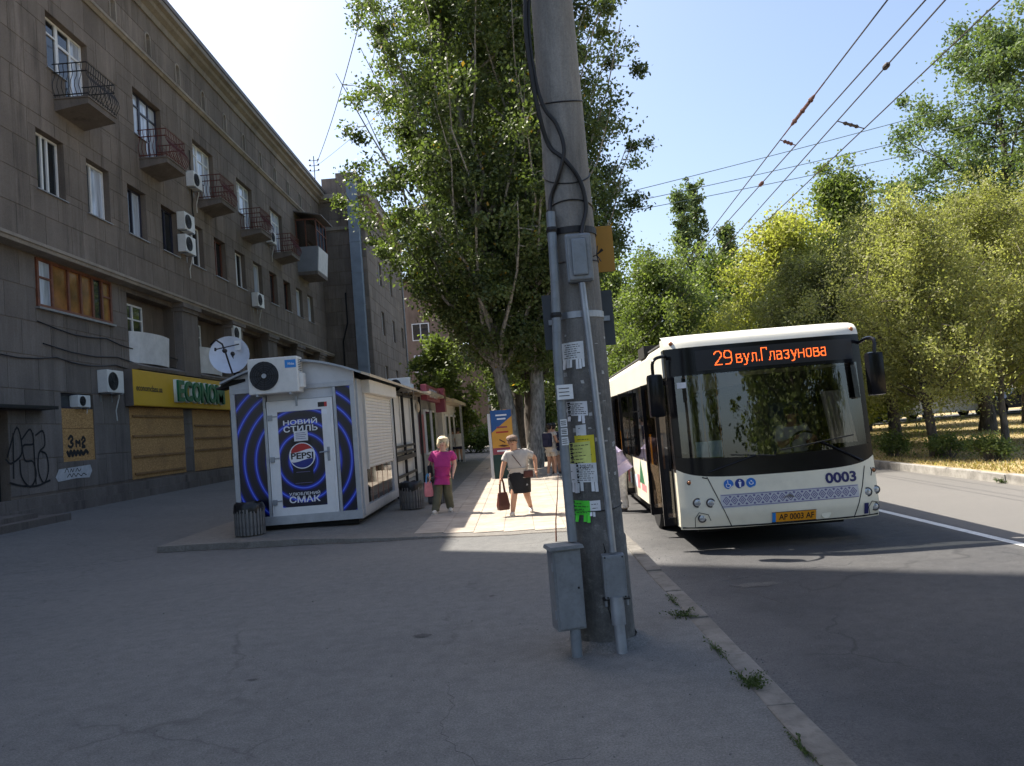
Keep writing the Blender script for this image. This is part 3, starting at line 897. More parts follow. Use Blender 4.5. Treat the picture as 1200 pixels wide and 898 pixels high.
def block_mb(mb, b, off=None):
    a0, a1, b0, b1 = b[:4]; x0, x1 = FX - 0.004, FX + 0.011; e = 0.005
    vs = [(x0, a0, b0), (x0, a1, b0), (x0, a1, b1), (x0, a0, b1), (x1, a0 + e, b0 + e), (x1, a1 - e, b0 + e), (x1, a1 - e, b1 - e), (x1, a0 + e, b1 - e)]
    return mb.add(vs, [(4, 5, 6, 7), (0, 1, 5, 4), (1, 2, 6, 5), (2, 3, 7, 6), (3, 0, 4, 7)])
for b in blocks:
    if id(b) in shown: block_mb(MB(), b).build('facing_block', 'plaster_dark' if b[4] else 'plaster', house, BB)
    else: block_mb(rest[b[4]], b)
tag(hpart(rest[0], 'upper_facing', 'plaster'), kind='stuff')
tag(hpart(rest[1], 'lower_facing', 'plaster_dark'), kind='stuff')
hpart(MB().box(FX - 0.1, FX + 0.13, Y0, Y1, 0.0, 0.88).box(FX - 0.1, FX + 0.2, Y0, Y1, 0.0, 0.62), 'plinth', 'plaster_dark')
def moulding(prof, ya, yb, x=FX):
    return MB().prism([(p[0] + x, p[1]) for p in prof], ya, yb, 'y')
hpart(moulding([(-0.05, 7.02), (0.40, 7.02), (0.42, 7.1), (0.46, 7.12), (0.46, 7.2), (0.06, 7.27), (-0.05, 7.27)], Y0, Y1 - 0.01), 'lower_belt', 'cornice')
hpart(moulding([(-0.05, 15.38), (0.06, 15.38), (0.12, 15.46), (0.16, 15.48), (0.16, 15.58), (0.08, 15.66), (-0.05, 15.7)], Y0, Y1 - 0.01), 'attic_belt', 'cornice')
hpart(moulding([(-0.3, 17.2), (0.08, 17.2), (0.12, 17.4), (0.3, 17.5), (0.34, 17.62), (0.5, 17.68), (0.5, 17.86), (-0.3, 17.9)], Y0, Y1 - 0.01), 'cornice', 'cornice')
hpart(MB().prism([(FX + 0.46, 17.905), (FX + 0.52, 17.91), (FX + 0.5, 18.12), (FX - 6, 20.2), (FX - 12.3, 18.0), (FX - 12.3, 17.9)], Y0, Y1 - 0.02, 'y'), 'roof', 'roofmetal')
# window builder: a framed window standing in a recess
def window(y0, y1, z0, z1, x, frame='white_pvc', pane='pane_dark', mullions=(0.5,), transom=None, sill=True, parent=None, bars=0.06):
    f = MB()
    X0, X1 = x - 0.05, x + 0.02
    f.box(X0, X1, y0, y1, z0, z0 + bars).box(X0, X1, y0, y1, z1 - bars, z1)
    f.box(X0, X1, y0, y0 + bars, z0 + bars, z1 - bars).box(X0, X1, y1 - bars, y1, z0 + bars, z1 - bars)
    cuts = [y0 + bars] + [y0 + (y1 - y0) * m for m in mullions] + [y1 - bars]
    for c in cuts[1:-1]: f.box(X0 - 0.002, X1 + 0.004, c - bars * 0.6, c + bars * 0.6, z0 + bars, z1 - bars)
    if transom: 
        zt = z0 + (z1 - z0) * transom
        f.box(X0 - 0.004, X1 - 0.002, y0 + bars, y1 - bars, zt - bars * 0.4, zt + bars * 0.4)
    w = hpart(f, 'window', frame)
    for i, (a, b) in enumerate(zip(cuts[:-1], cuts[1:])):
        p = pane[i % len(pane)] if isinstance(pane, (list, tuple)) else pane
        o = MB().box(x - 0.035, x - 0.02, a, b, z0 + bars, z1 - bars).build('pane', p, w, BB)
    if sill: MB().box(FX - 0.28, FX + 0.06, y0 - 0.06, y1 + 0.06, z0 - 0.035, z0 - 0.002).build('sill', 'sill', w, BB)
    return w
frames3 = [('white_pvc', ['pane_dark', 'pane_dark', 'pane_dark'], (0.42, 0.62)), ('white_pvc', ['pane_dark', 'pane_blue'], (0.42,)), ('blue_dark', ['pane_dark', 'pane_blue'], (0.5,)),
           ('blue_dark', ['pane_dark'], (0.5,)), ('white_pvc', ['pane_dark'], (0.5,)), ('brown_wood', ['pane_dark'], (0.5,)), ('white_pvc', ['pane_blue', 'pane_dark'], (0.5,)),
           ('white_pvc', ['pane_dark', 'pane_blue'], (0.4,)), ('brown_wood', ['pane_dark'], (0.5,)), ('brown_wood', ['pane_dark'], (0.5,)), ('white_pvc', ['pane_blue'], (0.5,)), ('white_pvc', ['pane_blue'], (0.5,))]
for y, (fr, pn, mu) in zip(WIN3, frames3):
    window(y, y + 1.25, 8.86, 10.49, FX - 0.2, fr, pn, mu, None)
cols4 = [('white_pvc', 'pane_dark'), ('blue_dark', 'pane_blue'), ('white_pvc', 'pane_blue'), ('white_pvc', 'pane_blue'), ('white_pvc', 'pane_blue')]
for y, (fr, pn) in zip(DOOR4, cols4):
    window(y, y + 0.8, 12.43, 14.04, FX - 0.2, fr, 'pane_dark' if pn == 'pane_dark' else ['pane_blue'], (), 0.72)
    f = MB(); a, b = y + 0.8, y + 2.05
    X0, X1 = FX - 0.25, FX - 0.18
    f.box(X0, X1, a, a + 0.07, 11.67, 14.04).box(X0, X1, b - 0.07, b, 11.67, 14.04).box(X0, X1, a + .07, b - .07, 13.97, 14.04).box(X0, X1, a + .07, b - .07, 11.67, 11.8)
    f.box(X0 - .002, X1 + .004, a + 0.6, a + 0.68, 11.8, 13.97).box(X0 - .003, X1 + .002, a + .07, b - .07, 13.45, 13.52)
    d = hpart(f, 'balcony_door', fr)
    MB().box(FX - 0.225, FX - 0.21, a + .07, a + .6, 11.8, 13.97).build('pane', 'pane_blue' if pn == 'pane_blue' else 'pane_dark', d, BB)
    MB().box(FX - 0.225, FX - 0.21, a + .68, b - .07, 11.8, 13.97).build('pane', 'pane_blue', d, BB)
# balconies with pot-bellied iron railings
for i, y in enumerate(DOOR4[:5]):
    a, b, xo = y + 0.22, y + 1.68, FX + 0.95
    s = MB().prism([(FX - 0.02, 11.5), (FX - 0.02, 11.28), (xo - 0.15, 11.42), (xo, 11.44), (xo, 11.6), (FX - 0.02, 11.62)], a, b, 'y')
    s.box(FX, xo + 0.03, a - 0.03, b + 0.03, 11.602, 11.64)
    bal = hpart(s, 'balcony', 'plaster_dark')
    r = MB()
    def bar(px, py, nx, ny):
        pts = [(px + nx * o, py + ny * o, 11.64 + z) for o, z in ((0, 0), (0.05, 0.1), (0.13, 0.25), (0.10, 0.42), (0.0, 0.6), (-0.03, 0.72), (0, 0.85), (0, 0.95))]
        r.tube(pts, 0.011, 4, cap=False)
    for k in range(13): bar(xo, a + (b - a) * k / 12, 1, 0)
    for k in range(7):
        bar(FX + 0.06 + 0.85 * k / 7, a, 0, -1); bar(FX + 0.06 + 0.85 * k / 7, b, 0, 1)
    for z in (12.6, 12.36, 11.72):
        r.tube([(FX, a, z), (xo, a, z), (xo, b, z), (FX, b, z)], 0.018, 4)
    r.build('railing', 'iron' if i in (0,) else 'iron_red', bal, BB)
# the glazed-in balcony at the far corner
a, b, xo = 44.0, 46.3, FX + 1.15
g = hpart(MB().box(FX, xo, a, b, 11.3, 11.5), 'enclosed_balcony', 'plaster_dark')
MB().prism([(FX, 11.5), (xo, 11.5), (xo + 0.12, 12.95), (FX, 12.95)], a - 0.02, b + 0.02, 'y').build('side_sheet', 'grey_sheet', g, BB)
MB().prism([(xo + 0.005, 11.55), (xo + 0.02, 11.55), (xo + 0.14, 12.9), (xo + 0.125, 12.9)], a + 0.1, b - 0.1, 'y').build('front_sheet', 'white_sheet', g, BB)
gm = MB()
for (px, py) in ((xo + .05, a), (xo + .05, b), (FX + .05, a), (xo + .05, (2 * a + b) / 3), (xo + .05, (a + 2 * b) / 3), (FX + .6, a)):
    gm.box(px - .03, px + .03, py - .03, py + .03, 12.95, 14.55)
gm.box(FX, xo + .08, a - .03, a + .03, 14.5, 14.58).box(xo + .02, xo + .08, a, b, 14.5, 14.58).box(xo + .02, xo + .08, a, b, 13.9, 13.95)
gm.build('glazing_frame', 'brown_wood', g, BB)
MB().box(FX + .05, xo + .04, a + .005, a + .015, 12.95, 14.5).build('pane', 'side_glass', g, BB)
MB().box(xo + .045, xo + .055, a, b, 12.95, 14.5).build('pane', 'side_glass', g, BB)
MB().prism([(FX, 15.0), (FX, 15.06), (xo + 0.45, 14.72), (xo + 0.45, 14.66)], a - .25, b + .25, 'y').build('awning', 'roofmetal', g, BB)
# attic slots with pale arched surrounds
for y in ATTIC:
    pts = [(y - 0.05, 15.74), (y - 0.05, 16.35)] + [(y + 0.17 + 0.22 * math.cos(t), 16.35 + 0.22 * math.sin(t)) for t in [PI - PI * k / 8 for k in range(9)]] + [(y + 0.39, 15.74)]
    inn = [(y + 0.02, 15.74), (y + 0.02, 16.35)] + [(y + 0.17 + 0.15 * math.cos(t), 16.35 + 0.15 * math.sin(t)) for t in [PI - PI * k / 8 for k in range(9)]] + [(y + 0.32, 15.74)]
    mb = MB()
    for k in range(len(pts) - 1):
        A, B, C_, D = pts[k], pts[k + 1], inn[k + 1], inn[k]
        mb.add([(FX + .05, *A), (FX + .05, *B), (FX + .05, *C_), (FX + .05, *D), (FX, *A), (FX, *B), (FX - .1, *C_), (FX - .1, *D)], [(0, 1, 2, 3), (0, 4, 5, 1), (3, 2, 6, 7)])
    w = hpart(mb, 'attic_slot', 'cornice')
    MB().box(FX - .12, FX - .1, y, y + .34, 15.76, 16.5).build('pane', 'inside', w, BB)
# the brown enclosed loggia of the second floor
ys = [19.4, 20.0, 20.75, 21.35, 21.95, 22.45, 22.95]
f = MB().box(FX - .02, FX + .05, 19.36, 22.99, 5.69, 5.77).box(FX - .02, FX + .05, 19.36, 22.99, 6.9, 6.97)
for y in ys: f.box(FX - .022, FX + .055, y - .045, y + .045, 5.77, 6.9)
f.box(FX - .018, FX + .045, 19.4, 20.0, 6.45, 6.5).box(FX - .018, FX + .045, 22.45, 22.95, 6.45, 6.5)
w = hpart(f, 'window', 'brown_wood')
for k, (a, b) in enumerate(zip(ys[:-1], ys[1:])):
    MB().box(FX - .01, FX + .005, a + .045, b - .045, 5.77, 6.9).build('pane', ['pane_blue', 'pane_warm', 'pane_dark', 'pane_warm', 'pane_dark', 'pane_warm'][k] if k != 2 else 'pane_warm', w, BB)
MB().box(FX - .05, FX + .12, 19.3, 23.05, 5.63, 5.685).build('sill', 'sill', w, BB)
# loggias with bulging white parapets
for i, y in enumerate(LOGG):
    window(y + 0.1, y + 1.62, 5.0, 6.62, FX - .32, 'white_pvc', 'pane_dark', (0.55,), 0.7, False)
    if i < 2:
        prof = [(FX - 0.02 + 0.30 * math.sin(PI * k / 8) ** 0.6, y + 0.02 + 2.75 * k / 8) for k in range(9)]
        mb = MB()
        for (p, q) in zip(prof[:-1], prof[1:]):
            for (z0, z1) in ((4.62, 5.62),):
                mb.add([(p[0], p[1], z0), (q[0], q[1], z0), (q[0] + .05, q[1], z1), (p[0] + .05, p[1], z1), (p[0] - .03, p[1], z0), (q[0] - .03, q[1], z0), (q[0] + .02, q[1], z1), (p[0] + .02, p[1], z1)],
                       [(0, 1, 2, 3), (4, 7, 6, 5), (3, 2, 6, 7), (0, 4, 5, 1)])
        hpart(mb, 'parapet', 'white_sheet')
    else:
        hpart(MB().box(FX - 0.1, FX + 0.02, y, y + 3.3, 4.625, 5.5), 'parapet', 'plaster_dark')
    hpart(MB().prism([(FX - .1, 4.62), (FX + .12, 4.62), (FX + .34, 4.5), (FX + .3, 4.4), (FX - .1, 4.4)], y - .05, y + 3.35, 'y'), 'loggia_slab', 'plaster_dark')
for i in range(5):
    y = 27.28 + 4.755 * i
    hpart(MB().box(FX - .05, FX + .30, y, y + 1.38, 4.4, 6.72).box(FX - .05, FX + .36, y - .05, y + 1.43, 6.72, 6.86).box(FX - .05, FX + .42, y - .1, y + 1.48, 6.86, 7.018), 'pilaster', 'plaster_dark')
# boarded shop windows
for (a, b, z0, z1, bt) in ((23.75, 27.55, 0.98, 3.2, (1.12, 1.66, 2.3, 2.93)), (28.35, 32.0, 0.96, 3.2, (1.7, 2.15, 2.62)), (33.2, 36.8, 0.96, 3.2, (1.7, 2.4)), (38.0, 41.6, 0.96, 3.2, (1.7, 2.4))):
    w = hpart(MB().box(FX - .03, FX + .02, a - .02, b + .02, z0 - .02, z1 + .02), 'window_board', 'osb')
    for z in bt: MB().box(FX + .021, FX + .06, a + .03 + random.uniform(0, .1), b - .02 - random.uniform(0, .1), z - .035, z + .035).build('batten', 'batten', w, BB)
w = hpart(MB().box(FX - .06, FX - .02, 20.2, 21.75, 1.68, 3.1), 'window_board', 'osb')
MB().box(FX - .019, FX - .012, 20.2, 21.75, 2.56, 2.575).build('joint_line', 'batten', w, BB)
window(20.2, 21.75, 3.1, 3.52, FX - .1, 'blue_dark', 'pane_dark', (0.45,), None, False)
SP = [[(20.5, 2.28), (20.62, 2.36), (20.7, 2.28), (20.6, 2.2), (20.7, 2.14), (20.6, 2.06), (20.48, 2.1)], [(20.85, 2.07), (20.85, 2.22), (20.95, 2.17), (21.02, 2.22), (21.02, 2.08)],
      [(21.12, 2.24), (21.2, 2.32), (21.28, 2.24), (21.14, 2.14), (21.26, 2.06), (21.12, 2.05)]]
strokes(SP, 0.075, 'spray', w, 'sprayed_writing', at=FX - .0185, off=BB)['kind'] = 'stuff'
strokes([[(20.42, 1.94), (20.5, 1.84), (20.58, 1.95), (20.66, 1.84), (20.74, 1.95), (20.82, 1.85), (20.9, 1.94), (21.0, 1.85), (21.06, 1.94), (21.16, 1.86), (21.3, 1.94), (21.4, 1.88)]], 0.1, 'spray', w, 'sprayed_writing', at=FX - .018, off=BB)
hpart(MB().prism([(19.9, 1.18), (20.7, 1.22), (21.35, 1.2), (21.5, 1.38), (21.42, 1.55), (20.6, 1.52), (19.95, 1.5), (19.8, 1.3)], FX + .0165, FX + .019, 'x'), 'paint_patch', 'white_patch')
strokes([[(20.2, 1.4), (20.3, 1.5), (20.38, 1.4)], [(20.45, 1.4), (20.5, 1.48), (20.56, 1.4), (20.62, 1.48)], [(20.7, 1.4), (20.78, 1.48), (20.86, 1.4), (20.95, 1.46)],
         [(20.3, 1.27), (20.42, 1.35), (20.5, 1.27), (20.6, 1.35), (20.7, 1.27), (20.8, 1.34), (20.95, 1.27), (21.05, 1.33), (21.2, 1.28)]], 0.025, 'spray', house, 'sprayed_writing', at=FX + .0195, off=BB)['kind'] = 'stuff'
GR = [[(17.95, 1.9), (18.35, 2.6), (18.5, 2.0), (18.1, 1.75), (17.9, 1.85)], [(18.5, 2.3), (18.85, 2.55), (18.95, 2.2), (18.55, 2.15), (18.6, 1.8), (18.9, 1.75), (19.0, 1.4), (18.75, 1.15), (18.45, 1.4), (18.4, 1.8)],
      [(19.05, 2.4), (19.35, 2.5), (19.4, 2.15), (19.15, 1.95), (19.1, 1.5), (19.3, 1.2), (19.5, 1.5), (19.45, 1.9), (19.2, 2.0)], [(18.0, 1.3), (18.4, 1.2), (19.0, 1.15), (19.55, 1.25)], [(18.2, 2.45), (18.15, 1.4)], [(18.95, 2.45), (18.98, 1.2)]]
strokes(GR, 0.05, 'spray', house, 'graffiti', at=FX + .0175, off=BB)
# entrance at the far left: canopy, door, steps
hpart(MB().box(FX - .28, FX - .2, 16.25, 18.0, 0.5, 2.95), 'entrance_door', 'inside')
hpart(MB().box(FX - .02, FX + .45, 15.6, 19.35, 3.02, 3.1), 'canopy', 'iron')
hpart(MB().box(FX + .2, FX + .9, 14.5, 17.6, 0.0, 0.58).box(FX + .2, FX + 1.25, 14.2, 18.3, 0.0, 0.47), 'entrance_step', 'plaster_dark')
# cables along the wall
for (za, zb, ya, yb, k) in ((5.3, 5.05, 19.3, 29, 3), (4.75, 4.6, 19.5, 34, 4), (4.4, 4.5, 17, 26, 3), (13.4, 10.2, 29.4, 29.4, 1)):
    pts = []
    for q in range(13):
        t = q / 12
        pts.append((FX + .05 + .015 * math.sin(q * 2.1), ya + (yb - ya) * t, za + (zb - za) * t - 0.12 * math.sin(PI * ((t * k) % 1))))
    hpart(MB().tube(pts, 0.018, 5), 'wall_cable', 'cable')
# projecting wing at the far end
WY, WX, WTOP = 50.0, -9.05, 18.1
wing = MB()
wh = [(54.2, 55.3, 12.4, 14.1), (54.2, 55.3, 8.8, 10.5), (58.9, 60.0, 12.4, 14.1), (58.9, 60.0, 8.8, 10.5), (63.4, 64.5, 8.8, 10.5), (54.2, 55.3, 5.0, 6.6), (58.9, 60.0, 5.0, 6.6)]
wing.quad((FX - 1, WY, 0), (WX, WY, 0), (WX, WY, WTOP), (FX - 1, WY, WTOP))
for (a0, a1, b0, b1) in subtract((WY, 66.0, 0, WTOP), wh): wing.quad((WX, a0, b0), (WX, a1, b0), (WX, a1, b1), (WX, a0, b1))
for (a0, a1, b0, b1) in wh:
    d = WX - .25
    wing.quad((WX, a0, b0), (d, a0, b0), (d, a0, b1), (WX, a0, b1)).quad((WX, a1, b0), (d, a1, b0), (d, a1, b1), (WX, a1, b1)).quad((WX, a0, b1), (d, a0, b1), (d, a1, b1), (WX, a1, b1)).quad((d, a0, b0), (d, a1, b0), (d, a1, b1), (d, a0, b1))
wing.quad((WX, 66, 0), (FX - 10, 66, 0), (FX - 10, 66, WTOP), (WX, 66, WTOP))
hpart(wing, 'wing_wall', 'joint')
wb = MB()
def wblock(front, r):
    e = .006
    for q in subtract(r, [] if front else wh):
        if front: wb.add([(q[0], WY, q[2]), (q[1], WY, q[2]), (q[1], WY, q[3]), (q[0], WY, q[3]), (q[0] + e, WY - .016, q[2] + e), (q[1] - e, WY - .016, q[2] + e), (q[1] - e, WY - .016, q[3] - e), (q[0] + e, WY - .016, q[3] - e)], [(4, 5, 6, 7), (0, 1, 5, 4), (1, 2, 6, 5), (2, 3, 7, 6), (3, 0, 4, 7)])
        else: wb.add([(WX, q[0], q[2]), (WX, q[1], q[2]), (WX, q[1], q[3]), (WX, q[0], q[3]), (WX + .016, q[0] + e, q[2] + e), (WX + .016, q[1] - e, q[2] + e), (WX + .016, q[1] - e, q[3] - e), (WX + .016, q[0] + e, q[3] - e)], [(4, 5, 6, 7), (0, 1, 5, 4), (1, 2, 6, 5), (2, 3, 7, 6), (3, 0, 4, 7)])
for i in range(20):
    z0, z1 = 0.3 + .88 * i + .015, 0.3 + .88 * (i + 1) - .015
    for j in range(5):
        x = FX - .0 + .74 * j - (.37 if i % 2 else 0)
        lo, hi = max(FX, x) + .012, min(WX, x + .74) - .012
        if hi - lo > .08: wblock(True, (lo, hi, z0, z1))
    for j in range(15):
        y = WY + 1.19 * j - (.6 if i % 2 else 0)
        lo, hi = max(WY, y) + .012, min(66, y + 1.19) - .012
        if hi - lo > .08: wblock(False, (lo, hi, z0, z1))
tag(hpart(wb, 'wing_facing', 'plaster'), kind='stuff')
hpart(MB().box(FX - .3, WX + .1, WY - .1, 66.1, 15.4, 15.62), 'wing_belt', 'cornice')
hpart(MB().box(FX - .3, WX + .15, WY - .15, 66.15, 17.3, 17.45).box(FX - .3, WX + .4, WY - .4, 66.3, 17.45, 17.75), 'wing_cornice', 'cornice')
hpart(MB().box(FX + .3, WX + .02, WY - .02, 66, 17.755, 18.9).box(FX + 1.2, WX - .3, WY + .2, WY + 1.2, 18.9, 19.3), 'wing_parapet', 'plaster')
for (a0, a1, b0, b1) in wh:
    f = MB().box(WX - .2, WX - .14, a0, a1, b0, b0 + .07).box(WX - .2, WX - .14, a0, a1, b1 - .07, b1).box(WX - .2, WX - .14, a0, a0 + .07, b0 + .07, b1 - .07).box(WX - .2, WX - .14, a1 - .07, a1, b0 + .07, b1 - .07).box(WX - .2, WX - .138, (a0 + a1) / 2 - .04, (a0 + a1) / 2 + .04, b0 + .07, b1 - .07)
    w = hpart(f, 'window', 'white_pvc')
    MB().box(WX - .19, WX - .175, a0 + .07, a1 - .07, b0 + .07, b1 - .07).build('pane', 'pane_blue', w, BB)
# flue duct up the corner of the wing
d = MB()
for k in range(7):
    z0, z1 = 4.2 + 2.05 * k, 4.2 + 2.05 * (k + 1)
    d.box(-9.98, -9.32, WY - .62, WY - .06, z0, z1 - .05).box(-10.0, -9.3, WY - .64, WY - .04, z1 - .05, z1)
hpart(d, 'flue_duct', 'duct')
hpart(MB().tube([(-11.0, WY - .06, 3), (-10.95, WY - .08, 8.0), (-10.6, WY - .07, 9.2), (-10.6, WY - .06, 11.2)], .05, 6), 'gas_pipe', 'iron')
hpart(MB().tube([(WX + .1, 65.3, 0.5), (WX + .1, 65.3, 17.2)], .07, 6), 'drain_pipe', 'sill')

# shop sign
sg = thing('shop_sign', 'long yellow shop sign with green raised letters above the boarded windows', 'sign', (FX + .1, 23.5, 3.25))
SO = (FX + .1, 23.5, 3.25)
MB().bbox(FX + .05, FX + .30, 23.5, 37.0, 3.24, 4.36, .015).build('panel', 'yellow', sg, SO)
MB().box(FX + .04, FX + .29, 23.48, 23.5, 3.23, 4.37).build('edge_trim', 'roofmetal', sg, SO)
word, yy = 'ECONOM', 26.3
for ch in word:
    wd = {'M': .78, 'N': .62, 'O': .68, 'C': .60, 'E': .50}[ch]
    me = text_mesh(ch, wd, .74, .03, .05); me.materials.clear(); me.materials.append(MT['green'])
    o = link('letter', me, sg); o.location = (FX + .415 - SO[0], yy + wd / 2 - SO[1], 3.80 - SO[2]); o.rotation_euler = (PI / 2, 0, PI / 2)
    me2 = text_mesh(ch, wd + .05, .79, .03, .045); me2.materials.clear(); me2.materials.append(MT['white_edge'])
    e = link('letter_edge', me2, o); e.location = (-.03, 0, -.06)
    yy += wd + .06
text('economclass.ua', 1.75, .2, 'print_black', sg, (FX + .306 - SO[0], 24.55 - SO[1], 3.80 - SO[2]), (PI / 2, 0, PI / 2), .012, .002)

# ------------------------------------------------------------------ air conditioners
def ac_unit(name, label, loc, rz, w=0.82, h=0.6, d=0.3, group=None, badge=False):
    """front faces local -Y; local origin at the middle of its back bottom edge"""
    t = thing(name, label, 'air conditioner', loc, rz, group)
    MB().bbox(-w / 2, w / 2, -d, 0, 0, h, .018).build('casing', 'ac_white', t)
    fx = -w * 0.17; fr = h * 0.40
    mb = MB().lathe([(fr, -d - .012), (fr, -d - .004), (fr, -d + .02)], 28, 0, (fx, 0, h / 2), 'y')
    mb.build('fan_recess', 'ac_dark', t)
    g = MB()
    for k in range(6):
        r = fr * (0.22 + .78 * k / 5)
        g.tube([(fx + r * math.cos(a), -d - .018, h / 2 + r * math.sin(a)) for a in [2 * PI * q / 20 for q in range(21)]], .0045, 4, cap=False)
    for k in range(8):
        a = 2 * PI * k / 8
        g.tube([(fx, -d - .02, h / 2), (fx + fr * math.cos(a), -d - .02, h / 2 + fr * math.sin(a))], .0045, 4, cap=False)
    gr = g.build('fan_grille', 'iron', t)
    MB().lathe([(fr * .17, -d - .026), (fr * .17, -d - .012)], 14, 0, (fx, 0, h / 2), 'y').build('hub', 'ac_dark' if not badge else 'galv', gr)
    MB().bbox(w / 2 - .002, w / 2 + .075, -d * .8, -d * .3, h * .12, h * .52, .012).build('valve_cover', 'ac_white', t)
    v = MB()
    for k in range(7): v.box(w / 2 + .0005, w / 2 + .004, -d * .85, -d * .2, h * (.6 + .05 * k), h * (.6 + .05 * k) + .012)
    v.build('side_vent', 'ac_dark', t)
    for s in (-1, 1):
        MB().box(s * w * .33 - .02, s * w * .33 + .02, -d - .02, .03, -.04, -.001).box(s * w * .33 - .02, s * w * .33 + .02, .0, .03, -.25, -.04).build('bracket', 'galv', t)
    if not badge: MB().tube([(w / 2 + .05, -.12, h * .2), (w / 2 + .06, -.1, -.1), (w / 2 - .02, -.03, -.5), (w / 2 + .08, .0, -.8)], .016, 5).build('hose', 'ac_white', t)
    if badge:
        MB().box(w * .255, w * .475, -d - .006, -d - .0005, h * .68, h * .9).build('badge', 'brand_blue', t)
        text('Midea', w * .13, h * .07, 'print_white', t, (w * .38, -d - .0075, h * .79), (PI / 2, 0, 0), .01, .001)
    return t
AG = 'air conditioners on the apartment facade'
ac_unit('air_conditioner', 'white wall air conditioner left of the third upper balcony', (FX + .02, 29.4, 11.85), PI / 2, group=AG)
ac_unit('air_conditioner', 'upper unit of the pair of white air conditioners stacked on the facade', (FX + .02, 28.4, 9.9), PI / 2, .9, .66, group=AG)
ac_unit('air_conditioner', 'lower unit of the pair of white air conditioners stacked on the facade', (FX + .02, 28.38, 9.05), PI / 2, .9, .66, group=AG)
ac_unit('air_conditioner', 'white air conditioner on the wall at the left end of the yellow shop sign', (FX + .02, 22.45, 3.58), PI / 2, .92, .66, group=AG)
ac_unit('air_conditioner', 'small white air conditioner in the opening above the sprayed board', (FX - .12, 21.1, 3.14), PI / 2, .6, .33, .25, group=AG)
ac_unit('air_conditioner', 'white air conditioner hung under a third floor window far along the facade', (FX + .02, 36.1, 8.2), PI / 2, .9, .66, group=AG)
ac_unit('air_conditioner', 'white air conditioner left of the fifth upper balcony', (FX + .02, 38.75, 11.9), PI / 2, group=AG)
ac_unit('air_conditioner', 'white air conditioner in the loggia above the satellite dish', (FX + .1, 32.5, 6.2), PI / 2, .85, .62, group=AG)

# antenna on the roof and its wires
an = thing('roof_antenna', 'thin radio mast with insulators on the roof corner of the apartment house', 'antenna', (-12.2, 50.4, 17.75))
MB().tube([(0, 0, 0), (0, 0, 2.9)], .03, 6).build('mast', 'iron', an)
for k, z in enumerate((1.9, 2.25, 2.6)):
    MB().tube([(-.3, 0, z), (.3, 0, z)], .02, 5).lathe([(.06, z), (.07, z + .06), (.03, z + .12)], 8, 0, (-.28, 0, 0)).lathe([(.06, z), (.07, z + .06), (.03, z + .12)], 8, 0, (.28, 0, 0)).build('crossarm', 'wire', an)
def wire(name, label, a, b, r, m='wire', sag=0.0, cat='wire', group=None, n=16):
    a, b = Vector(a), Vector(b)
    pts = [a.lerp(b, i / n) + Vector((0, 0, -sag * 4 * (i / n) * (1 - i / n))) for i in range(n + 1)]
    o = MB().tube([p - a for p in pts], r, 5).build(name, m)
    o.location = a
    return tag(o, label, cat, group)
wire('aerial_cable', 'thin cable running from the roof mast up out of the picture', (-12.0, 50.4, 20.2), (-4.2, 29, 19.9), .022, 'wire', .5, 'cable')
wire('aerial_cable', 'very thin cable from the roof mast into the tall poplar', (-12.0, 50.4, 20.0), (-1.5, 36, 20.5), .012, 'wire', .3, 'cable')

# ------------------------------------------------------------------ kiosk with the blue ring print
KX0, KX1, KY0, KY1, KZ = -5.37, -3.02, 14.42, 18.7, 0.125
KB = (KX0, KY0, KZ)
kiosk = thing('kiosk', 'grey framed street kiosk with blue ring printed front, white door and side shutter', 'kiosk', KB)
def kp(mb, name, m, parent=None, smooth=False): return mb.build(name, m, parent or kiosk, KB, smooth)
ZT = 2.86
kp(MB().box(KX0 + .06, KX1 - .05, KY0 + .08, KY1, KZ + .09, ZT), 'body', 'kiosk_panel')
kp(MB().box(KX0 - .01, KX1 + .01, KY0 - .03, KY1, KZ + .08, KZ + .24), 'base_rail', 'alu')
kp(MB().box(KX0 + .1, KX1 - .1, KY0 + .1, KY1, KZ - .02, KZ + .08), 'plinth', 'chassis')
for x, hw_ in ((KX0 + .045, .045), (KX1 - .045, .045), (-4.73, .028), (-3.41, .028)):
    kp(MB().bbox(x - hw_, x + hw_, KY0 - .01, KY0 + .09, KZ + .24, 2.70, .008), 'post', 'alu')
kp(MB().bbox(KX0, KX1, KY0 - .015, KY0 + .09, 2.70, 2.79, .006), 'head_rail', 'alu')
for (a, b) in ((KX0 + .09, -4.76), (-3.38, KX1 - .09)):
    kp(MB().box(a, b, KY0 + .03, KY0 + .07, KZ + .24, 2.70), 'printed_panel', 'rings')
kp(MB().box(-4.685, -3.445, KY0 + .03, KY0 + .07, 2.52, 2.70), 'fascia_panel', 'kiosk_panel')
# arched gable and roof
arc = [(KX0 - .12 + (KX1 - KX0 + .30) * k / 16, 2.93 + .40 * math.sin(PI * (0.06 + 0.88 * k / 16)) - .07) for k in range(17)]
kp(MB().prism([(KX0, 2.79)] + [(min(max(x, KX0), KX1), z - .03) for x, z in arc] + [(KX1, 2.79)], KY0, KY0 + .06, 'y'), 'gable', 'kiosk_panel')
roof = MB()
for (p, q) in zip(arc[:-1], arc[1:]):
    roof.add([(p[0], KY0 - .16, p[1]), (q[0], KY0 - .16, q[1]), (q[0], 26.4, q[1]), (p[0], 26.4, p[1]), (p[0], KY0 - .16, p[1] - .04), (q[0], KY0 - .16, q[1] - .04), (q[0], 26.4, q[1] - .04), (p[0], 26.4, p[1] - .04)],
             [(0, 1, 2, 3), (4, 7, 6, 5), (0, 4, 5, 1), (2, 6, 7, 3)])
e0, e1 = arc[-1], (arc[-1][0] + .16, arc[-1][1] - .06)
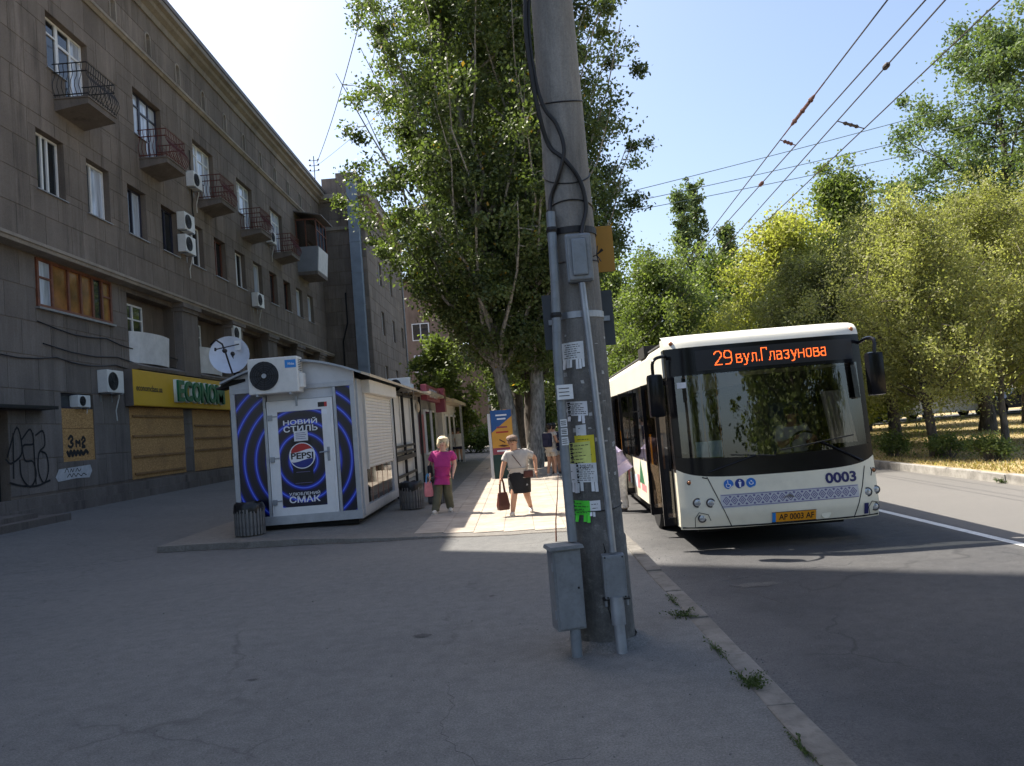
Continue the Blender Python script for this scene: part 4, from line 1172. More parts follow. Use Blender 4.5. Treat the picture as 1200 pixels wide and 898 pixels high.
roof.prism([(e0[0] - .01, e0[1] - .04), (e0[0], e0[1] + .004), (e1[0], e1[1] + .004), (e1[0], e1[1] - .05)], KY0 - .16, 26.4, 'y', 1)
kp(roof, 'roof', ['galv', 'roof_tan'])
# white door with printed glass
DX0, DX1, DZ0, DZ1 = -4.64, -3.50, .34, 2.48
dr = MB().box(DX0, DX0 + .14, KY0 - .02, KY0 + .06, DZ0, DZ1).box(DX1 - .16, DX1, KY0 - .02, KY0 + .06, DZ0, DZ1).box(DX0 + .14, DX1 - .16, KY0 - .018, KY0 + .06, DZ1 - .18, DZ1).box(DX0 + .14, DX1 - .16, KY0 - .018, KY0 + .06, DZ0, DZ0 + .17)
door = kp(dr, 'door', 'door_white')
def dp(mb, name, m): return mb.build(name, m, door, KB)
kp(MB().box(DX0 - .05, DX0 - .002, KY0 - .01, KY0 + .05, DZ0 - .04, DZ1 + .03).box(DX1 + .002, DX1 + .05, KY0 - .01, KY0 + .05, DZ0 - .04, DZ1 + .03).box(DX0 - .002, DX1 + .002, KY0 - .008, KY0 + .05, DZ1 + .002, DZ1 + .03).box(DX0 - .002, DX1 + .002, KY0 - .012, KY0 + .05, DZ0 - .06, DZ0 - .002), 'door_frame', 'door_white')
dp(MB().box(DX0 + .14, DX1 - .16, KY0 + .005, KY0 + .02, DZ0 + .17, DZ1 - .18), 'printed_glass', 'rings')
for z in (.62, 1.42, 2.2):
    dp(MB().box(DX0 - .03, DX0 + .05, KY0 - .045, KY0 - .02, z - .05, z + .05).box(DX0 - .01, DX0 + .14, KY0 - .035, KY0 - .022, z + .01, z + .03), 'hinge', 'galv')
dp(MB().box(DX1 - .1, DX1 - .05, KY0 - .028, KY0 - .02, 1.32, 1.58).tube([(DX1 - .075, KY0 - .03, 1.5), (DX1 - .075, KY0 - .075, 1.5), (DX1 - .23, KY0 - .08, 1.49)], .014, 6), 'handle', 'galv')
dp(MB().box(DX1 - .22, DX1 - .1, KY0 - .023, KY0 - .02, 2.34, 2.43), 'sticker', 'print_black')
dp(MB().box(DX1 - .1, DX1 - .05, KY0 - .023, KY0 - .02, 2.34, 2.43), 'sticker', 'print_red')
dp(MB().box(DX1 - .16, DX1 - .06, KY0 - .023, KY0 - .02, 2.2, 2.29), 'sticker', 'print_white')
def dtext(s, w, h, m, x, z, b=.0):
    o = text(s, w, h, m, door, (x - KB[0], KY0 + .0015 - KB[1], z - KB[2]), (PI / 2, 0, 0), b, .0015)
cx = (DX0 + .14 + DX1 - .16) / 2
dtext('НОВИЙ', .64, .115, 'print_white', cx, 2.10, .018)
dtext('СТИЛЬ', .64, .115, 'print_white', cx, 1.965, .018)
dtext('УЛЮБЛЕНИЙ', .58, .07, 'print_white', cx, .755, .01)
dtext('СМАК', .58, .125, 'print_white', cx, .645, .02)
# the round emblem on a dark can
rz_, rr_ = 1.455, .245
dp(MB().prism([(cx - .17, .92), (cx + .17, .92), (cx + .19, .96), (cx + .19, 1.74), (cx + .15, 1.80), (cx - .15, 1.80), (cx - .19, 1.74), (cx - .19, .96)], KY0 + .003, KY0 + .0045, 'y'), 'can_print', 'print_black')
for (z, w_) in ((.945, .16), (1.79, .14), (1.15, .13)): dp(MB().box(cx - w_, cx + w_, KY0 + .0018, KY0 + .003, z - .005, z + .005), 'can_edge', 'violet')
circ = [(math.cos(2 * PI * k / 40), math.sin(2 * PI * k / 40)) for k in range(40)]
dp(MB().prism([(cx + rr_ * a, rz_ + rr_ * b) for a, b in circ], KY0 + .0005, KY0 + .0019, 'y'), 'emblem_disc', 'print_white')
def wave(x, s): return s * (.055 + .03 * math.sin(x / rr_ * 2.2))
ri = rr_ * .93
up = [(x, wave(x, 1) + .035) for x in [(-.9 + 1.8 * k / 14) * ri for k in range(15)]]
top = up + [(ri * math.cos(t), ri * math.sin(t)) for t in [rad(28 + 124 * k / 12) for k in range(13)]]
dp(MB().prism([(cx + a, rz_ + b) for a, b in top], KY0 - .001, KY0 + .0004, 'y'), 'emblem_top', 'print_red')
lo = [(x, -wave(-x, 1) - .035) for x in [(.9 - 1.8 * k / 14) * ri for k in range(15)]]
bot = lo + [(ri * math.cos(t), ri * math.sin(t)) for t in [rad(208 + 124 * k / 12) for k in range(13)]]
dp(MB().prism([(cx + a, rz_ + b) for a, b in bot], KY0 - .001, KY0 + .0004, 'y'), 'emblem_bottom', 'print_blue')
o = text('PEPSI', .42, .12, 'print_black', door, (cx - KB[0], KY0 - .0022 - KB[1], rz_ - KB[2]), (PI / 2, 0, 0), .022, .001)
dp(MB().box(cx - .13, cx + .13, KY0 - .004, KY0 - .0025, 1.73, 1.92), 'paper_notice', 'paper')
for k in range(4): dp(MB().box(cx - .1, cx + .1 - .02 * (k % 2), KY0 - .005, KY0 - .0042, 1.77 + .035 * k, 1.78 + .035 * k), 'print_line', 'violet')
# the roller shutter on the street side
SY0, SY1, SZ0, SZ1 = 14.98, 18.05, 1.10, 2.56
kp(MB().bbox(KX1 - .04, KX1 + .20, SY0 - .05, SY1 + .12, SZ1, SZ1 + .26, .015), 'shutter_box', 'shutter')
n = 22
sl = MB().prism([(0, 0), (.012, .006), (.02, .033), (.012, .06), (0, .064)], 0, SY1 - SY0 - .12, 'y').mesh('slat', 'shutter')
for k in range(n):
    o = link('slat', sl, kiosk); o.location = (KX1 + .04 - KB[0], SY0 + .06 - KB[1], SZ0 + (SZ1 - SZ0) * k / n - KB[2])
for y in (SY0, SY1 - .05): kp(MB().box(KX1 - .02, KX1 + .075, y, y + .055, SZ0 - .02, SZ1), 'guide_rail', 'shutter')
pw = (SY1 - SY0) / 5
posters = ['booth_white', 'roof_tan', 'brown_leather', 'paper_grey', 'booth_white']
for k in range(5):
    a = SY0 + pw * k
    kp(MB().box(KX1 - .045, KX1 - .02, a + .03, a + pw - .03, .42, 1.08), 'poster', M('poster_%s' % 'abcde'[k], [(.62, .52, .44), (.6, .48, .42), (.42, .27, .2), (.46, .38, .33), (.55, .50, .46)][k], .35, 0, .75, 5.5, obj=False))
    kp(MB().box(KX1 - .015, KX1 - .01, a + .03, a + pw - .03, .42, 1.08), 'pane', 'clear_glass')
    kp(MB().bbox(KX1 - .05, KX1 - .006, a - .014, a + .014, .40, 1.09, .004), 'mullion', 'brown_wood')
kp(MB().bbox(KX1 - .06, KX1 + .04, KY0 + .1, KY1, .25, .41, .008), 'side_rail', 'alu')
kp(MB().bbox(KX1 - .05, KX1 + .035, KY0 + .1, SY0 - .055, .41, 2.82, .008), 'corner_panel', 'alu')
kp(MB().box(KX1 - .05, KX1 + .01, SY1 + .1, KY1 - .03, .41, 2.82), 'corner_panel', 'alu')
# the big air conditioner on the kiosk front
ac_unit('air_conditioner', 'large white air conditioner with dark round fan mounted over the kiosk door', (-4.42, KY0 - .03, 2.64), 0, .92, .66, .34, None, True)
# satellite dish on the roof corner
ds = thing('satellite_dish', 'pale round satellite dish on the left roof corner of the blue kiosk', 'satellite dish', (-5.36, 14.5, 2.93))
Rm = Euler((rad(-8), 0, rad(14))).to_matrix()
mb = MB(); n = 28; prof = [(0, 0), (.1, .008), (.2, .03), (.3, .068), (.365, .10)]
def dpt(r, h, a): return Rm @ Vector((r * math.cos(a), .10 - h, r * math.sin(a))) + Vector((0, 0, .54))
vs, fs = [], []
for side in (0, .008):
    for (r, h) in prof[1:]:
        for k in range(n): vs.append(dpt(r, h - side, 2 * PI * k / n))
m_ = len(prof) - 1
for s in (0, 1):
    o_ = s * m_ * n
    for i in range(m_ - 1):
        for k in range(n): fs.append((o_ + i * n + k, o_ + i * n + (k + 1) % n, o_ + (i + 1) * n + (k + 1) % n, o_ + (i + 1) * n + k))
    fs.append(tuple(o_ + k for k in range(n)))
for k in range(n): fs.append(((m_ - 1) * n + k, (m_ - 1) * n + (k + 1) % n, (2 * m_ - 1) * n + (k + 1) % n, (2 * m_ - 1) * n + k))
mb.add(vs, fs).build('reflector', 'dish', ds, smooth=True)
P_ = lambda x, y, z: (Rm @ Vector((x, y, z)) + Vector((0, 0, .54)))[:]
MB().tube([P_(-.32, -.01, .21), P_(-.2, -.22, .24), P_(-.08, -.36, .12), P_(-.02, -.4, -.06), P_(.02, -.3, -.24), P_(.04, -.02, -.36)], .017, 6).build('feed_arm', 'iron', ds)
MB().ell(P_(-.03, -.42, -.03), (.045, .07, .045), 8).ell(P_(.1, -.36, -.08), (.04, .06, .045), 8).tube([P_(-.2, -.36, .02), P_(.22, -.36, .1)], .012, 5).tube([P_(-.2, -.36, -.01), P_(-.2, -.36, .05)], .02, 5).build('receiver', 'iron', ds)
MB().box(.1, .22, .02, .024, .62, .8).build('sticker', 'paper_grey', ds)
MB().tube([(0.02, .12, .54), (0.05, .12, .0), (.1, .05, -.14)], .03, 6).tube([(-.25, -.1, -.1), (.5, .1, .12)], .025, 5).tube([(.04, .12, .2), (.6, .1, .2)], .02, 5).build('mount', 'iron', ds)
MB().prism([(-.22, -.12), (.3, .0), (.3, .05), (-.1, .04)], -.1, .3, 'y').build('bracket_plate', 'chassis', ds)

# ------------------------------------------------------------------ booths behind the kiosk
PB = (-3.0, 18.9, .125)
pav = thing('trade_pavilion', 'white panelled trade pavilion with thin black bars behind the blue kiosk', 'pavilion', PB)
for k, (a, b) in enumerate(((18.95, 20.6), (20.68, 22.5), (22.58, 24.3))):
    MB().box(-3.22 - .03 * (k == 2), -3.15, a, b, .45, 2.72).build('wall_panel', 'booth_white', pav, PB)
MB().box(-5.2, -3.23, 18.9, 24.35, .2, 2.8).build('body', 'booth_grey', pav, PB)
MB().box(-3.21, -3.1, 18.9, 24.35, .12, .44).build('base', 'booth_grey', pav, PB)
for y in (18.98, 20.64, 22.54, 24.3): MB().box(-3.1, -3.03, y - .035, y + .035, .13, 2.83).build('post', 'iron', pav, PB)
for z in (.62, 1.22, 1.38, 2.76): MB().box(-3.095, -3.04, 18.98, 22.54, z - .03, z + .03).build('rail', 'iron', pav, PB)
MB().box(-3.14, -3.02, 19.0, 22.5, 1.02, 1.14).build('rail', 'iron', pav, PB)
MB().lathe([(.16, -3.09), (.17, -3.06), (.10, -3.03)], 16, 0, (0, 24.0, 2.5), 'x').build('round_lamp', 'roof_tan', pav, PB)
SB = (-3.0, 25.0, .125)
bo = thing('red_sign_booth', 'grey trade booth with a red sign board over its counter', 'booth', SB)
MB().box(-5.4, -3.3, 24.6, 31.5, .12, 2.9).build('wall', 'booth_grey', bo, SB)
MB().box(-5.5, -2.7, 24.5, 31.8, 2.9, 3.0).build('roof', 'roof_tan', bo, SB)
MB().bbox(-3.05, -2.85, 24.7, 28.9, 2.74, 3.24, .02).build('sign_board', 'red_sign', bo, SB)
MB().box(-3.05, -2.7, 28.95, 29.6, 2.4, 3.3).build('sign_board', 'red_sign', bo, SB)
text('МАГАЗИН', 2.4, .3, 'print_white', bo, (.16, 1.6, 2.86), (PI / 2, 0, PI / 2), .02, .002)
MB().box(-3.28, -3.2, 25.6, 26.3, 1.0, 2.3).build('poster', 'red_sign', bo, SB)
for (a, b) in ((27.0, 28.2), (29.0, 30.0)):
    w = MB().box(-3.29, -3.22, a, b, .9, 2.5).build('window', 'white_pvc', bo, SB)
    MB().box(-3.225, -3.21, a + .08, b - .08, .98, 2.42).build('pane', 'pane_dark', w, SB)
ac_unit('air_conditioner', 'dark sided air conditioner on the booth roof beside the red sign', (-3.6, 24.2, 3.0), 0, .7, .45, .3)
TB = (-3.0, 33.0, .125)
bt = thing('far_booth', 'pale far trade booth with a flat tan roof, last of the row', 'booth', TB)
MB().box(-5.4, -3.15, 32.2, 40.5, .12, 2.85).build('wall', 'booth_white', bt, TB)
MB().box(-5.5, -2.6, 32.0, 40.8, 2.85, 3.0).build('roof', 'roof_tan', bt, TB)
for (a, b) in ((33.0, 34.2), (35.2, 36.6), (37.5, 38.4)):
    w = MB().box(-3.16, -3.08, a, b, .5, 2.4).build('window', 'white_pvc', bt, TB)
    MB().box(-3.085, -3.07, a + .08, b - .08, .6, 2.3).build('pane', 'pane_dark', w, TB)
MB().box(-2.75, -2.65, 36.8, 36.9, .12, 2.85).build('post', 'alu', bt, TB)

# ------------------------------------------------------------------ litter bins
def bin_(label, x, y, z, bag=True):
    t = thing('litter_bin', label, 'litter bin', (x, y, z), random.uniform(0, 1), 'litter bins by the kiosks')
    MB().lathe([(.20, 0), (.235, .03), (.25, .45), (.255, .5)], 22).lathe([(.24, .5), (.24, .46)], 22).build('drum', 'bin', t)
    rib = MB().box(-.016, .016, -.022, .012, .03, .49).mesh('rib', 'bin')
    for k in range(26):
        a = 2 * PI * k / 26
        o = link('rib', rib, t); o.location = (.245 * math.sin(a), -.245 * math.cos(a), 0); o.rotation_euler = (0, 0, a)
    mb = MB()
    pr = [(.265, .42), (.272, .5), (.262, .57), (.235, .6), (.2, .53), (.1, .48)]
    n = 26; vs = []
    for i, (r, h) in enumerate(pr):
        for k in range(n):
            q = r + random.uniform(-.012, .012); a = 2 * PI * k / n
            vs.append((q * math.cos(a), q * math.sin(a), h + random.uniform(-.02, .02)))
    fs = [(i * n + k, i * n + (k + 1) % n, (i + 1) * n + (k + 1) % n, (i + 1) * n + k) for i in range(len(pr) - 1) for k in range(n)] + [tuple((len(pr) - 1) * n + k for k in range(n))]
    mb.add(vs, fs).build('bag', 'bag_black', t, smooth=True)
bin_('ribbed concrete litter bin at the left front corner of the blue kiosk', -4.97, 13.95, pz(-4.9))
bin_('ribbed litter bin with black bag by the street side of the pavilion', -2.45, 16.9, pz(-2.4))
bin_('ribbed litter bin partly hidden behind the woman in magenta', -1.95, 17.9, pz(-1.9))

# ------------------------------------------------------------------ advertising stele
sp = thing('advertising_stele', 'blue and orange advertising stele on a dark green base by the pavement', 'advertising sign', (-.55, 25.0, pz(-.5)))
MB().bbox(-.33, .36, -.12, .12, 0, .78, .01).build('base', 'stella_green', sp)
MB().bbox(-.33, .36, -.10, .10, .78, 2.22, .01).build('panel', 'stella_orange', sp)
MB().prism([(-.325, 1.5), (.355, 2.0), (.355, 2.215), (-.325, 2.215)], -.105, -.101, 'y').build('blue_field', 'stella_blue', sp)
MB().prism([(-.325, .79), (.355, .79), (.355, 1.0), (-.325, 1.0)], -.1045, -.101, 'y').build('red_field', 'red_sign', sp)
MB().box(-.43, -.34, -.1, .1, 0, 2.12).build('side_post', 'white_sheet', sp)
for (z, w_, m_) in ((2.05, .36, 'print_white'), (1.93, .28, 'print_white'), (1.66, .34, 'red_sign'), (1.5, .4, 'print_red'), (.9, .42, 'print_white')):
    MB().box(.02 - w_ / 2, .02 + w_ / 2, -.108, -.1055, z - .025, z + .025).build('print_line', m_, sp)
MB().prism([(-.1, 1.25), (.08, 1.14), (.1, 1.17), (-.08, 1.28)], -.107, -.1045, 'y').prism([(-.15, 1.06), (0, 1.1), (.2, 1.05), (.05, 1.02)], -.107, -.1045, 'y').build('picture_print', 'brown_leather', sp)

# ------------------------------------------------------------------ the concrete pole in the foreground and what hangs on it
PX, PY = 0.545, 6.03
def pr(z): return 0.215 - 0.0095 * z
pole = thing('concrete_pole', 'tall tapered concrete utility pole plastered with notices at the kerb', 'utility pole', (PX, PY, 0))
mb = MB()
zs = [-.2, 0, .4, .8, .82, 1.2, 1.6, 2.2, 2.8, 3.4, 4, 5, 6, 7, 8, 9.2]
mb.lathe([(pr(z) + (.012 if z <= .8 else 0), z) for z in zs], 40)
mb.build('shaft', 'concrete', pole, smooth=True)
mb = MB(); n = 30
vs = [(0, 0, .035)] + [((.28 + .1 * random.random()) * math.cos(2 * PI * k / n), (.27 + .1 * random.random()) * math.sin(2 * PI * k / n), .0005) for k in range(n)]
vs2 = [(.24 * math.cos(2 * PI * k / n), .24 * math.sin(2 * PI * k / n), .05 + .012 * random.random()) for k in range(n)]
mb.add(vs[1:] + vs2, [(k, (k + 1) % n, n + (k + 1) % n, n + k) for k in range(n)]).build('footing', 'walk', pole, smooth=True)
def ring(z, r, th, m, nm='band', h=.04, dr=.006):
    R_ = pr(z)
    return MB().lathe([(R_ + .0005, z - h / 2), (R_ + dr, z - h / 2), (R_ + dr, z + h / 2), (R_ + .0005, z + h / 2)], 36, cap=False).build(nm, m, pole)
ring(3.18, 0, 0, 'iron', 'steel_band', .05, .012); ring(2.52, 0, 0, 'galv', 'steel_band', .05, .008)
for z, tw in ((4.25, .06), (3.66, .12), (3.36, -.05), (2.95, .02), (1.05, .03)):
    MB().tube([((pr(z) + .004) * math.cos(a), (pr(z) + .004) * math.sin(a), z + tw * math.sin(a)) for a in [2 * PI * k / 30 for k in range(31)]], .006 if z > 1.2 else .004, 5, cap=False).build('wire_loop', 'iron', pole)
MB().tube([(.02 + .012 * math.sin(q * 2.3), -pr(.5) - .009, .78 - .06 * q) for q in range(11)], [.002] + [.006] * 9 + [.002], 5).build('crack', 'chassis', pole)
mb = MB()
for k in range(9):
    a = random.uniform(0, 6.28); mb.tube([(.17, -.12, 2.98), (.17 + .06 * math.cos(a), -.14 + .03 * math.sin(a * 2), 2.98 + .07 * math.sin(a))], .004, 4)
mb.build('wire_tuft', 'iron', pole)
# the steel conduits and cabinets belong to the installation on the pole
cd = thing('cable_conduit', 'long grey steel conduit up the left side of the concrete pole', 'conduit', (PX, PY, 0))
MB().tube([(-.25, -.33, .0), (-.25, -.33, .2)], .04, 10).tube([(-.21, -.26, .82), (-.215, -.25, 1.4), (-.205, -.23, 2.2), (-.175, -.21, 2.8), (-.165, -.2, 3.32)], .035, 12).build('pipe', 'steel', cd, smooth=True)
for z in (2.52, 3.18): MB().lathe([(.04, z - .02), (.044, z), (.04, z + .02)], 12, 0, (-.19 if z < 3 else -.168, -.215 if z < 3 else -.202, 0)).build('clamp', 'iron', cd)
c2 = thing('cable_conduit', 'thin grey conduit running down the front of the pole between the two small boxes', 'conduit', (PX, PY, 0))
MB().tube([(.025, -.235, 2.75), (.045, -.24, 2.2), (.062, -.245, 1.6), (.075, -.265, 1.1), (.08, -.28, .72)], .026, 10).build('pipe', 'galv', c2, smooth=True)
MB().tube([(.075, -.3, .4), (.075, -.31, .2)], .052, 12).tube([(.075, -.31, .22), (.078, -.33, -.02)], .04, 12).build('lower_pipe', 'galv', c2, smooth=True)
def cabinet(name, label, loc, w, h, d, m, rz=0, tilt=0):
    t = thing(name, label, 'electric box', loc, rz); t.rotation_euler = (0, tilt, rz)
    MB().bbox(-w / 2, w / 2, -d, 0, 0, h, .008).build('casing', m, t)
    MB().bbox(-w / 2 + .014, w / 2 - .014, -d - .008, -d + .001, .014, h - .014, .004).build('lid', m, t)
    return t
b1 = cabinet('junction_cabinet', 'tall grey steel cabinet at the left foot of the concrete pole', (PX - .305, PY - .21, .2), .215, .585, .17, 'box_steel', rad(12))
MB().prism([(-.13, .585), (.13, .585), (.12, .61), (-.12, .61)], -.2, .01, 'y').build('hood', 'box_steel', b1)
for z in (.12, .46): MB().tube([(-.1085, -.15, z - .03), (-.1085, -.15, z + .03)], .009, 6).build('hinge', 'galv', b1)
MB().ell((.07, -.18, .3), (.009, .006, .009), 6).build('lock', 'iron', b1)
b2 = cabinet('junction_box', 'small grey steel box low on the right front of the concrete pole', (PX + .075, PY - .215, .385), .165, .32, .1, 'box_steel', 0, rad(0))
for (x, z) in ((-.065, .015), (.065, .015), (-.065, .305), (.065, .305)): MB().ell((x, -.112, z), (.007, .005, .007), 6).build('bolt', 'iron', b2)
MB().box(-.1, .1, -.09, -.01, -.012, -.001).build('flange', 'iron', b2)
for x in (-.075, .08): MB().tube([(x, -.05, -.06), (x, -.05, -.01)], .012, 6).build('gland', 'galv', b2)
b3 = thing('meter_box', 'rounded grey meter box with ribbed lid high on the front of the pole', 'electric box', (PX + .02, PY - .185, 2.755), 0)
MB().bbox(-.1, .1, -.075, 0, 0, .375, .02).build('casing', 'steel', b3)
MB().bbox(-.088, .088, -.092, -.07, .012, .363, .012).build('lid', 'box_steel', b3)
MB().bbox(-.058, .058, -.108, -.088, .045, .33, .014).build('raised_panel', 'steel', b3)
# cables from above into the boxes
cb = thing('pole_cable', 'two thick black cables hanging down the upper pole and crossing', 'cable', (PX, PY, 0))
def on(x, z, d=.02): 
    R_ = pr(z); x = max(-R_ - .06, min(R_, x))
    return (x, -math.sqrt(max(0, R_ * R_ - x * x)) - d, z)
MB().tube(spline([(-.05, -.3, 9.0), (-.12, -.3, 6.6), (-.17, -.26, 5.5), (-.215, -.24, 5.1), (-.24, -.235, 4.75), (-.225, -.23, 4.4), (-.19, -.2, 4.1), on(-.13, 3.86, .03), on(-.02, 3.72, .025), on(.085, 3.55, .025), on(.115, 3.35, .03), on(.075, 3.2, .03), (.05, -.235, 3.12)]), .017, 8).build('cable', 'cable', cb, smooth=True)
MB().tube(spline([(-.03, -.28, 9.0), (-.09, -.27, 6.6), (-.14, -.25, 5.5), (-.185, -.22, 5.1), (-.215, -.215, 4.75), (-.2, -.21, 4.4), (-.15, -.2, 4.15), on(-.06, 4.0, .03), on(-.02, 3.8, .03), on(-.08, 3.6, .03), on(-.15, 3.45, .03), (-.172, -.2, 3.28)]), .0155, 8).build('cable', 'cable', cb, smooth=True)
# road signs seen from the back on the far side of the pole
s1 = thing('road_sign', 'orange metal plate behind the upper right of the pole', 'sign', (PX + .25, PY + .2, 2.9))
MB().bbox(-.06, .1, -.006, .0, 0, .38, .002).build('plate', 'orange_plate', s1)
MB().box(-.14, .05, .001, .02, .16, .2).build('bracket', 'iron', s1)
s2 = thing('road_sign', 'dark grey back of a road sign behind the pole at bracket height', 'sign', (PX + .02, PY + .21, 2.3))
MB().bbox(-.29, .285, 0, .006, 0, .45, .002).build('plate', 'sign_back', s2)
MB().box(-.25, .25, -.02, -.001, .2, .24).build('bracket', 'galv', s2)
# paper notices pasted round the pole
def notice(label, x0, x1, z0, z1, m, strips=0, lines=6, side='b', head=None, lift=.002, skew=0.0, head_h=.03):
    zc = (z0 + z1) / 2; R_ = pr(z0) + lift
    t = thing('paper_notice', label, 'notice', (PX, PY, zc), 0, 'notices pasted on the pole')
    def W_(x, z, d=0.0):
        a = max(-1, min(1, (x - PX) / R_)); q = math.asin(a)
        return ((R_ + d) * math.sin(q), -(R_ + d) * math.cos(q), z - zc + skew * (x - (x0 + x1) / 2))
    def sheet(a, b, c, d, dd=0.0, mb=None, n=6, curl=0.0):
        mb = mb or MB()
        for k in range(n):
            p, q = a + (b - a) * k / n, a + (b - a) * (k + 1) / n
            mb.quad(W_(p, c, dd + curl), W_(q, c, dd + curl), W_(q, d, dd), W_(p, d, dd))
        return mb
    zb = z0
    skew = skew or random.uniform(-.07, .07)
    body = MB()
    if strips:
        zb = z0 + (z1 - z0) * .36
        w_ = (x1 - x0) / strips
        for k in range(strips):
            if random.random() < .2: continue
            s = sheet(x0 + w_ * k + .002, x0 + w_ * (k + 1) - .002, z0 + random.uniform(0, .02), zb, 0, None, 2, random.uniform(.002, .02))
            s.build('tear_strip', m, t)
    sheet(x0, x1, zb, z1, 0, body).build('sheet', m, t)
    ink = MB(); 
    top = z1 - .012
    for k in range(lines):
        z = top - (z1 - zb - .02) * (k + .5) / lines
        if head and k == 0: continue
        a = x0 + .012 + random.uniform(0, .015); b = x1 - .012 - random.uniform(0, .05)
        x = a
        while x < b:
            l = random.uniform(.008, .03); sheet(x, min(b, x + l), z - .0025, z + .0025, .0012, ink, 1); x += l + .006
    if side == 'l':
        for k in range(5):
            z = z0 + (z1 - z0) * (.12 + .19 * k)
            sheet(x0 + .004, x0 + .026, z, z + .016, .0012, ink, 1); sheet(x0 + .006, x0 + .02, z + .02, z + .03, .0012, ink, 1)
    tag(ink.build('print', 'ink', t), kind='stuff')
    if head:
        for i, ch in enumerate(head):
            u = (i + .5) / len(head); x = x0 + .035 + (x1 - x0 - .06) * u
            p = W_(x, z1 - .012 - head_h / 2, .0015); a = math.asin(max(-1, min(1, (x - PX) / R_)))
            text(ch, (x1 - x0 - .06) / len(head) * .8, head_h, 'ink', t, p, (PI / 2, 0, a), .02, 0.0)
    return t
sc_ = MB()
for k in range(46):
    z = random.uniform(.95, 2.45); a0 = random.uniform(-1.2, 1.2); w_ = random.uniform(.01, .05) / pr(z); h_ = random.uniform(.006, .04); R_ = pr(z - .05) + .0008 + .0002 * k / 46
    q = [(a0 - w_ * random.uniform(.3, .5), z - h_ * random.uniform(.2, .5)), (a0 + w_ * random.uniform(.3, .5), z - h_ * random.uniform(.1, .5)), (a0 + w_ * random.uniform(.1, .5), z + h_ * random.uniform(.3, .5)), (a0 - w_ * random.uniform(.1, .5), z + h_ * random.uniform(.2, .5))]
    sc_.quad(*[(R_ * math.sin(a), -R_ * math.cos(a), zz) for a, zz in q])
tag(sc_.build('paper_scrap', M('old_paper_scrap', (.40, .40, .39), .9, 0, .3, 30), pole), kind='stuff')
notice('white typed notice with torn strips, uppermost sheet on the pole', .385, .545, 2.10, 2.31, 'paper_grey', 7, 7)
notice('white sheet with phone strips at its left edge, below the meter pipe', .385, .535, 1.685, 1.855, 'paper', 6, 6, 'l')
notice('small white scrap with a dark picture under the phone strip sheet', .435, .51, 1.575, 1.675, 'paper_grey', 0, 3)
notice('yellow glossy flyer behind the lime sheet on the pole', .42, .565, 1.38, 1.595, 'paper_yellow', 0, 5, 'b', None, .003)
notice('lime green sheet with black phone strips on the yellow flyer', .378, .53, 1.37, 1.545, 'paper_lime', 0, 6, 'l', None, .006)
notice('crumpled pale blue paper hanging by the left conduit', .355, .415, 1.16, 1.385, 'paper', 3, 4, 'b', None, .012)
notice('white sheet headed in bold capitals with a table of numbers', .405, .565, 1.16, 1.385, 'paper_grey', 6, 8, 'l', 'РОБОТА', .006)
notice('bright green torn sheet, lowest on the pole', .358, .49, .935, 1.105, 'paper_green', 5, 4, 'l', None, .005)
notice('plain white torn scrap right of the bright green sheet', .485, .57, .975, 1.10, 'paper', 4, 2)
for (z, w_, h_, lb) in ((1.93, .12, .11, 'white card tied across the left conduit'), (1.70, .05, .055, 'topmost of three small white stickers on the left conduit'), (1.635, .05, .05, 'middle one of three small white stickers on the left conduit'), (1.565, .05, .06, 'lowest of three small white stickers on the left conduit')):
    t = thing('paper_notice', lb, 'notice', (PX - .205, PY - .285, z), 0, 'notices pasted on the pole')
    MB().box(-w_ / 2 + .03 * (w_ > .1), w_ / 2 + .03 * (w_ > .1), -.003, .0, -h_ / 2, h_ / 2).build('sheet', 'paper_grey', t)
    mb = MB()
    for k in range(3): mb.box(-w_ / 2 + .04 * (w_ > .1) + .004, w_ / 2 * .7 + .02 * (w_ > .1), -.0045, -.0032, h_ * (.25 - .25 * k) - .003, h_ * (.25 - .25 * k) + .003)
    mb.build('print', 'ink', t)
st = MB().tube([(-.02, 0, 0), (.0, .02, .3), (.05, .05, .62), (.09, .07, .95)], [.012, .009, .007, .005], 6).build('dry_stick', 'brown_wood')
st.location = (.43, 11.1, 0.0); tag(st, 'thin brown stick standing just left of the concrete pole', 'stick')

# ------------------------------------------------------------------ the city bus
BW, BL = 2.52, 11.9
bus = thing('city_bus', 'cream city bus with lit orange route display, standing at the kerb with doors open', 'bus', (1.985, 9.82, ROAD_Z), rad(-1.8))
def FYc(x, z):
    pts = [(0.3, .06), (.5, .0), (.95, .025), (1.1, .035), (2.66, .12), (2.74, .155), (2.80, .23), (2.84, .40)]
    y = pts[-1][1]
    for (a, b) in zip(pts[:-1], pts[1:]):
        if z <= b[0]:
            t = max(0, (z - a[0]) / (b[0] - a[0])); y = a[1] + (b[1] - a[1]) * t; break
    u = abs(x - BW / 2) / (BW / 2)
    return y + .04 * u ** 2 + .11 * u ** 7
def fpatch(mb, x0, x1, z0, z1, d=0.0, nx=14, nz=6, mi=0):
    """z0/z1 may be functions of x"""
    vs = []
    for j in range(nz + 1):
        for i in range(nx + 1):
            x = x0 + (x1 - x0) * i / nx
            a = z0(x) if callable(z0) else z0; b = z1(x) if callable(z1) else z1
            z = a + (b - a) * j / nz
            vs.append((x, FYc(x, z) - d, z))
    fs = [(j * (nx + 1) + i, j * (nx + 1) + i + 1, (j + 1) * (nx + 1) + i + 1, (j + 1) * (nx + 1) + i) for j in range(nz) for i in range(nx)]
    return mb.add(vs, fs, mi)
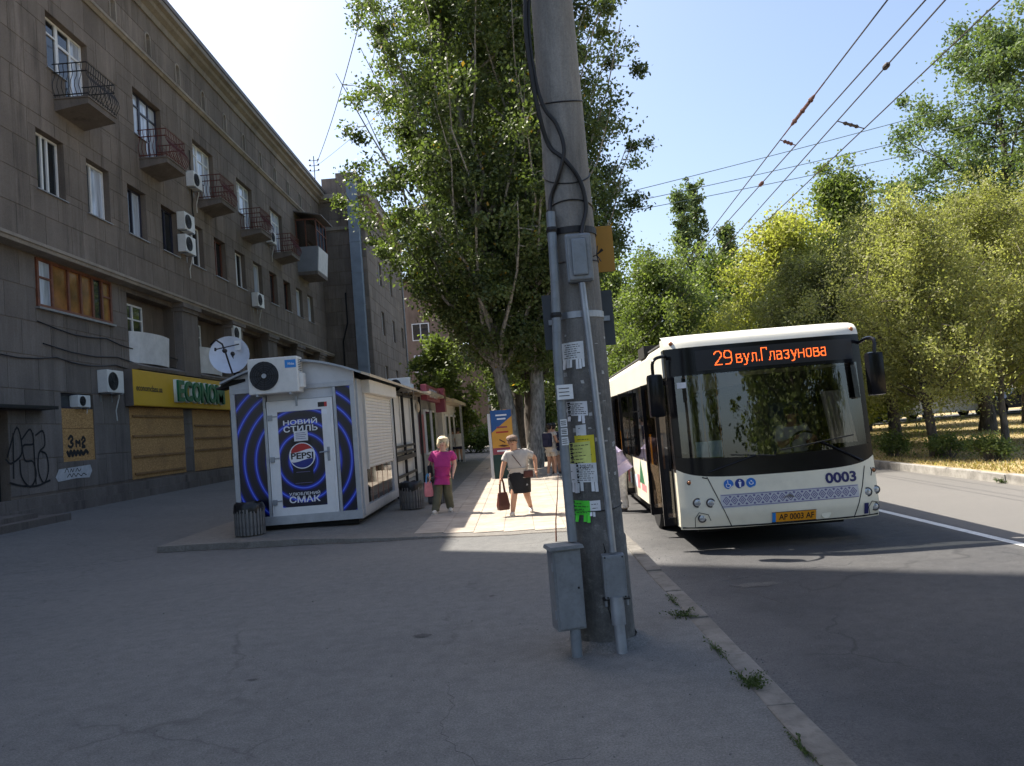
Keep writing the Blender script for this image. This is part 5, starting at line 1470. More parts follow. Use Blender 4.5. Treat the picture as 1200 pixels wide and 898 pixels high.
def fdisc(mb, x, z, r, d=.004, n=18, mi=0, t=.01):
    y = FYc(x, z)
    return mb.lathe([(r, y - d), (r * .96, y - d - .003), (r, y - d + t)], n, mi, (x, 0, z), 'y')
def zlow(x):
    u = (x - BW / 2) / (BW / 2)
    return .955 + .06 * abs(u) ** 3 + (.07 * abs(u) ** 9)
def bp(mb, name, m, parent=None, smooth=False): return mb.build(name, m, parent or bus, None, smooth)
bp(fpatch(fpatch(MB(), 0, BW, .31, zlow, 0, 30, 10), 0, BW, .31, .31, 0, 30, 1), 'front_panel', 'bus_cream', smooth=True)
bp(fpatch(MB(), 0, BW, zlow, lambda x: 1.2 + .05 * ((x - 1.26) / 1.26) ** 2, 0, 30, 4), 'windscreen_lower_frame', 'bus_black', smooth=True)
for _a, _b in ((0, .09), (BW - .09, BW)):
    bp(fpatch(MB(), _a, _b, lambda x: 1.25, 2.30, 0, 3, 8), 'windscreen_pillar', 'bus_black', smooth=True)
for _x in (0.002, BW - .002):
    for _z0, _z1, _m in ((.34, 1.04, 'bus_cream'), (1.04, 2.66, 'bus_black'), (2.66, 2.80, 'bus_roof')):
        _q = MB(); _nn = 8
        for _k in range(_nn):
            _za, _zb = _z0 + (_z1 - _z0) * _k / _nn, _z0 + (_z1 - _z0) * (_k + 1) / _nn
            _q.quad((_x, FYc(_x, _za), _za), (_x, .60 if _z0 > 1.1 and _x > 1 or _z0 > 2 else .40, _za), (_x, .60 if _z0 > 1.1 and _x > 1 or _z0 > 2 else .40, _zb), (_x, FYc(_x, _zb), _zb))
        bp(_q, 'corner_panel', _m)
bp(fpatch(MB(), 0, BW, 2.28, 2.66, 0, 30, 4), 'display_glass', 'bus_black', smooth=True)
bp(fpatch(MB(), .085, BW - .085, lambda x: 1.19 + .05 * ((x - 1.26) / 1.26) ** 2, 2.29, .004, 28, 10), 'windscreen', 'bus_glass', smooth=True)
bp(fpatch(MB(), 0, BW, 2.655, 2.84, .004, 30, 6), 'roof_front', 'bus_roof', smooth=True)
for s in (.09, BW - .09):
    bp(MB().ell((s, FYc(s, 2.72) - .002, 2.725), (.03, .025, .03), 10), 'roof_marker_lamp', 'lens_orange', smooth=True)
# LED destination display
disp = bp(fpatch(MB(), .37, BW - .12, 2.335, 2.60, .003, 20, 3), 'destination_display', 'print_black', smooth=True)
GLY = {'2': [[(0, .8), (.15, 1), (.55, 1), (.7, .8), (.7, .65), (0, 0), (.7, 0)]], '9': [[(.7, .6), (.55, .45), (.15, .45), (0, .6), (0, .85), (.15, 1), (.55, 1), (.7, .85), (.7, .2), (.5, 0), (.1, 0)]],
       'Г': [[(0, 0), (0, 1), (.6, 1), (.6, .85)]], '.': [[(.05, 0), (.05, .04)]],
       'в': [[(0, 0), (0, .68), (.38, .68), (.5, .58), (.5, .46), (.38, .36), (0, .36)], [(.38, .36), (.54, .26), (.54, .1), (.4, 0), (0, 0)]],
       'у': [[(0, .68), (.26, .1)], [(.54, .68), (.2, -.2), (.02, -.24)]], 'л': [[(0, 0), (.1, .06), (.16, .68), (.54, .68), (.54, 0)]],
       'а': [[(.04, .6), (.14, .68), (.4, .68), (.5, .58), (.5, 0)], [(.5, .4), (.12, .38), (0, .28), (0, .1), (.12, 0), (.36, 0), (.5, .12)]],
       'з': [[(.02, .6), (.14, .68), (.38, .68), (.5, .58), (.5, .46), (.38, .36), (.2, .36)], [(.38, .36), (.52, .24), (.52, .1), (.38, 0), (.12, 0), (0, .08)]],
       'н': [[(0, 0), (0, .68)], [(.52, 0), (.52, .68)], [(0, .36), (.52, .36)]], 'о': [[(.14, 0), (0, .14), (0, .54), (.14, .68), (.4, .68), (.54, .54), (.54, .14), (.4, 0), (.14, 0)]]}
def led_dots(s, x0, x1, z0, z1, step, parent):
    """lit dots of a matrix display along the strokes of each character"""
    cells = set(); adv = 0.0; tot = sum(.95 if c in '29' else (.3 if c == '.' else .8) for c in s)
    kx = (x1 - x0) / tot; kz = z1 - z0
    for c in s:
        for ln in GLY[c]:
            for (a, b) in zip(ln[:-1], ln[1:]):
                for q in range(25):
                    t = q / 24; px = (adv + a[0] + (b[0] - a[0]) * t) * kx; pz_ = (a[1] + (b[1] - a[1]) * t) * kz
                    cells.add((round(px / step), round(pz_ / step)))
        adv += .95 if c in '29' else (.3 if c == '.' else .8)
    mb = MB()
    for (i, j) in sorted(cells):
        x, z = x0 + i * step, z0 + j * step
        y = FYc(x, z) - .0055; h = step * .44
        mb.quad((x - h, y, z - h), (x + h, y, z - h), (x + h, y + .0004, z + h), (x - h, y + .0004, z + h))
    return tag(bp(mb, 'led_lettering', 'led', parent), kind='stuff')
led_dots('29', .61, .86, 2.395, 2.565, .0115, disp)
led_dots('вул.Глазунова', .89, 2.07, 2.405, 2.565, .0115, disp)
# things on the front panel
def ftext(s, x, z, w, h, m, parent=None, bold=.02, d=.006):
    me = text_mesh(s, w, h, bold, 0.0)
    for v in me.vertices:
        a, b = x + v.co.x, z + v.co.y
        v.co = (a, FYc(a, b) - d, b)
    me.materials.clear(); me.materials.append(MT[m])
    return link('lettering', me, parent or bus)
ftext('0003', 2.03, .845, .40, .135, 'navy', None, .035)
ftext('1', 2.325, .425, .06, .14, 'navy', None, -.014)
pl = bp(fpatch(MB(), 1.12, 1.67, .345, .465, .012, 6, 1), 'number_plate', 'plate', smooth=True)
bp(fpatch(MB(), 1.12, 1.165, .345, .465, .0135, 2, 1), 'country_strip', 'brand_blue', pl)
ftext('AP 0003 AF', 1.425, .405, .44, .078, 'print_black', pl, .015, .0145)
for (z0, z1) in ((.338, .345), (.465, .472)): bp(fpatch(MB(), 1.113, 1.677, z0, z1, .013, 6, 1), 'plate_edge', 'print_black', pl)
for k, (x, m_) in enumerate(((.62, 'icon_blue'), (.76, 'icon_navy'), (.90, 'icon_blue'))):
    ic = bp(fdisc(MB(), x, .862, .062, .003, 24), 'round_symbol', m_)
    y = FYc(x, .862) - .0085
    mb = MB()
    if k == 0:
        mb.tube([(x - .012, y, .895), (x - .008, y, .86), (x + .016, y, .858), (x + .024, y, .835)], .0055, 5).ell((x - .012, y, .905), (.008, .002, .008), 8)
        mb.tube([(x - .008 + .026 * math.cos(a), y, .848 + .026 * math.sin(a)) for a in [rad(120 + 240 * q / 12) for q in range(13)]], .004, 4)
    elif k == 1:
        mb.ell((x, y, .900), (.009, .002, .009), 8).prism([(x - .02, .885), (x + .02, .885), (x + .012, .85), (x + .01, .82), (x - .01, .82), (x - .012, .85)], y, y + .001, 'y')
    else:
        mb.tube([(x - .02, y, .85), (x, y, .84), (x + .025, y, .852), (x + .02, y, .875)], .0055, 5).ell((x + .002, y, .885), (.010, .002, .010), 8).tube([(x - .02, y, .85), (x - .025, y, .878)], .005, 5)
    bp(mb, 'symbol_figure', 'print_white', ic)
band = bp(fpatch(MB(), .50, 2.24, lambda x: .565 + .012 * (x - .5), lambda x: .74, .003, 24, 2), 'ornament_band', 'band', smooth=True)
orn = MB()
def onf(x, z, d=.0045): return (x, FYc(x, z) - d, z)
nO = 17
for k in range(nO):
    x = .57 + (2.17 - .57) * k / (nO - 1); z = .657; hw = .047; hh = .055
    for (s, t_, mi) in ((1.0, .72, 0), (.45, .2, 0)):
        for q in range(4):
            a = [(hw, 0), (0, hh), (-hw, 0), (0, -hh)][q]; b = [(0, hh), (-hw, 0), (0, -hh), (hw, 0)][q]
            orn.quad(onf(x + a[0] * s, z + a[1] * s), onf(x + b[0] * s, z + b[1] * s), onf(x + b[0] * t_, z + b[1] * t_), onf(x + a[0] * t_, z + a[1] * t_))
    if k < nO - 1:
        xm = x + .05
        for sg_ in (-1, 1): orn.quad(onf(xm - .02, z + sg_ * .052), onf(xm, z + sg_ * .03), onf(xm + .02, z + sg_ * .052), onf(xm, z + sg_ * .062))
for z in (.585, .728): 
    fpatch(orn, .51, 2.23, z - .004, z + .004, .0046, 20, 1)
tag(bp(orn, 'ornament_print', 'violet', band), kind='stuff')
mb = MB()
for q in range(4): mb.tube([onf(1.33 - .05 + .03 * q, .66 - .01, .012), onf(1.36, .69, .014), onf(1.39 + .01 * q, .66 - .01, .012)], .004, 4)
bp(mb, 'maker_badge', 'rim')
for nm, x, z, r in (('headlight', .215, .655, .062), ('headlight', .375, .645, .06), ('fog_lamp', .255, .455, .055), ('headlight', 2.36, .63, .06), ('headlight', 2.49, .645, .055), ('fog_lamp', 2.455, .435, .055), ('indicator_lamp', .14, .915, .032), ('indicator_lamp', 2.49, .895, .032)):
    h = bp(fdisc(MB(), x, z, r, .004, 20, 0, .03), nm, 'lens_dark', smooth=False)
    bp(MB().ell((x, FYc(x, z) - .006, z), (r * .72, .012, r * .72), 14), 'lens', 'lens' if nm != 'indicator_lamp' else 'lens_orange', h, True)
bp(fdisc(MB(), 1.80, .405, .062, .002, 22), 'tow_cover', 'bus_cream')
def seam(pts, r=.006, m='chassis', nm='panel_seam'):
    o = []
    for (a, b) in zip(pts[:-1], pts[1:]):
        for k in range(6): t = k / 6; o.append(onf(a[0] + (b[0] - a[0]) * t, a[1] + (b[1] - a[1]) * t, .001))
    o.append(onf(*pts[-1], .001))
    return bp(MB().tube(o, r, 5), nm, m)
seam([(.36, .975), (.46, .72), (.62, .32)]); seam([(2.36, .96), (2.30, .72), (2.16, .32)])
seam([(.17, .33), (.17, .46), (.22, .53), (.33, .5), (.36, .42)], .004); seam([(2.38, .33), (2.36, .44), (2.41, .51), (2.52, .48)], .004)
seam([(.02, .335), (1.26, .325), (2.50, .335)], .012, 'chassis', 'lower_lip')
seam([(2.44, .83), (2.46, .88), (2.45, .93)], .007, 'chassis', 'flap_handle'); seam([(.3, .97), (.36, .955)], .007, 'chassis', 'flap_handle')
for a, b in (((.38, 1.03), (.99, 1.205)), ((2.33, 1.03), (1.83, 1.31))):
    w = bp(MB().tube([onf(*a, .03), onf(*b, .035)], .012, 6), 'wiper', 'bus_black')
    d = (-.55, .05) if a[0] < 1 else (-.95, -.12)
    bp(MB().tube([onf(b[0] - d[0] * .45, b[1] - d[1] * .45 - .0, .018), onf(b[0] + d[0] * .55, b[1] + d[1] * .55, .018)], .009, 5), 'blade', 'rubber', w)
bp(fpatch(MB(), .27, .42, 1.215, 1.42, -.03, 3, 2), 'route_card', 'card_blue'); bp(fpatch(MB(), .43, .60, 1.215, 1.425, -.03, 3, 2), 'route_card', 'card_blue')
bp(fpatch(MB(), .11, .22, 2.13, 2.205, .006, 2, 1), 'sticker', 'paper')
# side walls, seen along the left flank
def side(x, sgn, doors, nm):
    """lower panel with arches and door gaps, window band, cantrail"""
    arches = [(2.62, .52), (8.55, .52)]
    y = .34
    cuts = sorted([(a - r, a + r, 'arch', a, r) for a, r in arches] + [(d0, d1, 'door', 0, 0) for d0, d1 in doors])
    t = .03 * sgn
    for (c0, c1, kind, a, r) in cuts + [(BL, BL, 'end', 0, 0)]:
        if c0 > y: bp(MB().box(x, x + t, y, c0, .33, 1.08), 'lower_panel', 'bus_cream')
        if kind == 'arch':
            n = 12; low = MB()
            for k in range(n):
                p, q = a - r + 2 * r * k / n, a - r + 2 * r * (k + 1) / n
                zp, zq = .33 + math.sqrt(max(0, r * r - (p - a) ** 2)) * 1.15, .33 + math.sqrt(max(0, r * r - (q - a) ** 2)) * 1.15
                low.add([(x, p, zp), (x, q, zq), (x, q, 1.08), (x, p, 1.08), (x + t, p, zp), (x + t, q, zq), (x + t, q, 1.08), (x + t, p, 1.08)], [(0, 1, 2, 3), (4, 7, 6, 5), (0, 4, 5, 1)])
            bp(low, 'wheel_arch_panel', 'bus_cream')
        y = max(y, c1)
    bp(MB().box(x, x + t, .56, BL, 2.30, 2.66).prism([(x, 2.66), (x + t, 2.66), (x + .22 * sgn, 2.84), (x + .12 * sgn, 2.82)], .58, BL, 'y'), 'cantrail', 'bus_roof')
    ypos = [.34, .62]; wins = []
    edges = [1.75, 3.2, 4.95] if sgn > 0 else [.5, 2.0, 3.6, 5.2]
    wins = [(1.78, 3.3), (3.38, 4.95), (6.5, 7.9), (7.98, 9.2), (10.5, 11.7)] if sgn > 0 else [(.6, 2.0), (2.08, 3.6), (3.68, 5.2), (5.28, 6.8), (6.88, 8.4), (8.48, 10.0), (10.08, 11.7)]
    post = MB(); prev = .34
    for (a, b) in wins + [(BL, BL)]:
        segs = [(prev, a)]
        for d in doors:
            segs = [s for (p, q) in segs for s in ((p, min(q, d[0])), (max(p, d[1]), q)) if s[1] - s[0] > .01]
        for (p, q) in segs: post.box(x + .002 * sgn, x + t, p, q, 1.08, 2.30)
        prev = b
    tag(bp(post, 'window_post', 'bus_black'), kind='stuff')
    for (a, b) in wins:
        w = bp(MB().box(x + .004 * sgn, x + .012 * sgn, a, b, 1.08, 2.30), 'side_window', 'side_glass')
        bp(MB().box(x - .003 * sgn, x + .003 * sgn, a + .1, b - .1, 1.88, 1.90).box(x - .003 * sgn, x + .003 * sgn, (a + b) / 2 - .012, (a + b) / 2 + .012, 1.9, 2.29).box(x - .004 * sgn, x + .002 * sgn, a, b, 1.05, 1.085), 'vent_frame', 'bus_black', w)['kind'] = 'stuff'
    return wins
LD = [(.42, 1.72), (5.05, 6.4), (9.3, 10.4)]
side(0.0, 1, LD, 'left'); side(BW, -1, [], 'right')
bp(MB().box(.22, BW - .22, .62, BL, 2.832, 2.842).prism([(.12, 2.82), (.22, 2.84), (.22, 2.843), (.16, 2.836)], .62, BL, 'y').prism([(BW - .12, 2.82), (BW - .22, 2.84), (BW - .22, 2.843), (BW - .16, 2.836)], .62, BL, 'y'), 'roof', 'bus_roof')
bp(MB().bbox(.55, BW - .55, 3.2, 5.4, 2.852, 3.02, .06), 'roof_unit', 'bus_roof')
bp(MB().box(.004, .2, 2.2, 2.9, 2.72, 2.9), 'roof_side_vent', 'chassis')
bp(MB().box(.03, BW - .03, BL - .02, BL + .03, .34, 1.3).box(.03, BW - .03, BL - .02, BL + .03, 2.2, 2.83), 'rear_panel', 'bus_cream')
bp(MB().box(.03, BW - .03, BL, BL + .02, 1.3, 2.2), 'rear_window', 'side_glass')
bp(MB().box(.06, BW - .06, .5, BL - .05, .30, .36), 'floor', 'bus_inside')
bp(MB().box(.1, BW - .1, 3.6, 7.4, .16, .295).box(.3, BW - .3, .6, 3.5, .2, .295).box(.1, BW - .1, 9.3, BL - .1, .2, .295), 'chassis', 'chassis')
bp(MB().box(.06, BW - .06, .6, BL - .05, 2.78, 2.8), 'ceiling', 'bus_inside')
for d0, d1 in LD:
    for s_, yy in ((-1, d0), (1, d1)):
        lf = MB()
        y0_, y1_ = (yy + .01, yy + .06) if s_ < 0 else (yy - .06, yy - .01)
        w = .52
        xa, xb = -.17, -.17 + w
        lf.box(xa, xa + .05, y0_, y1_, .34, 2.26).box(xb - .05, xb, y0_, y1_, .34, 2.26).box(xa + .05, xb - .05, y0_, y1_, 2.2, 2.26).box(xa + .05, xb - .05, y0_, y1_, .34, .44)
        d = bp(lf, 'door_leaf', 'bus_black')
        bp(MB().box(xa + .05, xb - .05, (y0_ + y1_) / 2 - .004, (y0_ + y1_) / 2 + .004, .44, 2.2), 'pane', 'side_glass', d)
        bp(MB().tube([(xa + .25, y0_ - .03 if s_ > 0 else y1_ + .03, 1.0), (xa + .25, y0_ - .03 if s_ > 0 else y1_ + .03, 1.5)], .014, 6), 'grab_rail', 'plate', d)
    bp(MB().box(.002, .05, d0 - .03, d0 + .005, .34, 2.3).box(.002, .05, d1 - .005, d1 + .03, .34, 2.3), 'door_post', 'bus_black')
# printed picture on the flank
bp(MB().prism([(3.5, .62), (4.15, .62), (3.85, 1.06)], -.0025, -.0005, 'x'), 'flank_print', 'green')
bp(MB().box(-.0028, -.0005, 3.3, 3.9, .5, .62).box(-.0028, -.0005, 4.15, 4.5, .5, .75), 'flank_print', 'bag_pink')
bp(MB().box(-.0026, -.0004, 4.3, 4.95, .5, .72), 'flank_print', 'card_blue')
def wheel(x, y, s):
    t = bp(MB().lathe([(.30, -.13), (.46, -.13), (.49, -.1), (.49, .1), (.46, .13), (.30, .13)], 32, 0, (x, y, .49), 'x'), 'wheel', 'rubber')
    f = -.13 if s < 0 else .13
    bp(MB().lathe([(.30, f * .95), (.27, f * .6), (.14, f * .5), (.12, f * 1.05), (.02, f * 1.08)], 24, 0, (x, y, .49), 'x'), 'rim', 'rim', t)
    mb = MB()
    for k in range(10): a = 2 * PI * k / 10; mb.ell((x + f * .58, y + .21 * math.cos(a), .49 + .21 * math.sin(a)), (.018, .014, .014), 6)
    bp(mb, 'wheel_nut', 'rim', t)
for y in (2.62, 8.55):
    wheel(.17, y, -1); wheel(BW - .17, y, 1)
# mirrors
for sx, s, z0 in ((0, -1, 0), (BW, 1, .06)):
    x = sx + s * (.2 if s < 0 else -.06)
    arm = [(sx + .05 * -s, .32, 2.52), (sx + s * .04, .12, 2.56), (x, -.02, 2.5), (x + s * .02, -.03, 2.3)]
    if s > 0: arm = [(sx - .03, .30, 2.52), (sx + .05, .14, 2.58), (x + .13, -.02, 2.54), (x + .11, -.05, 2.34)]; x += .11
    m_ = bp(MB().tube(spline(arm, 4), .022, 7), 'mirror_arm', 'bus_black', smooth=True)
    bp(MB().bbox(x - .10, x + .10, -.09, .06, 1.78 + z0, 2.33 + z0, .045), 'mirror_housing', 'bus_black', m_, True)
    bp(MB().box(x - .08, x + .08, .0605, .064, 1.84, 2.28), 'mirror_glass', 'lens', m_)
# inside: dash, driver's seat, rows of seats, partition, rails
bp(MB().bbox(.12, BW - .12, .34, .75, .95, 1.17, .05), 'dashboard', 'bus_black')
bp(MB().tube([(1.95 + .22 * math.cos(a), .92 + .09 * math.sin(a), 1.22 + .2 * math.sin(a)) for a in [2 * PI * k / 20 for k in range(21)]], .017, 6), 'steering_wheel', 'rubber')
bp(MB().bbox(1.7, 2.2, 1.3, 1.75, .5, 1.0, .05).bbox(1.7, 2.2, 1.68, 1.82, 1.0, 1.85, .05), 'driver_seat', 'bus_seat')
bp(MB().box(1.45, BW - .05, 1.95, 1.99, .36, 2.3), 'cab_partition', 'bus_inside')
cu = MB(); pts = [(2.12 + .36 * k / 24, .46 + .05 * math.sin(k * 1.55) + .09 * k / 24) for k in range(25)]
for (p, q) in zip(pts[:-1], pts[1:]): cu.quad((p[0] * 1.0, p[1], 1.25), (q[0], q[1], 1.25), (q[0] - .05, q[1] + .1, 1.95), (p[0] - .05, p[1] + .1, 1.95))
bp(cu, 'cab_curtain', 'curtain')
seat = MB().bbox(-.21, .21, -.2, .22, .42, .52, .03).bbox(-.21, .21, .18, .26, .5, 1.08, .03).box(-.18, .18, -.1, .1, .0, .42).mesh('seat', 'bus_seat')
for (x, y) in [(x, y) for y in (3.4, 4.15, 7.0, 7.8, 8.6, 9.4) for x in (.3, .75, 1.8, 2.22)]:
    if x < 1 and (5 < y < 6.5 or y > 9.2): continue
    o = link('seat', seat, bus); o.location = (x, y, .36)
for (x, y) in ((.55, 1.9), (1.0, 3.0), (.55, 4.9), (.55, 6.5), (1.9, 5.8)): bp(MB().tube([(x, y, .36), (x, y, 2.78)], .017, 6), 'grab_rail', 'plate')

# ------------------------------------------------------------------ people
def skin(name, pts, edges, radii, m, parent, sub=2, root=0, caps=()):
    pts, edges, radii = [Vector(p) for p in pts], list(edges), list(radii)
    for c in caps:                                   # hold the open ends of a garment full width
        b = [q for e in edges for q in e if c in e and q != c][0]
        d = (pts[c] - pts[b]).normalized()
        r = radii[c]; rm = max(r) if isinstance(r, tuple) else r
        pts += [pts[c] + d * .006, pts[c] + d * (.03 + rm * .25)]; radii += [r, r]
        n_ = len(pts); edges += [(c, n_ - 2), (n_ - 2, n_ - 1)]
    me = bpy.data.meshes.new(name)
    me.from_pydata([tuple(p) for p in pts], edges, [])
    o = bpy.data.objects.new(name, me); COL.objects.link(o)
    o.modifiers.new('skin', 'SKIN')
    sv = me.skin_vertices[0].data
    for i, r in enumerate(radii):
        sv[i].radius = r if isinstance(r, (tuple, list)) else (r, r)
        sv[i].use_root = (i == root)
    s = o.modifiers.new('sub', 'SUBSURF'); s.levels = sub; s.render_levels = sub
    bpy.context.view_layer.update()
    new = bpy.data.meshes.new_from_object(o.evaluated_get(bpy.context.evaluated_depsgraph_get()))
    bpy.data.objects.remove(o); bpy.data.meshes.remove(me)
    if name in ('shirt', 'trousers', 'shorts'):
        from mathutils import noise as mn
        sd = random.uniform(0, 50)
        for v in new.vertices:
            k = mn.noise(Vector((v.co.x * 14 + sd, v.co.y * 14, v.co.z * 7))) + .6 * mn.noise(Vector((v.co.x * 30, v.co.y * 30 + sd, v.co.z * 24)))
            v.co += v.normal * .010 * k
        new.update()
    new.name = name; new.materials.clear(); new.materials.append(MT[m])
    new.polygons.foreach_set('use_smooth', [True] * len(new.polygons))
    return link(name, new, parent)

BASE = dict(pelvis=(0, 0, .90), waist=(0, 0, 1.04), chest=(0, 0, 1.24), neckb=(0, .01, 1.37), neck=(0, 0, 1.43), head=(0, -.02, 1.545), top=(0, -.01, 1.63),
            shl=(-.17, .01, 1.33), shr=(.17, .01, 1.33), ell=(-.22, .03, 1.07), elr=(.22, .03, 1.07), wrl=(-.23, -.04, .84), wrr=(.23, -.04, .84),
            hipl=(-.085, 0, .86), hipr=(.085, 0, .86), knl=(-.095, -.01, .47), knr=(.095, -.01, .47), anl=(-.1, .02, .08), anr=(.1, .02, .08), tol=(-.11, -.13, .035), tor=(.11, -.13, .035))
def person(label, loc, rz=0.0, J=None, fat=1.0, skin_m='skin', hair='hair_dark', hair_style='bob', top=None, bottom=None, shoe='shoe_dark', sleeve=.45, cap=False, group=None, hand_dir=(0, 0, -1)):
    j = {k: Vector(v) for k, v in BASE.items()}
    for k, v in (J or {}).items(): j[k] = Vector(v)
    t = thing('person', label, 'person', loc, rz, group)
    names = list(j.keys())
    pts = [j[k] for k in names]; ix = {k: i for i, k in enumerate(names)}
    E = [('pelvis', 'waist'), ('waist', 'chest'), ('chest', 'neckb'), ('neckb', 'neck'), ('neck', 'head'), ('head', 'top'), ('chest', 'shl'), ('chest', 'shr'), ('shl', 'ell'), ('shr', 'elr'), ('ell', 'wrl'), ('elr', 'wrr'),
         ('pelvis', 'hipl'), ('pelvis', 'hipr'), ('hipl', 'knl'), ('hipr', 'knr'), ('knl', 'anl'), ('knr', 'anr'), ('anl', 'tol'), ('anr', 'tor')]
    Rr = dict(pelvis=(.155 * fat, .125 * fat), waist=(.14 * fat, .115 * fat), chest=(.155 * fat, .12 * fat), neckb=.075, neck=.058, head=(.085, .10), top=(.062, .07), shl=.062 * fat, shr=.062 * fat, ell=.047 * fat, elr=.047 * fat, wrl=.031, wrr=.031,
              hipl=.105 * fat, hipr=.105 * fat, knl=.068 * fat, knr=.068 * fat, anl=.042, anr=.042, tol=.034, tor=.034)
    edges = [(ix[a], ix[b]) for a, b in E]; rad_ = [Rr[k] for k in names]
    for s, w, e in (('l', 'wrl', 'ell'), ('r', 'wrr', 'elr')):
        d = (j[w] - j[e]).normalized(); sx = Vector((0, -1, 0)); sx = (sx - d * sx.dot(d)).normalized(); nn = d.cross(sx)
        palm = j[w] + d * .075
        pts.append(palm); rad_.append((.036, .018)); pi_ = len(pts) - 1; edges.append((ix[w], pi_))
        for q, L in enumerate((.07, .082, .078, .062)):
            b = palm + d * .02 + sx * (.027 - .018 * q)
            tip = b + d * L * .8 + nn * (.02 if s == 'l' else -.02)
            mid = b + d * L * .45
            pts += [b + d * .008, mid, tip]; rad_ += [.009, .0085, .007]; n0 = len(pts)
            edges += [(pi_, n0 - 3), (n0 - 3, n0 - 2), (n0 - 2, n0 - 1)]
        th = j[w] + d * .04 + sx * .03
        pts += [th, th + sx * .03 + d * .03]; rad_ += [.011, .009]; n0 = len(pts); edges += [(pi_, n0 - 2), (n0 - 2, n0 - 1)]
    skin('body', pts, edges, rad_, skin_m, t, 2, ix['pelvis'])
    h = j['head']
    nose = MB().ell((h.x, h.y - .098, h.z - .012), (.014, .024, .022), 8)
    nose.build('nose', skin_m, t, smooth=True)
    for sx in (-1, 1):
        MB().ell((h.x + sx * .033, h.y - .086, h.z + .016), (.014, .008, .008), 8).build('eye', 'eye', t, smooth=True)
        MB().ell((h.x + sx * .086, h.y + .01, h.z), (.012, .022, .03), 8).build('ear', skin_m, t, smooth=True)
    MB().ell((h.x, h.y - .088, h.z - .052), (.026, .01, .008), 8).build('mouth', 'lip', t, smooth=True)
    hm = MB()
    if hair_style == 'bob':
        hm.ell((h.x, h.y + .035, h.z + .035), (.125, .115, .105), 16).ell((h.x, h.y + .05, h.z - .03), (.118, .085, .09), 14)
        for sx in (-1, 1): hm.ell((h.x + sx * .095, h.y + .0, h.z - .02), (.03, .06, .085), 10)
        hm.ell((h.x, h.y - .06, h.z + .085), (.085, .045, .03), 10)
    else:
        hm.ell((h.x, h.y + .03, h.z + .045), (.098, .105, .085), 14).ell((h.x, h.y + .055, h.z + .0), (.09, .07, .085), 12)
        if hair_style == 'bun': hm.ell((h.x, h.y + .12, h.z + .06), (.05, .05, .05), 10)
    hv = []
    for p in hm.v:
        d = Vector(p) - Vector((h.x, h.y + .03, h.z)); q = random.uniform(-.009, .010)
        hv.append(tuple(Vector(p) + d.normalized() * q))
    hm.v = hv
    hm.build('hair', hair, t, smooth=True)
    if cap:
        MB().ell((h.x, h.y + .015, h.z + .065), (.112, .12, .065), 16).prism([(h.x - .09, h.y - .08), (h.x + .09, h.y - .08), (h.x + .06, h.y - .18), (h.x - .06, h.y - .18)], h.z + .045, h.z + .06, 'z').build('cap', 'cap', t)
    g = .016
    def lerp(a, b, f): return j[a].lerp(j[b], f)
    if top:
        P = [lerp('pelvis', 'waist', .1), j['waist'], j['chest'], j['neckb'] + Vector((0, 0, -.035)), j['shl'], j['shr'], lerp('shl', 'ell', sleeve), lerp('shr', 'elr', sleeve)]
        skin('shirt', P, [(0, 1), (1, 2), (2, 3), (2, 4), (2, 5), (4, 6), (5, 7)], [(.165 * fat + g, .135 * fat + g), (.15 * fat + g, .125 * fat + g), (.163 * fat + g, .13 * fat + g), .088, .074 * fat + g, .074 * fat + g, .066 * fat + g, .066 * fat + g], top, t, 3, 0, (0, 6, 7))
    if bottom:
        kind, m_ = bottom
        if kind in ('trousers', 'shorts'):
            f = 1.0 if kind == 'trousers' else .0
            P = [lerp('pelvis', 'waist', .4), j['pelvis'], j['hipl'], j['hipr'], lerp('hipl', 'knl', 1 if f else .5), lerp('hipr', 'knr', 1 if f else .5)]
            Ed = [(0, 1), (1, 2), (1, 3), (2, 4), (3, 5)]; R_ = [(.15 * fat + g, .125 * fat + g), (.165 * fat + g, .135 * fat + g), .10 * fat + g, .10 * fat + g, .074 * fat + g if f else .10 * fat + g, .074 * fat + g if f else .10 * fat + g]
            if f:
                P += [lerp('knl', 'anl', .92), lerp('knr', 'anr', .92)]; Ed += [(4, 6), (5, 7)]; R_ += [.07 + g, .07 + g]
            skin('trousers' if f else 'shorts', P, Ed, R_, m_, t, 3, 1, (0, 6, 7) if f else (0, 4, 5))
        else:
            c0, c1, c2 = lerp('pelvis', 'waist', .55), j['pelvis'], (j['knl'] + j['knr']) / 2 + Vector((0, 0, .04))
            n = 22; mb = MB(); vs = []
            rings = [(c0, .155 * fat + g, .135 * fat + g), (c1 + Vector((0, 0, .02)), .20 * fat + g, .165 * fat + g), (c1.lerp(c2, .5), .195 * fat + g, .155 * fat + g), (c2, .185 * fat + g, .15 * fat + g), (c2 + Vector((0, 0, .01)), .165 * fat, .13 * fat)]
            for (c, a, b) in rings:
                for k in range(n): vs.append((c.x + a * math.cos(2 * PI * k / n), c.y + b * math.sin(2 * PI * k / n), c.z))
            fs = [(i * n + k, i * n + (k + 1) % n, (i + 1) * n + (k + 1) % n, (i + 1) * n + k) for i in range(len(rings) - 1) for k in range(n)]
            fs.append(tuple(range(n)))
            mb.add(vs, fs).build('skirt', m_, t, smooth=True)
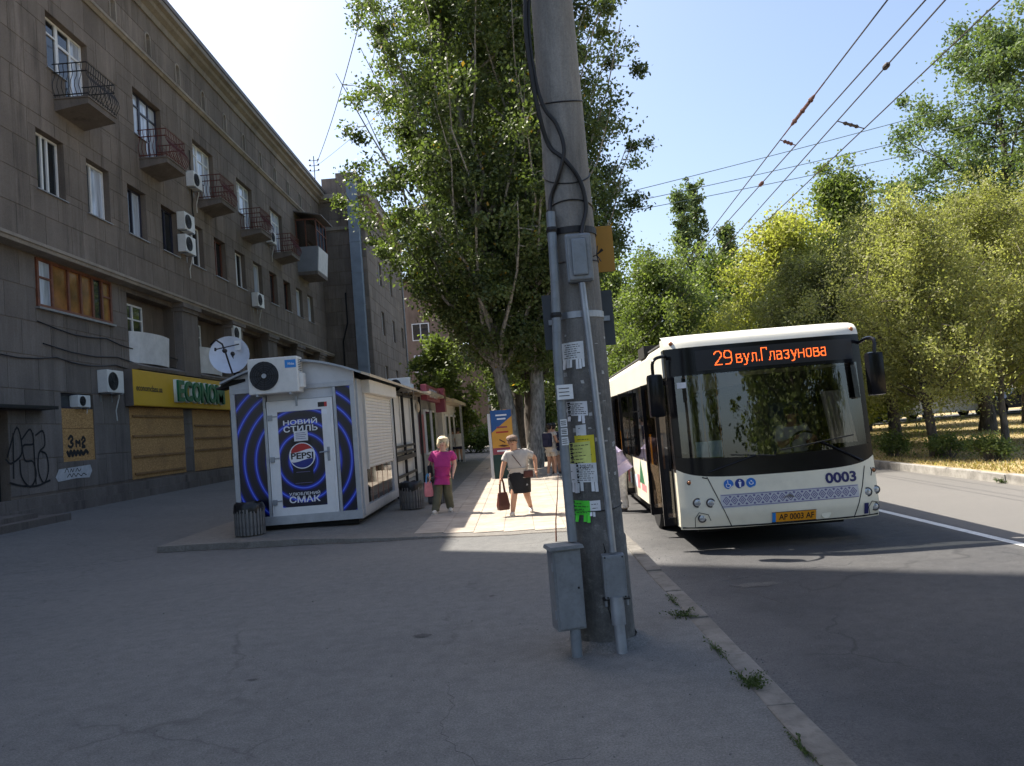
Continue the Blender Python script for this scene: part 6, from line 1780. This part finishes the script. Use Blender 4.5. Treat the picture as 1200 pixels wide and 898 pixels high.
    for a, b in (('anl', 'tol'), ('anr', 'tor')):
        A, B = j[a], j[b]; d = (B - A); d.z = 0
        if d.length < 1e-4: d = Vector((0, -1, 0))
        d.normalize(); c = (A + B) / 2; zb = min(B.z - .035, A.z - .075)
        ang = math.atan2(d.x, -d.y)
        sh = MB().ell((0, 0, 0), (.047, .125, .05), 12).box(-.044, .044, -.115, .115, -.048, -.025)
        o = sh.build('shoe', shoe, t, smooth=True)
        pitch = math.atan2((A.z - .07) - (B.z - .03), .14) * .8
        o.location = (c.x, c.y, max(.05, c.z - .02)); o.rotation_euler = (pitch, 0, ang)
    return t
# woman in grey with cap, striding towards the camera
person('woman in a peaked cap, grey top and black skirt striding with one elbow bent back', (-.13, 14.6, pz(-.13)), 0,
       dict(pelvis=(.07, .0, .74), waist=(.065, -.02, .88), chest=(.06, -.06, 1.08), neckb=(.02, -.10, 1.235), neck=(.012, -.12, 1.29), head=(-.005, -.15, 1.395), top=(-.005, -.15, 1.475),
            shl=(-.12, -.06, 1.17), shr=(.24, -.05, 1.165), ell=(-.215, -.07, .94), elr=(.40, .08, 1.06), wrl=(-.265, -.12, .755), wrr=(.40, .04, .83),
            hipl=(-.02, 0, .70), hipr=(.155, 0, .70), knl=(-.05, -.12, .40), knr=(.19, .05, .38), anl=(-.10, -.10, .08), anr=(.245, .32, .13), tol=(-.12, -.25, .05), tor=(.25, .20, .04)),
       1.02, 'skin_tan', 'hair_dark', 'short', 'grey_knit', ('skirt', 'black_cloth'), 'shoe_pale', .42, True)
def tote(label, loc, w, h, d, m, rz=0, handle=.2, name='handbag', cat='bag', m2=None):
    t = thing(name, label, cat, loc, rz)
    vs = [(-w / 2, -d / 2, 0), (w / 2, -d / 2, 0), (w / 2, d / 2, 0), (-w / 2, d / 2, 0), (-w * .56, -d * .55, h * .25), (w * .56, -d * .55, h * .25), (w * .56, d * .55, h * .25), (-w * .56, d * .55, h * .25),
          (-w * .42, -d * .25, h), (w * .42, -d * .25, h), (w * .42, d * .25, h), (-w * .42, d * .25, h)]
    fs = [(0, 3, 2, 1), (8, 9, 10, 11)] + [(a + k, a + (k + 1) % 4, a + 4 + (k + 1) % 4, a + 4 + k) for a in (0, 4) for k in range(4)]
    o = MB().add(vs, fs).build('bag_body', m, t)
    bv = o.modifiers.new('bevel', 'BEVEL'); bv.width = .02; bv.segments = 2
    for s in (-1, 1):
        MB().tube(spline([(-w * .25, s * d * .2, h * .9), (-w * .15, s * d * .12, h + handle * .7), (0, s * .012, h + handle), (w * .15, s * d * .12, h + handle * .7), (w * .25, s * d * .2, h * .9)], 4), .012, 6).build('handle', m2 or m, t, smooth=True)
    return t
tote('dark brown leather handbag carried low by the woman in grey', (-.13 - .265, 14.6 - .13, pz(-.4) + .14), .21, .33, .13, 'brown_leather', rad(25), .26)
pu = thing('shoulder_purse', 'small patterned purse on a thin strap at the hip of the woman in grey', 'purse', (-.13 + .25, 14.6 - .16, pz(0) + .78))
MB().bbox(-.09, .09, -.035, .035, -.07, .06, .02).build('purse_body', 'brown_leather', pu)
MB().tube(spline([(-.07, 0, .05), (-.16, -.03, .2), (-.27, -.02, .36), (-.32, .07, .42)], 4), .006, 5).build('strap', 'brown_leather', pu)
# woman in magenta
person('blond woman in a magenta top and olive trousers walking in the kiosk shade', (-1.70, 15.75, pz(-1.7)), 0,
       dict(pelvis=(.08, 0, .76), waist=(.09, 0, .90), chest=(.105, -.01, 1.10), neckb=(.125, -.02, 1.255), neck=(.13, -.03, 1.32), head=(.14, -.055, 1.43), top=(.14, -.05, 1.515),
            shl=(-.075, .0, 1.19), shr=(.295, .0, 1.18), ell=(-.165, .05, .99), elr=(.345, .03, .99), wrl=(-.17, -.06, .80), wrr=(.315, -.07, .83),
            hipl=(.0, 0, .73), hipr=(.17, 0, .73), knl=(-.035, -.06, .42), knr=(.155, .05, .42), anl=(-.105, -.10, .08), anr=(.17, .20, .10), tol=(-.125, -.25, .045), tor=(.185, .07, .035)),
       1.08, 'skin', 'hair_blond', 'bob', 'pink', ('trousers', 'olive'), 'shoe_pale', .4)
tote('pink and blue plastic carrier bag hanging from the hand of the woman in magenta', (-1.70 - .215, 15.66, pz(-1.9) + .36), .17, .30, .07, 'bag_pink', rad(10), .16, 'carrier_bag', 'bag', 'bag_blue')
hb = thing('shoulder_bag', 'black shoulder bag under the arm of the woman in magenta', 'bag', (-1.70 - .165, 15.80, pz(-1.8) + .86))
MB().bbox(-.05, .04, -.12, .12, -.11, .13, .03).build('bag_body', 'black_cloth', hb)
MB().tube(spline([(0, -.08, .12), (.05, -.05, .26), (.08, .0, .36), (.05, .06, .26), (0, .1, .12)], 4), .009, 5).build('strap', 'black_cloth', hb)
# the man farther back and the walker with a backpack
person('distant man in a white shirt and dark shorts walking away past the booths', (-2.95, 37.5, .12), PI + .2, dict(knl=(-.095, -.1, .48), anl=(-.1, .0, .1), knr=(.095, .02, .47), anr=(.1, .2, .12), tor=(.1, .06, .05)), 1.0, 'skin_tan', 'hair_dark', 'short', 'white_cloth', ('shorts', 'navy_cloth'), 'shoe_dark', .5)
person('walker in pale shorts and top seen from behind with a dark backpack', (.98, 24.4, pz(.98)), PI - .6, dict(knl=(-.09, -.06, .47), anr=(.11, .12, .09), tor=(.12, -.02, .035), wrl=(-.16, -.28, 1.05), wrr=(.18, -.26, 1.02), ell=(-.22, -.02, 1.08), elr=(.22, -.02, 1.08)), .95, 'skin_tan', 'hair_dark', 'bun', 'beige_cloth', ('shorts', 'beige_cloth'), 'shoe_pale', .1)
bk = thing('backpack', 'dark navy backpack on the back of the walker in pale shorts', 'backpack', (.98 - .10, 24.4 - .16, pz(.98) + 1.0), PI - .6)
MB().bbox(-.15, .15, -.07, .09, -.08, .36, .05).build('pack', 'navy_cloth', bk)
MB().bbox(-.11, .11, .085, .13, -.05, .16, .03).build('pocket', 'navy_cloth', bk)
person('second walker in a dark top beside the backpack walker', (1.14, 25.2, pz(1.1)), PI - .3, None, 1.0, 'skin_tan', 'hair_dark', 'short', 'navy_cloth', ('shorts', 'beige_cloth'), 'shoe_dark', .4)
# passengers
person('passenger in a lavender top and pale patterned trousers climbing into the middle bus door', (1.93, 14.95, ROAD_Z), -PI / 2 - .3,
       dict(waist=(0, -.1, 1.06), chest=(0, -.22, 1.22), neckb=(0, -.30, 1.32), neck=(0, -.35, 1.36), head=(0, -.43, 1.44), top=(0, -.47, 1.52), shl=(-.17, -.26, 1.28), shr=(.17, -.26, 1.28), ell=(-.2, -.4, 1.1), elr=(.2, -.42, 1.08), wrl=(-.18, -.6, 1.15), wrr=(.18, -.62, 1.12),
            knl=(-.1, -.28, .62), anl=(-.1, -.25, .38), tol=(-.1, -.4, .335)), 1.15, 'skin', 'hair_dark', 'short', 'lavender', ('trousers', 'pattern_cloth'), 'shoe_dark', .45)
SIT = dict(pelvis=(0, .05, .48), waist=(0, .06, .62), chest=(0, .03, .83), neckb=(0, .02, .97), neck=(0, 0, 1.03), head=(0, -.03, 1.14), top=(0, -.02, 1.22), shl=(-.17, .02, .93), shr=(.17, .02, .93), ell=(-.22, -.08, .70), elr=(.22, -.08, .70), wrl=(-.15, -.3, .70), wrr=(.15, -.3, .70),
           hipl=(-.09, .0, .48), hipr=(.09, .0, .48), knl=(-.1, -.42, .5), knr=(.1, -.42, .5), anl=(-.1, -.44, .09), anr=(.1, -.44, .09), tol=(-.1, -.58, .045), tor=(.1, -.58, .045))
def bus_point(x, y, z): return (Matrix.Rotation(rad(-1.8), 4, 'Z') @ Vector((x, y, z)) + Vector((1.985, 9.82, ROAD_Z)))[:]
person('bus driver in a white shirt seated behind the wheel', bus_point(1.95, 1.48, .52), rad(-1.8), dict(SIT, wrl=(-.15, -.42, .80), wrr=(.15, -.42, .80)), 1.05, 'skin_tan', 'hair_dark', 'short', 'white_cloth', ('trousers', 'navy_cloth'), 'shoe_dark', .6)
person('seated passenger in a pale lilac shirt leaning by the front side window of the bus', bus_point(.36, 3.35, .38), rad(20), SIT, 1.05, 'skin_tan', 'hair_dark', 'short', 'lavender', ('trousers', 'navy_cloth'), 'shoe_dark', .5)

# ------------------------------------------------------------------ overhead wires
TW = 'trolley wires over the road'
ends = [((4.08, 7.58), (4.68, 17.28)), ((4.5, 7.65), (4.92, 18.01)), ((4.72, 7.68), (5.55, 19.69)), ((5.34, 7.77), (5.98, 20.79))]
wl = ['leftmost of the four trolley wires above the road', 'second trolley wire from the left above the road', 'third trolley wire from the left above the road', 'rightmost of the four trolley wires above the road']
def on_wire(k, y):
    a, b = ends[k]; t = (y - a[1]) / (b[1] - a[1])
    return Vector((a[0] + (b[0] - a[0]) * t, y, 5.7))
for k in range(4):
    wire('trolley_wire', wl[k], on_wire(k, -12), on_wire(k, 62), .009, 'wire', 0, 'wire', TW)
def insul(label, a, b, r, m='wire_red'):
    t = thing('line_insulator', label, 'insulator', a)
    d = Vector(b) - Vector(a)
    MB().tube([(0, 0, 0), d * .2, d * .25, d * .75, d * .8, d], [r * .4, r * .4, r, r, r * .4, r * .4], 7).build('rod', m, t)
    for f in (.3, .5, .7): p = d * f; MB().ell(p, (r * 1.5,) * 3, 8).build('shed', m, t)
insul('dark red section insulator on the leftmost trolley wire', on_wire(0, 9.5), on_wire(0, 11.3), .024)
insul('short rusty hanger joining the two left trolley wires', on_wire(0, 11.5), on_wire(1, 11.8), .02)
insul('short dark hanger joining the two right trolley wires', on_wire(2, 10.9), on_wire(3, 11.3), .02, 'wire')
insul('small dark clamp on the third trolley wire', on_wire(2, 9.1), on_wire(2, 9.25), .024, 'wire')
insul('small dark clamp on the second trolley wire', on_wire(1, 13.6), on_wire(1, 13.9), .024, 'wire_red')
XW = 'span wires across the street'
for (za, zb, yy, lb) in ((10.49, 11.45, 26, 'highest of three thin span wires crossing the street'), (10.08, 10.81, 26.4, 'middle one of three thin span wires crossing the street'), (9.75, 10.36, 26.8, 'lowest of three thin span wires crossing the street')):
    sl_ = (zb - za) / 8.4
    wire('span_wire', lb, (.2, 30.4, za - sl_ * 5.6), (19.0, yy, zb + sl_ * 4.8), .014, 'span', .12, 'wire', XW)

# ------------------------------------------------------------------ trees
def prof_of(tab):
    def f(t):
        for (a, b) in zip(tab[:-1], tab[1:]):
            if t <= b[0]: return a[1] + (b[1] - a[1]) * (t - a[0]) / (b[0] - a[0])
        return tab[-1][1]
    return f
PG = 'poplars along the kerb'
tree('poplar_tree', 'big poplar with pale forked trunk and wide crown rising behind the concrete pole', .1, 29.0, 25.5, .42,
     prof_of([(0, .4), (.25, 1.6), (.30, 4.2), (.37, 6.4), (.5, 7.0), (.62, 6.6), (.75, 5.7), (.9, 3.2), (1, .8)]), 150, 350000, 'leaf_poplar', .15, 'bark_pale', 1.5, 0, PG, .27, 9, .66, (.0, 0), 2, 1.2)
tree('poplar_tree', 'dark trunked poplar right behind the pale forked poplar', .75, 33.5, 22, .36, prof_of([(0, .5), (.2, 1.5), (.4, 3.6), (.6, 3.6), (.85, 2.0), (1, .5)]), 34, 32000, 'leaf_poplar', .19, 'bark_dark', 1.5, 0, PG, .25, 7, .8)
tree('poplar_tree', 'slim poplar further down the kerb with a grey trunk', .2, 41, 20, .32, prof_of([(0, .5), (.25, 1.8), (.5, 3.2), (.8, 2.2), (1, .5)]), 28, 22000, 'leaf_poplar', .21, 'bark_dark', 1.5, 0, PG, .25, 7, .8)
tree('poplar_tree', 'third dark poplar trunk close to the kerb behind the concrete pole', 1.0, 37.5, 21, .34, prof_of([(0, .5), (.25, 1.6), (.5, 3.0), (.8, 2.2), (1, .5)]), 26, 20000, 'leaf_poplar', .2, 'bark_dark', 1.5, 0, PG, .28, 7, .8)
tree('maple_sapling', 'young pale green tree growing over the booth roofs', -3.9, 40.0, 6.3, .12, prof_of([(0, .5), (.35, 2.2), (.6, 2.6), (.8, 1.9), (1, .5)]), 26, 15000, 'leaf_green', .2, 'bark_grey', .7, .1, None, .3, 6, .55)
tree('street_tree', 'dark leaved tree at the end of the pavement behind the stele', -.6, 60, 8.5, .25, prof_of([(0, .5), (.25, 1.6), (.5, 1.9), (.8, 1.5), (1, .4)]), 30, 12000, 'leaf_green', .26, 'bark_dark', .8, 0, None, .15, 7, .9)
# across the road
RG = 'trees along the far side of the road'
tree('park_tree', 'rounded bright green tree beyond the bus on the left of the park', 10.2, 52, 12.0, .3, prof_of([(0, 1), (.2, 4.0), (.5, 5.2), (.75, 4.2), (.93, 2.0), (1, .6)]), 48, 60000, 'leaf_green', .22, 'bark_dark', .6, 0, RG, .12, 8, 1.1)
tree('park_tree', 'lower green tree between the pole and the bus roof', 8.6, 66, 14.5, .3, prof_of([(0, 1), (.2, 4.2), (.5, 5.0), (.8, 3.6), (1, .6)]), 40, 26000, 'leaf_green', .32, 'bark_dark', .6, 0, RG, .1, 8, 1.2)
tree('park_tree', 'far dark green tree closing the street', 3.0, 96, 17, .35, prof_of([(0, 1.5), (.2, 5.5), (.5, 6.5), (.8, 4.6), (1, 1)]), 40, 20000, 'leaf_green', .45, 'bark_dark', .6, 0, RG, .1, 8, 1.6)
for k, (x, y, h, lb) in enumerate(((19.4, 82, 26, 'leftmost of three tall slim lombardy poplars in the distance'), (22.0, 86, 28, 'tallest middle one of three slim lombardy poplars in the distance'), (24.6, 84, 22, 'shorter right one of three slim lombardy poplars in the distance'))):
    tree('lombardy_poplar', lb, x, y, h, .3, prof_of([(0, .4), (.2, 1.0), (.5, 1.35), (.8, .9), (1, .15)]), 40, 15000, 'leaf_locust', .34, 'bark_dark', 2.6, 0, 'distant lombardy poplars', .12, 6, .6)
tree('park_tree', 'yellowing lime green tree just right of the bus roof', 11.6, 32, 8.9, .24, prof_of([(0, 1), (.15, 3.2), (.4, 4.4), (.65, 3.8), (.85, 1.9), (1, .3)]), 52, 70000, 'leaf_yellow', .155, 'bark_dark', .7, 0, RG, .14, 8, .85)
tree('park_tree', 'pale green tree with a pointed top behind the yellowing tree', 16.6, 37, 12.6, .26, prof_of([(0, 1), (.2, 3.4), (.45, 3.9), (.7, 2.4), (.9, .9), (1, .15)]), 46, 50000, 'leaf_green', .18, 'bark_dark', .7, 0, RG, .12, 8, .85)
tree('locust_tree', 'tall dark green locust tree with open crown at the right edge', 22.0, 33, 17.6, .4, prof_of([(0, 1), (.3, 2.5), (.5, 5.4), (.7, 6.0), (.88, 4.2), (1, 1.2)]), 44, 60000, 'leaf_locust', .165, 'bark_dark', .55, 0, RG, .35, 8, .75)
OL = 'olive leaved birches by the road'
olive = [(10.55, 19.7, 7.0, .13, (-.05, .02), 'leaning dark trunked birch nearest the bus, olive leaves'), (13.4, 21.4, 7.8, .10, (0.01, 0), 'slender birch with fine pale branches near the right edge'), (11.9, 24.6, 8.0, .14, (0, 0), 'olive leaved birch between the leaning birch and the slender one'),
         (16.4, 24.0, 8.2, .15, (0, 0), 'olive leaved birch at the right border of the park'), (9.9, 25.5, 6.8, .12, (0, 0), 'low olive leaved birch close behind the bus mirror'), (14.6, 30.0, 8.6, .2, (0, 0), 'birch with a stout trunk in the middle of the park'), (17.6, 29.1, 9.0, .28, (0, 0), 'stoutest trunked tree in the park, olive crown')]
for (x, y, h, r, ln, lb) in olive:
    tree('birch_tree', lb, x, y, h * .93, r, prof_of([(0, 1), (.33, 1.6), (.48, 2.8), (.7, 2.6), (.9, 1.5), (1, .4)]), 46, 62000, 'leaf_olive', .082 if y < 24 else .105, 'bark_dark' if y != 21.4 else 'bark_grey', .7, .04, OL, .40, 7, .5, ln, 1, .5, .5, .35)
for (x, y, h, lb) in ((27, 44, 12, 'green tree far back in the park, left one'), (21, 46, 12, 'green tree far back in the park behind the parked van'), (33, 40, 13, 'green tree far back at the right of the park'), (16, 58, 13, 'green tree far back behind the pointed tree')):
    tree('park_tree', lb, x, y, h, .28, prof_of([(0, 1), (.25, 3.8), (.5, 4.8), (.8, 3.4), (1, .6)]), 34, 16000, 'leaf_green', .3, 'bark_dark', .6, 0, 'trees at the back of the park', .22, 7, 1.1)
# trees behind the camera that the windscreen mirrors
for (x, y, h, lb) in ((9.8, -9, 12, 'roadside tree on the park side behind the viewer'), (15.5, -12, 13, 'second row park tree behind the viewer'), (-4.5, -24, 14, 'pavement tree far behind the viewer'), (5.0, -46, 15, 'tree closing the street far behind the viewer'), (11.5, -18, 14, 'larger roadside tree on the park side behind the viewer')):
    tree('park_tree', lb, x, y, h, .28, prof_of([(0, 1), (.25, 3.4), (.5, 4.2), (.8, 3.0), (1, .6)]), 30, 12000, 'leaf_green', .32, 'bark_dark', .7, 0, 'trees behind the viewer', .22, 7, 1.0)
tower = thing('shade_tower', 'tall grey tower block added out of view to shade the foreground', 'building', (-21, 9, 0))  # unseen block added to cast the broad shade over the foreground
tw = MB().box(-28, FX - 1.2, 0, 18.25, 0, 37.5)
tw.build('wall', 'plaster', tower, (-21, 9, 0))
tf = MB()
for i in range(11):
    for k in range(6):
        y = .6 + 3.1 * k; z = 2.2 + 3.2 * i
        if y + 1.5 < 17.8: tf.box(FX - 1.2, FX - 1.17, y, y + 1.5, z, z + 1.5)
tag(tf.build('window_glazing', 'pane_dark', tower, (-21, 9, 0)), kind='stuff')
# ------------------------------------------------------------------ bushes, hedge, weeds, dry grass
bush('bush', 'bright green bush at the end of the booth row', -3.0, 51, .1, 1.7, 1.2, 1.9, 7000, 'leaf_bush', .17)
bush('hedge', 'dark clipped hedge behind the stele and trees', 1.0, 47.5, .0, 2.2, .9, 1.55, 9000, 'leaf_dark', .15, 'hedge')
BG = 'low bushes along the park kerb'
for (x, y, h, lb) in ((9.95, 20.7, .85, 'low bush beside the bus corner at the park kerb'), (10.5, 19.1, .75, 'low bush right of the leaning birch'), (10.75, 17.7, .75, 'low bush with a brownish side, nearest the right edge of the kerb'), (9.9, 24.0, .9, 'dark low bush behind the bus mirror')):
    bush('bush', lb, x, y, .04, .42, .4, h * .85, 1500, 'leaf_bush', .075, 'bush', BG)
n = 42000
gx = 9.3 + RNG.random(n) ** 1.6 * 22; gy = 9.5 + RNG.random(n) ** 1.3 * 34
gzv = np.array([park_z(a, b) for a, b in zip(gx, gy)]) + RNG.uniform(0, .05, n)
gm_ = leaf_mesh('dry_grass', np.stack([gx, gy, gzv], 1), .13, 'grass_dry', RNG.uniform(0, 1, n), .16, 1.2)
tag(link('dry_grass', gm_), 'dry yellow grass covering the park ground', None, None, 'stuff')
nl = 5200
lx = 9.3 + RNG.random(nl) * 12; ly = 12 + RNG.random(nl) * 22
lm = leaf_mesh('fallen_leaves', np.stack([lx, ly, np.array([park_z(a, b) for a, b in zip(lx, ly)]) + .015], 1), .09, 'leaf_olive', RNG.uniform(0, 1, nl), .6, 0)
tag(link('fallen_leaves', lm), 'fallen leaves lying on the dry park grass', None, None, 'stuff')
WG = 'weeds growing at the kerb'
def weed(label, x, y, z, rx, ry, n, h=.05, size=.028):
    t = thing('weed', label, 'weed', (x, y, z), 0, WG)
    mb = MB(); P = []
    for k in range(16):
        a = random.uniform(0, 2 * PI); q = math.sqrt(random.random()); e = (rx * q * math.cos(a), ry * q * math.sin(a), h * random.uniform(.2, 1))
        mb.tube([(e[0] * .1, e[1] * .1, 0), (e[0] * .6, e[1] * .6, e[2]), e], [.003, .002, .0012], 4, cap=False); P.append(e)
    mb.build('stem', 'leaf_bush', t)
    C = np.array(P); k = RNG.integers(0, 16, n); pp = C[k] * RNG.uniform(.3, 1.05, (n, 1)) + RNG.normal(size=(n, 3)) * np.array([rx, ry, h]) * .16
    pp[:, 2] = np.abs(pp[:, 2]) + .004
    tag(link('leaf_tuft', leaf_mesh('leaf_tuft', pp, size * .8, 'leaf_dark', RNG.uniform(.3, 1, n), .4, .4), t), kind='stuff')
weed('widest weed tuft in the kerb joint just in front of the pole', 1.27, 6.55, .004, .16, .14, 300)
weed('thin row of weed sprigs in the kerb joint beyond the widest tuft', 1.27, 7.1, .004, .05, .3, 50, .03)
weed('sparse weed sprigs along the kerb between the two bigger tufts', 1.28, 5.6, .004, .05, .35, 60, .03)
weed('dense green weed tuft at the kerb nearer the viewer', 1.30, 4.87, .004, .12, .17, 420, .05)
weed('small weed sprigs at the kerb close to the bottom edge', 1.27, 3.9, .004, .05, .2, 60, .03)
weed('single weed at the park kerb beside the road', 9.0, 14.6, -.11, .12, .14, 160, .1, .05)
# loose grit and scraps
mb = MB()
for k in range(1500):
    u = random.random()
    if u < .55: x, y, z = 1.47 + abs(random.gauss(0, .45)), random.uniform(3, 14), ROAD_Z
    elif u < .8: x, y, z = random.uniform(-5, 1.25), random.uniform(3, 11), 0
    else: x, y, z = random.uniform(1.5, 8), random.uniform(3, 10), ROAD_Z
    s = random.uniform(.003, .008) * (1.6 if random.random() < .06 else 1)
    a = random.uniform(0, 6.28)
    c, d = math.cos(a) * s, math.sin(a) * s
    mb.add([(x + c, y + d, z), (x - d, y + c, z), (x - c * .9, y - d, z), (x + d, y - c * .8, z), (x, y, z + s * 1.1)], [(0, 1, 4), (1, 2, 4), (2, 3, 4), (3, 0, 4)])
tag(mb.build('grit', 'walk'), 'small stones and grit scattered over the asphalt', None, None, 'stuff')
def patch(name, label, x, y, z, rx, ry, m, seed):
    rs = random.Random(seed); n = 22
    vs = [(x, y, z)]
    for k in range(n):
        q = rs.uniform(.55, 1.0); a = 2 * PI * k / n
        vs.append((x + rx * q * math.cos(a), y + ry * q * math.sin(a), z))
    o = MB().add(vs, [(0, 1 + k, 1 + (k + 1) % n) for k in range(n)]).build(name, m)
    o['kind'] = 'structure'
    return o
MT['stain'] = M_asphalt('damp_stain', (.075, .075, .075), (.09, .088, .085), (.06, .06, .06), .3)
MT['dust'] = M_asphalt('pale_dust', (.085, .083, .08), (.11, .105, .1), (.07, .07, .068), .3)
for k, (x, y, rx, ry, zz) in enumerate(((-.95, 6.6, .09, .07, 0), (-2.1, 5.75, .06, .02, 0), (-.4, 7.9, .05, .05, 0))):
    patch('damp_patch', '', x, y, zz + .004, rx, ry, 'stain', k)
for k, (x, y, rx, ry) in enumerate(((2.3, 8.0, .28, .12),)):
    patch('dust_patch', '', x, y, ROAD_Z + .004, rx, ry, 'dust', 20 + k)
mb = MB()
for ln in (((-.6, 4.6), (-.5, 4.3), (-.3, 4.0), (-.1, 3.95), (.25, 4.05)), ((-.62, 5.3), (-.55, 4.9), (-.6, 4.6)), ((-6.3, 13.0), (-6.9, 12.3), (-8.2, 11.2), (-9.5, 10.8))):
    mb.tube([(p.x + .02 * math.sin(q * 2.7), p.y + .02 * math.sin(q * 1.9), -.0015 + gz(p.x)) for q, p in enumerate(spline([(x, y, 0) for x, y in ln], 5))], .0032, 4)
mb.build('asphalt_crack', 'stain')['kind'] = 'structure'
mb = MB()
for ln in (((2.0, 8.3), (3.2, 8.62), (3.5, 8.6), (3.62, 8.75)), ((2.05, 8.1), (2.3, 7.2))):
    mb.tube([(x, y, ROAD_Z - .003) for x, y in ln], .006, 4)
mb.build('tar_seam', 'stain')['kind'] = 'structure'

# ------------------------------------------------------------------ far houses at the end of the pavement
HB = (-9.5, 84, 0)
h2 = thing('apartment_house', 'brown gabled house with a white window down the street past the wing', 'house', HB)
MB().prism([(-16, 0), (-6.3, 0), (-6.3, 14.2), (-11, 18.5), (-16, 14.2)], 84, 100, 'y').build('wall', 'plaster_b', h2, HB)
MB().prism([(-5.9, 13.9), (-5.9, 14.2), (-11, 18.95), (-16.4, 14.2), (-16.4, 13.9), (-11, 18.6)], 83.6, 100.4, 'y').build('roof', 'roofmetal', h2, HB)
for (x0, z0) in ((-10.8, 11.7), (-10.8, 8.2), (-10.8, 4.7), (-8.6, 8.2), (-8.6, 4.7)):
    w = MB().box(x0, x0 + 1.9, 83.93, 84.0, z0, z0 + 1.9).build('window', 'white_pvc', h2, HB)
    for q in (0, 1): MB().box(x0 + .1 + .9 * q, x0 + .88 + .9 * q, 83.9, 83.935, z0 + .1, z0 + 1.8).build('pane', 'pane_dark', w, HB)
for k in range(4):
    w = MB().box(-6.32, -6.24, 86 + 3.4 * k, 87.6 + 3.4 * k, 8.2, 9.9).build('window', 'white_pvc', h2, HB)
    MB().box(-6.245, -6.22, 86.1 + 3.4 * k, 87.5 + 3.4 * k, 8.3, 9.8).build('pane', 'pane_dark', w, HB)
HC = (-4.2, 74, 0)
h3 = thing('low_house', 'low dark brown house with a blank end wall beside the far tree', 'house', HC)
MB().box(-7.5, -2.75, 74, 84, 0, 8.4).build('wall', 'plaster_b', h3, HC)
MB().prism([(-7.8, 8.4), (-2.4, 8.4), (-2.4, 8.55), (-5, 10.0), (-7.8, 8.6)], 73.7, 84.3, 'y').build('roof', 'roofmetal', h3, HC)
MB().box(-2.76, -2.7, 76, 77.4, 4.2, 6.0).box(-2.76, -2.7, 79.5, 80.9, 4.2, 6.0).build('window', 'white_pvc', h3, HC)
# ------------------------------------------------------------------ parked vehicles beyond the park
CG = 'vehicles parked beyond the park'
def car(label, x, y, rz, m, van=False):
    t = thing('parked_van' if van else 'parked_car', label, 'van' if van else 'car', (x, y, .03), rz, CG)
    if van: pr_ = [(0, .35), (0, .95), (.25, 1.15), (1.0, 1.3), (1.6, 2.1), (4.9, 2.2), (5.0, 2.0), (5.0, .35)]
    else: pr_ = [(0, .32), (0, .65), (.2, .8), (1.1, .92), (1.8, 1.42), (3.0, 1.46), (3.7, .98), (4.3, .92), (4.35, .32)]
    L = pr_[-1][0]; W_ = 1.75
    o = MB().prism([(p[0] - L / 2, p[1]) for p in pr_], -W_ / 2, W_ / 2, 'y').build('body', m, t)
    b = o.modifiers.new('bevel', 'BEVEL'); b.width = .06; b.segments = 2
    for s in (-1, 1):
        if van: gl = [(1.15, 1.35), (1.65, 2.0), (2.6, 2.02), (2.6, 1.35)]
        else: gl = [(1.25, .98), (1.85, 1.36), (2.95, 1.39), (3.5, 1.0)]
        MB().prism([(p[0] - L / 2, p[1]) for p in gl], s * (W_ / 2 - .01), s * (W_ / 2 + .012), 'y').build('window', 'pane_dark', t)
    for wx in (.85 - L / 2, L / 2 - .85):
        for s in (-1, 1):
            w = MB().lathe([(.2, -.1), (.31, -.1), (.33, 0), (.31, .1), (.2, .1)], 18, 0, (wx, s * (W_ / 2 - .1), .33), 'y').build('wheel', 'rubber', t)
            MB().lathe([(.2, s * .09), (.1, s * .06), (.02, s * .07)], 14, 0, (wx, s * (W_ / 2 - .1), .33), 'y').build('rim', 'rim', w)
    for s in (-1, 1): MB().ell((-L / 2 + .03, s * .65, .72), (.06, .14, .09), 8).build('headlight', 'lens', t)
car('white van parked beyond the park between tree trunks', 25.2, 45.5, .1, 'car_white', True)
car('dark car parked at the right of the white van', 29.8, 46.2, 0, 'car_dark')
car('small blue car parked left of the white van, mostly behind trunks', 20.5, 46.0, .0, 'car_blue')
car('white car parked at the far right beyond the park', 35.0, 45.5, .1, 'car_white')
structure(MB().quad((12, 43, .12), (80, 43, .12), (80, 49, .12), (12, 49, .12)).build('park_lane', 'walk'))
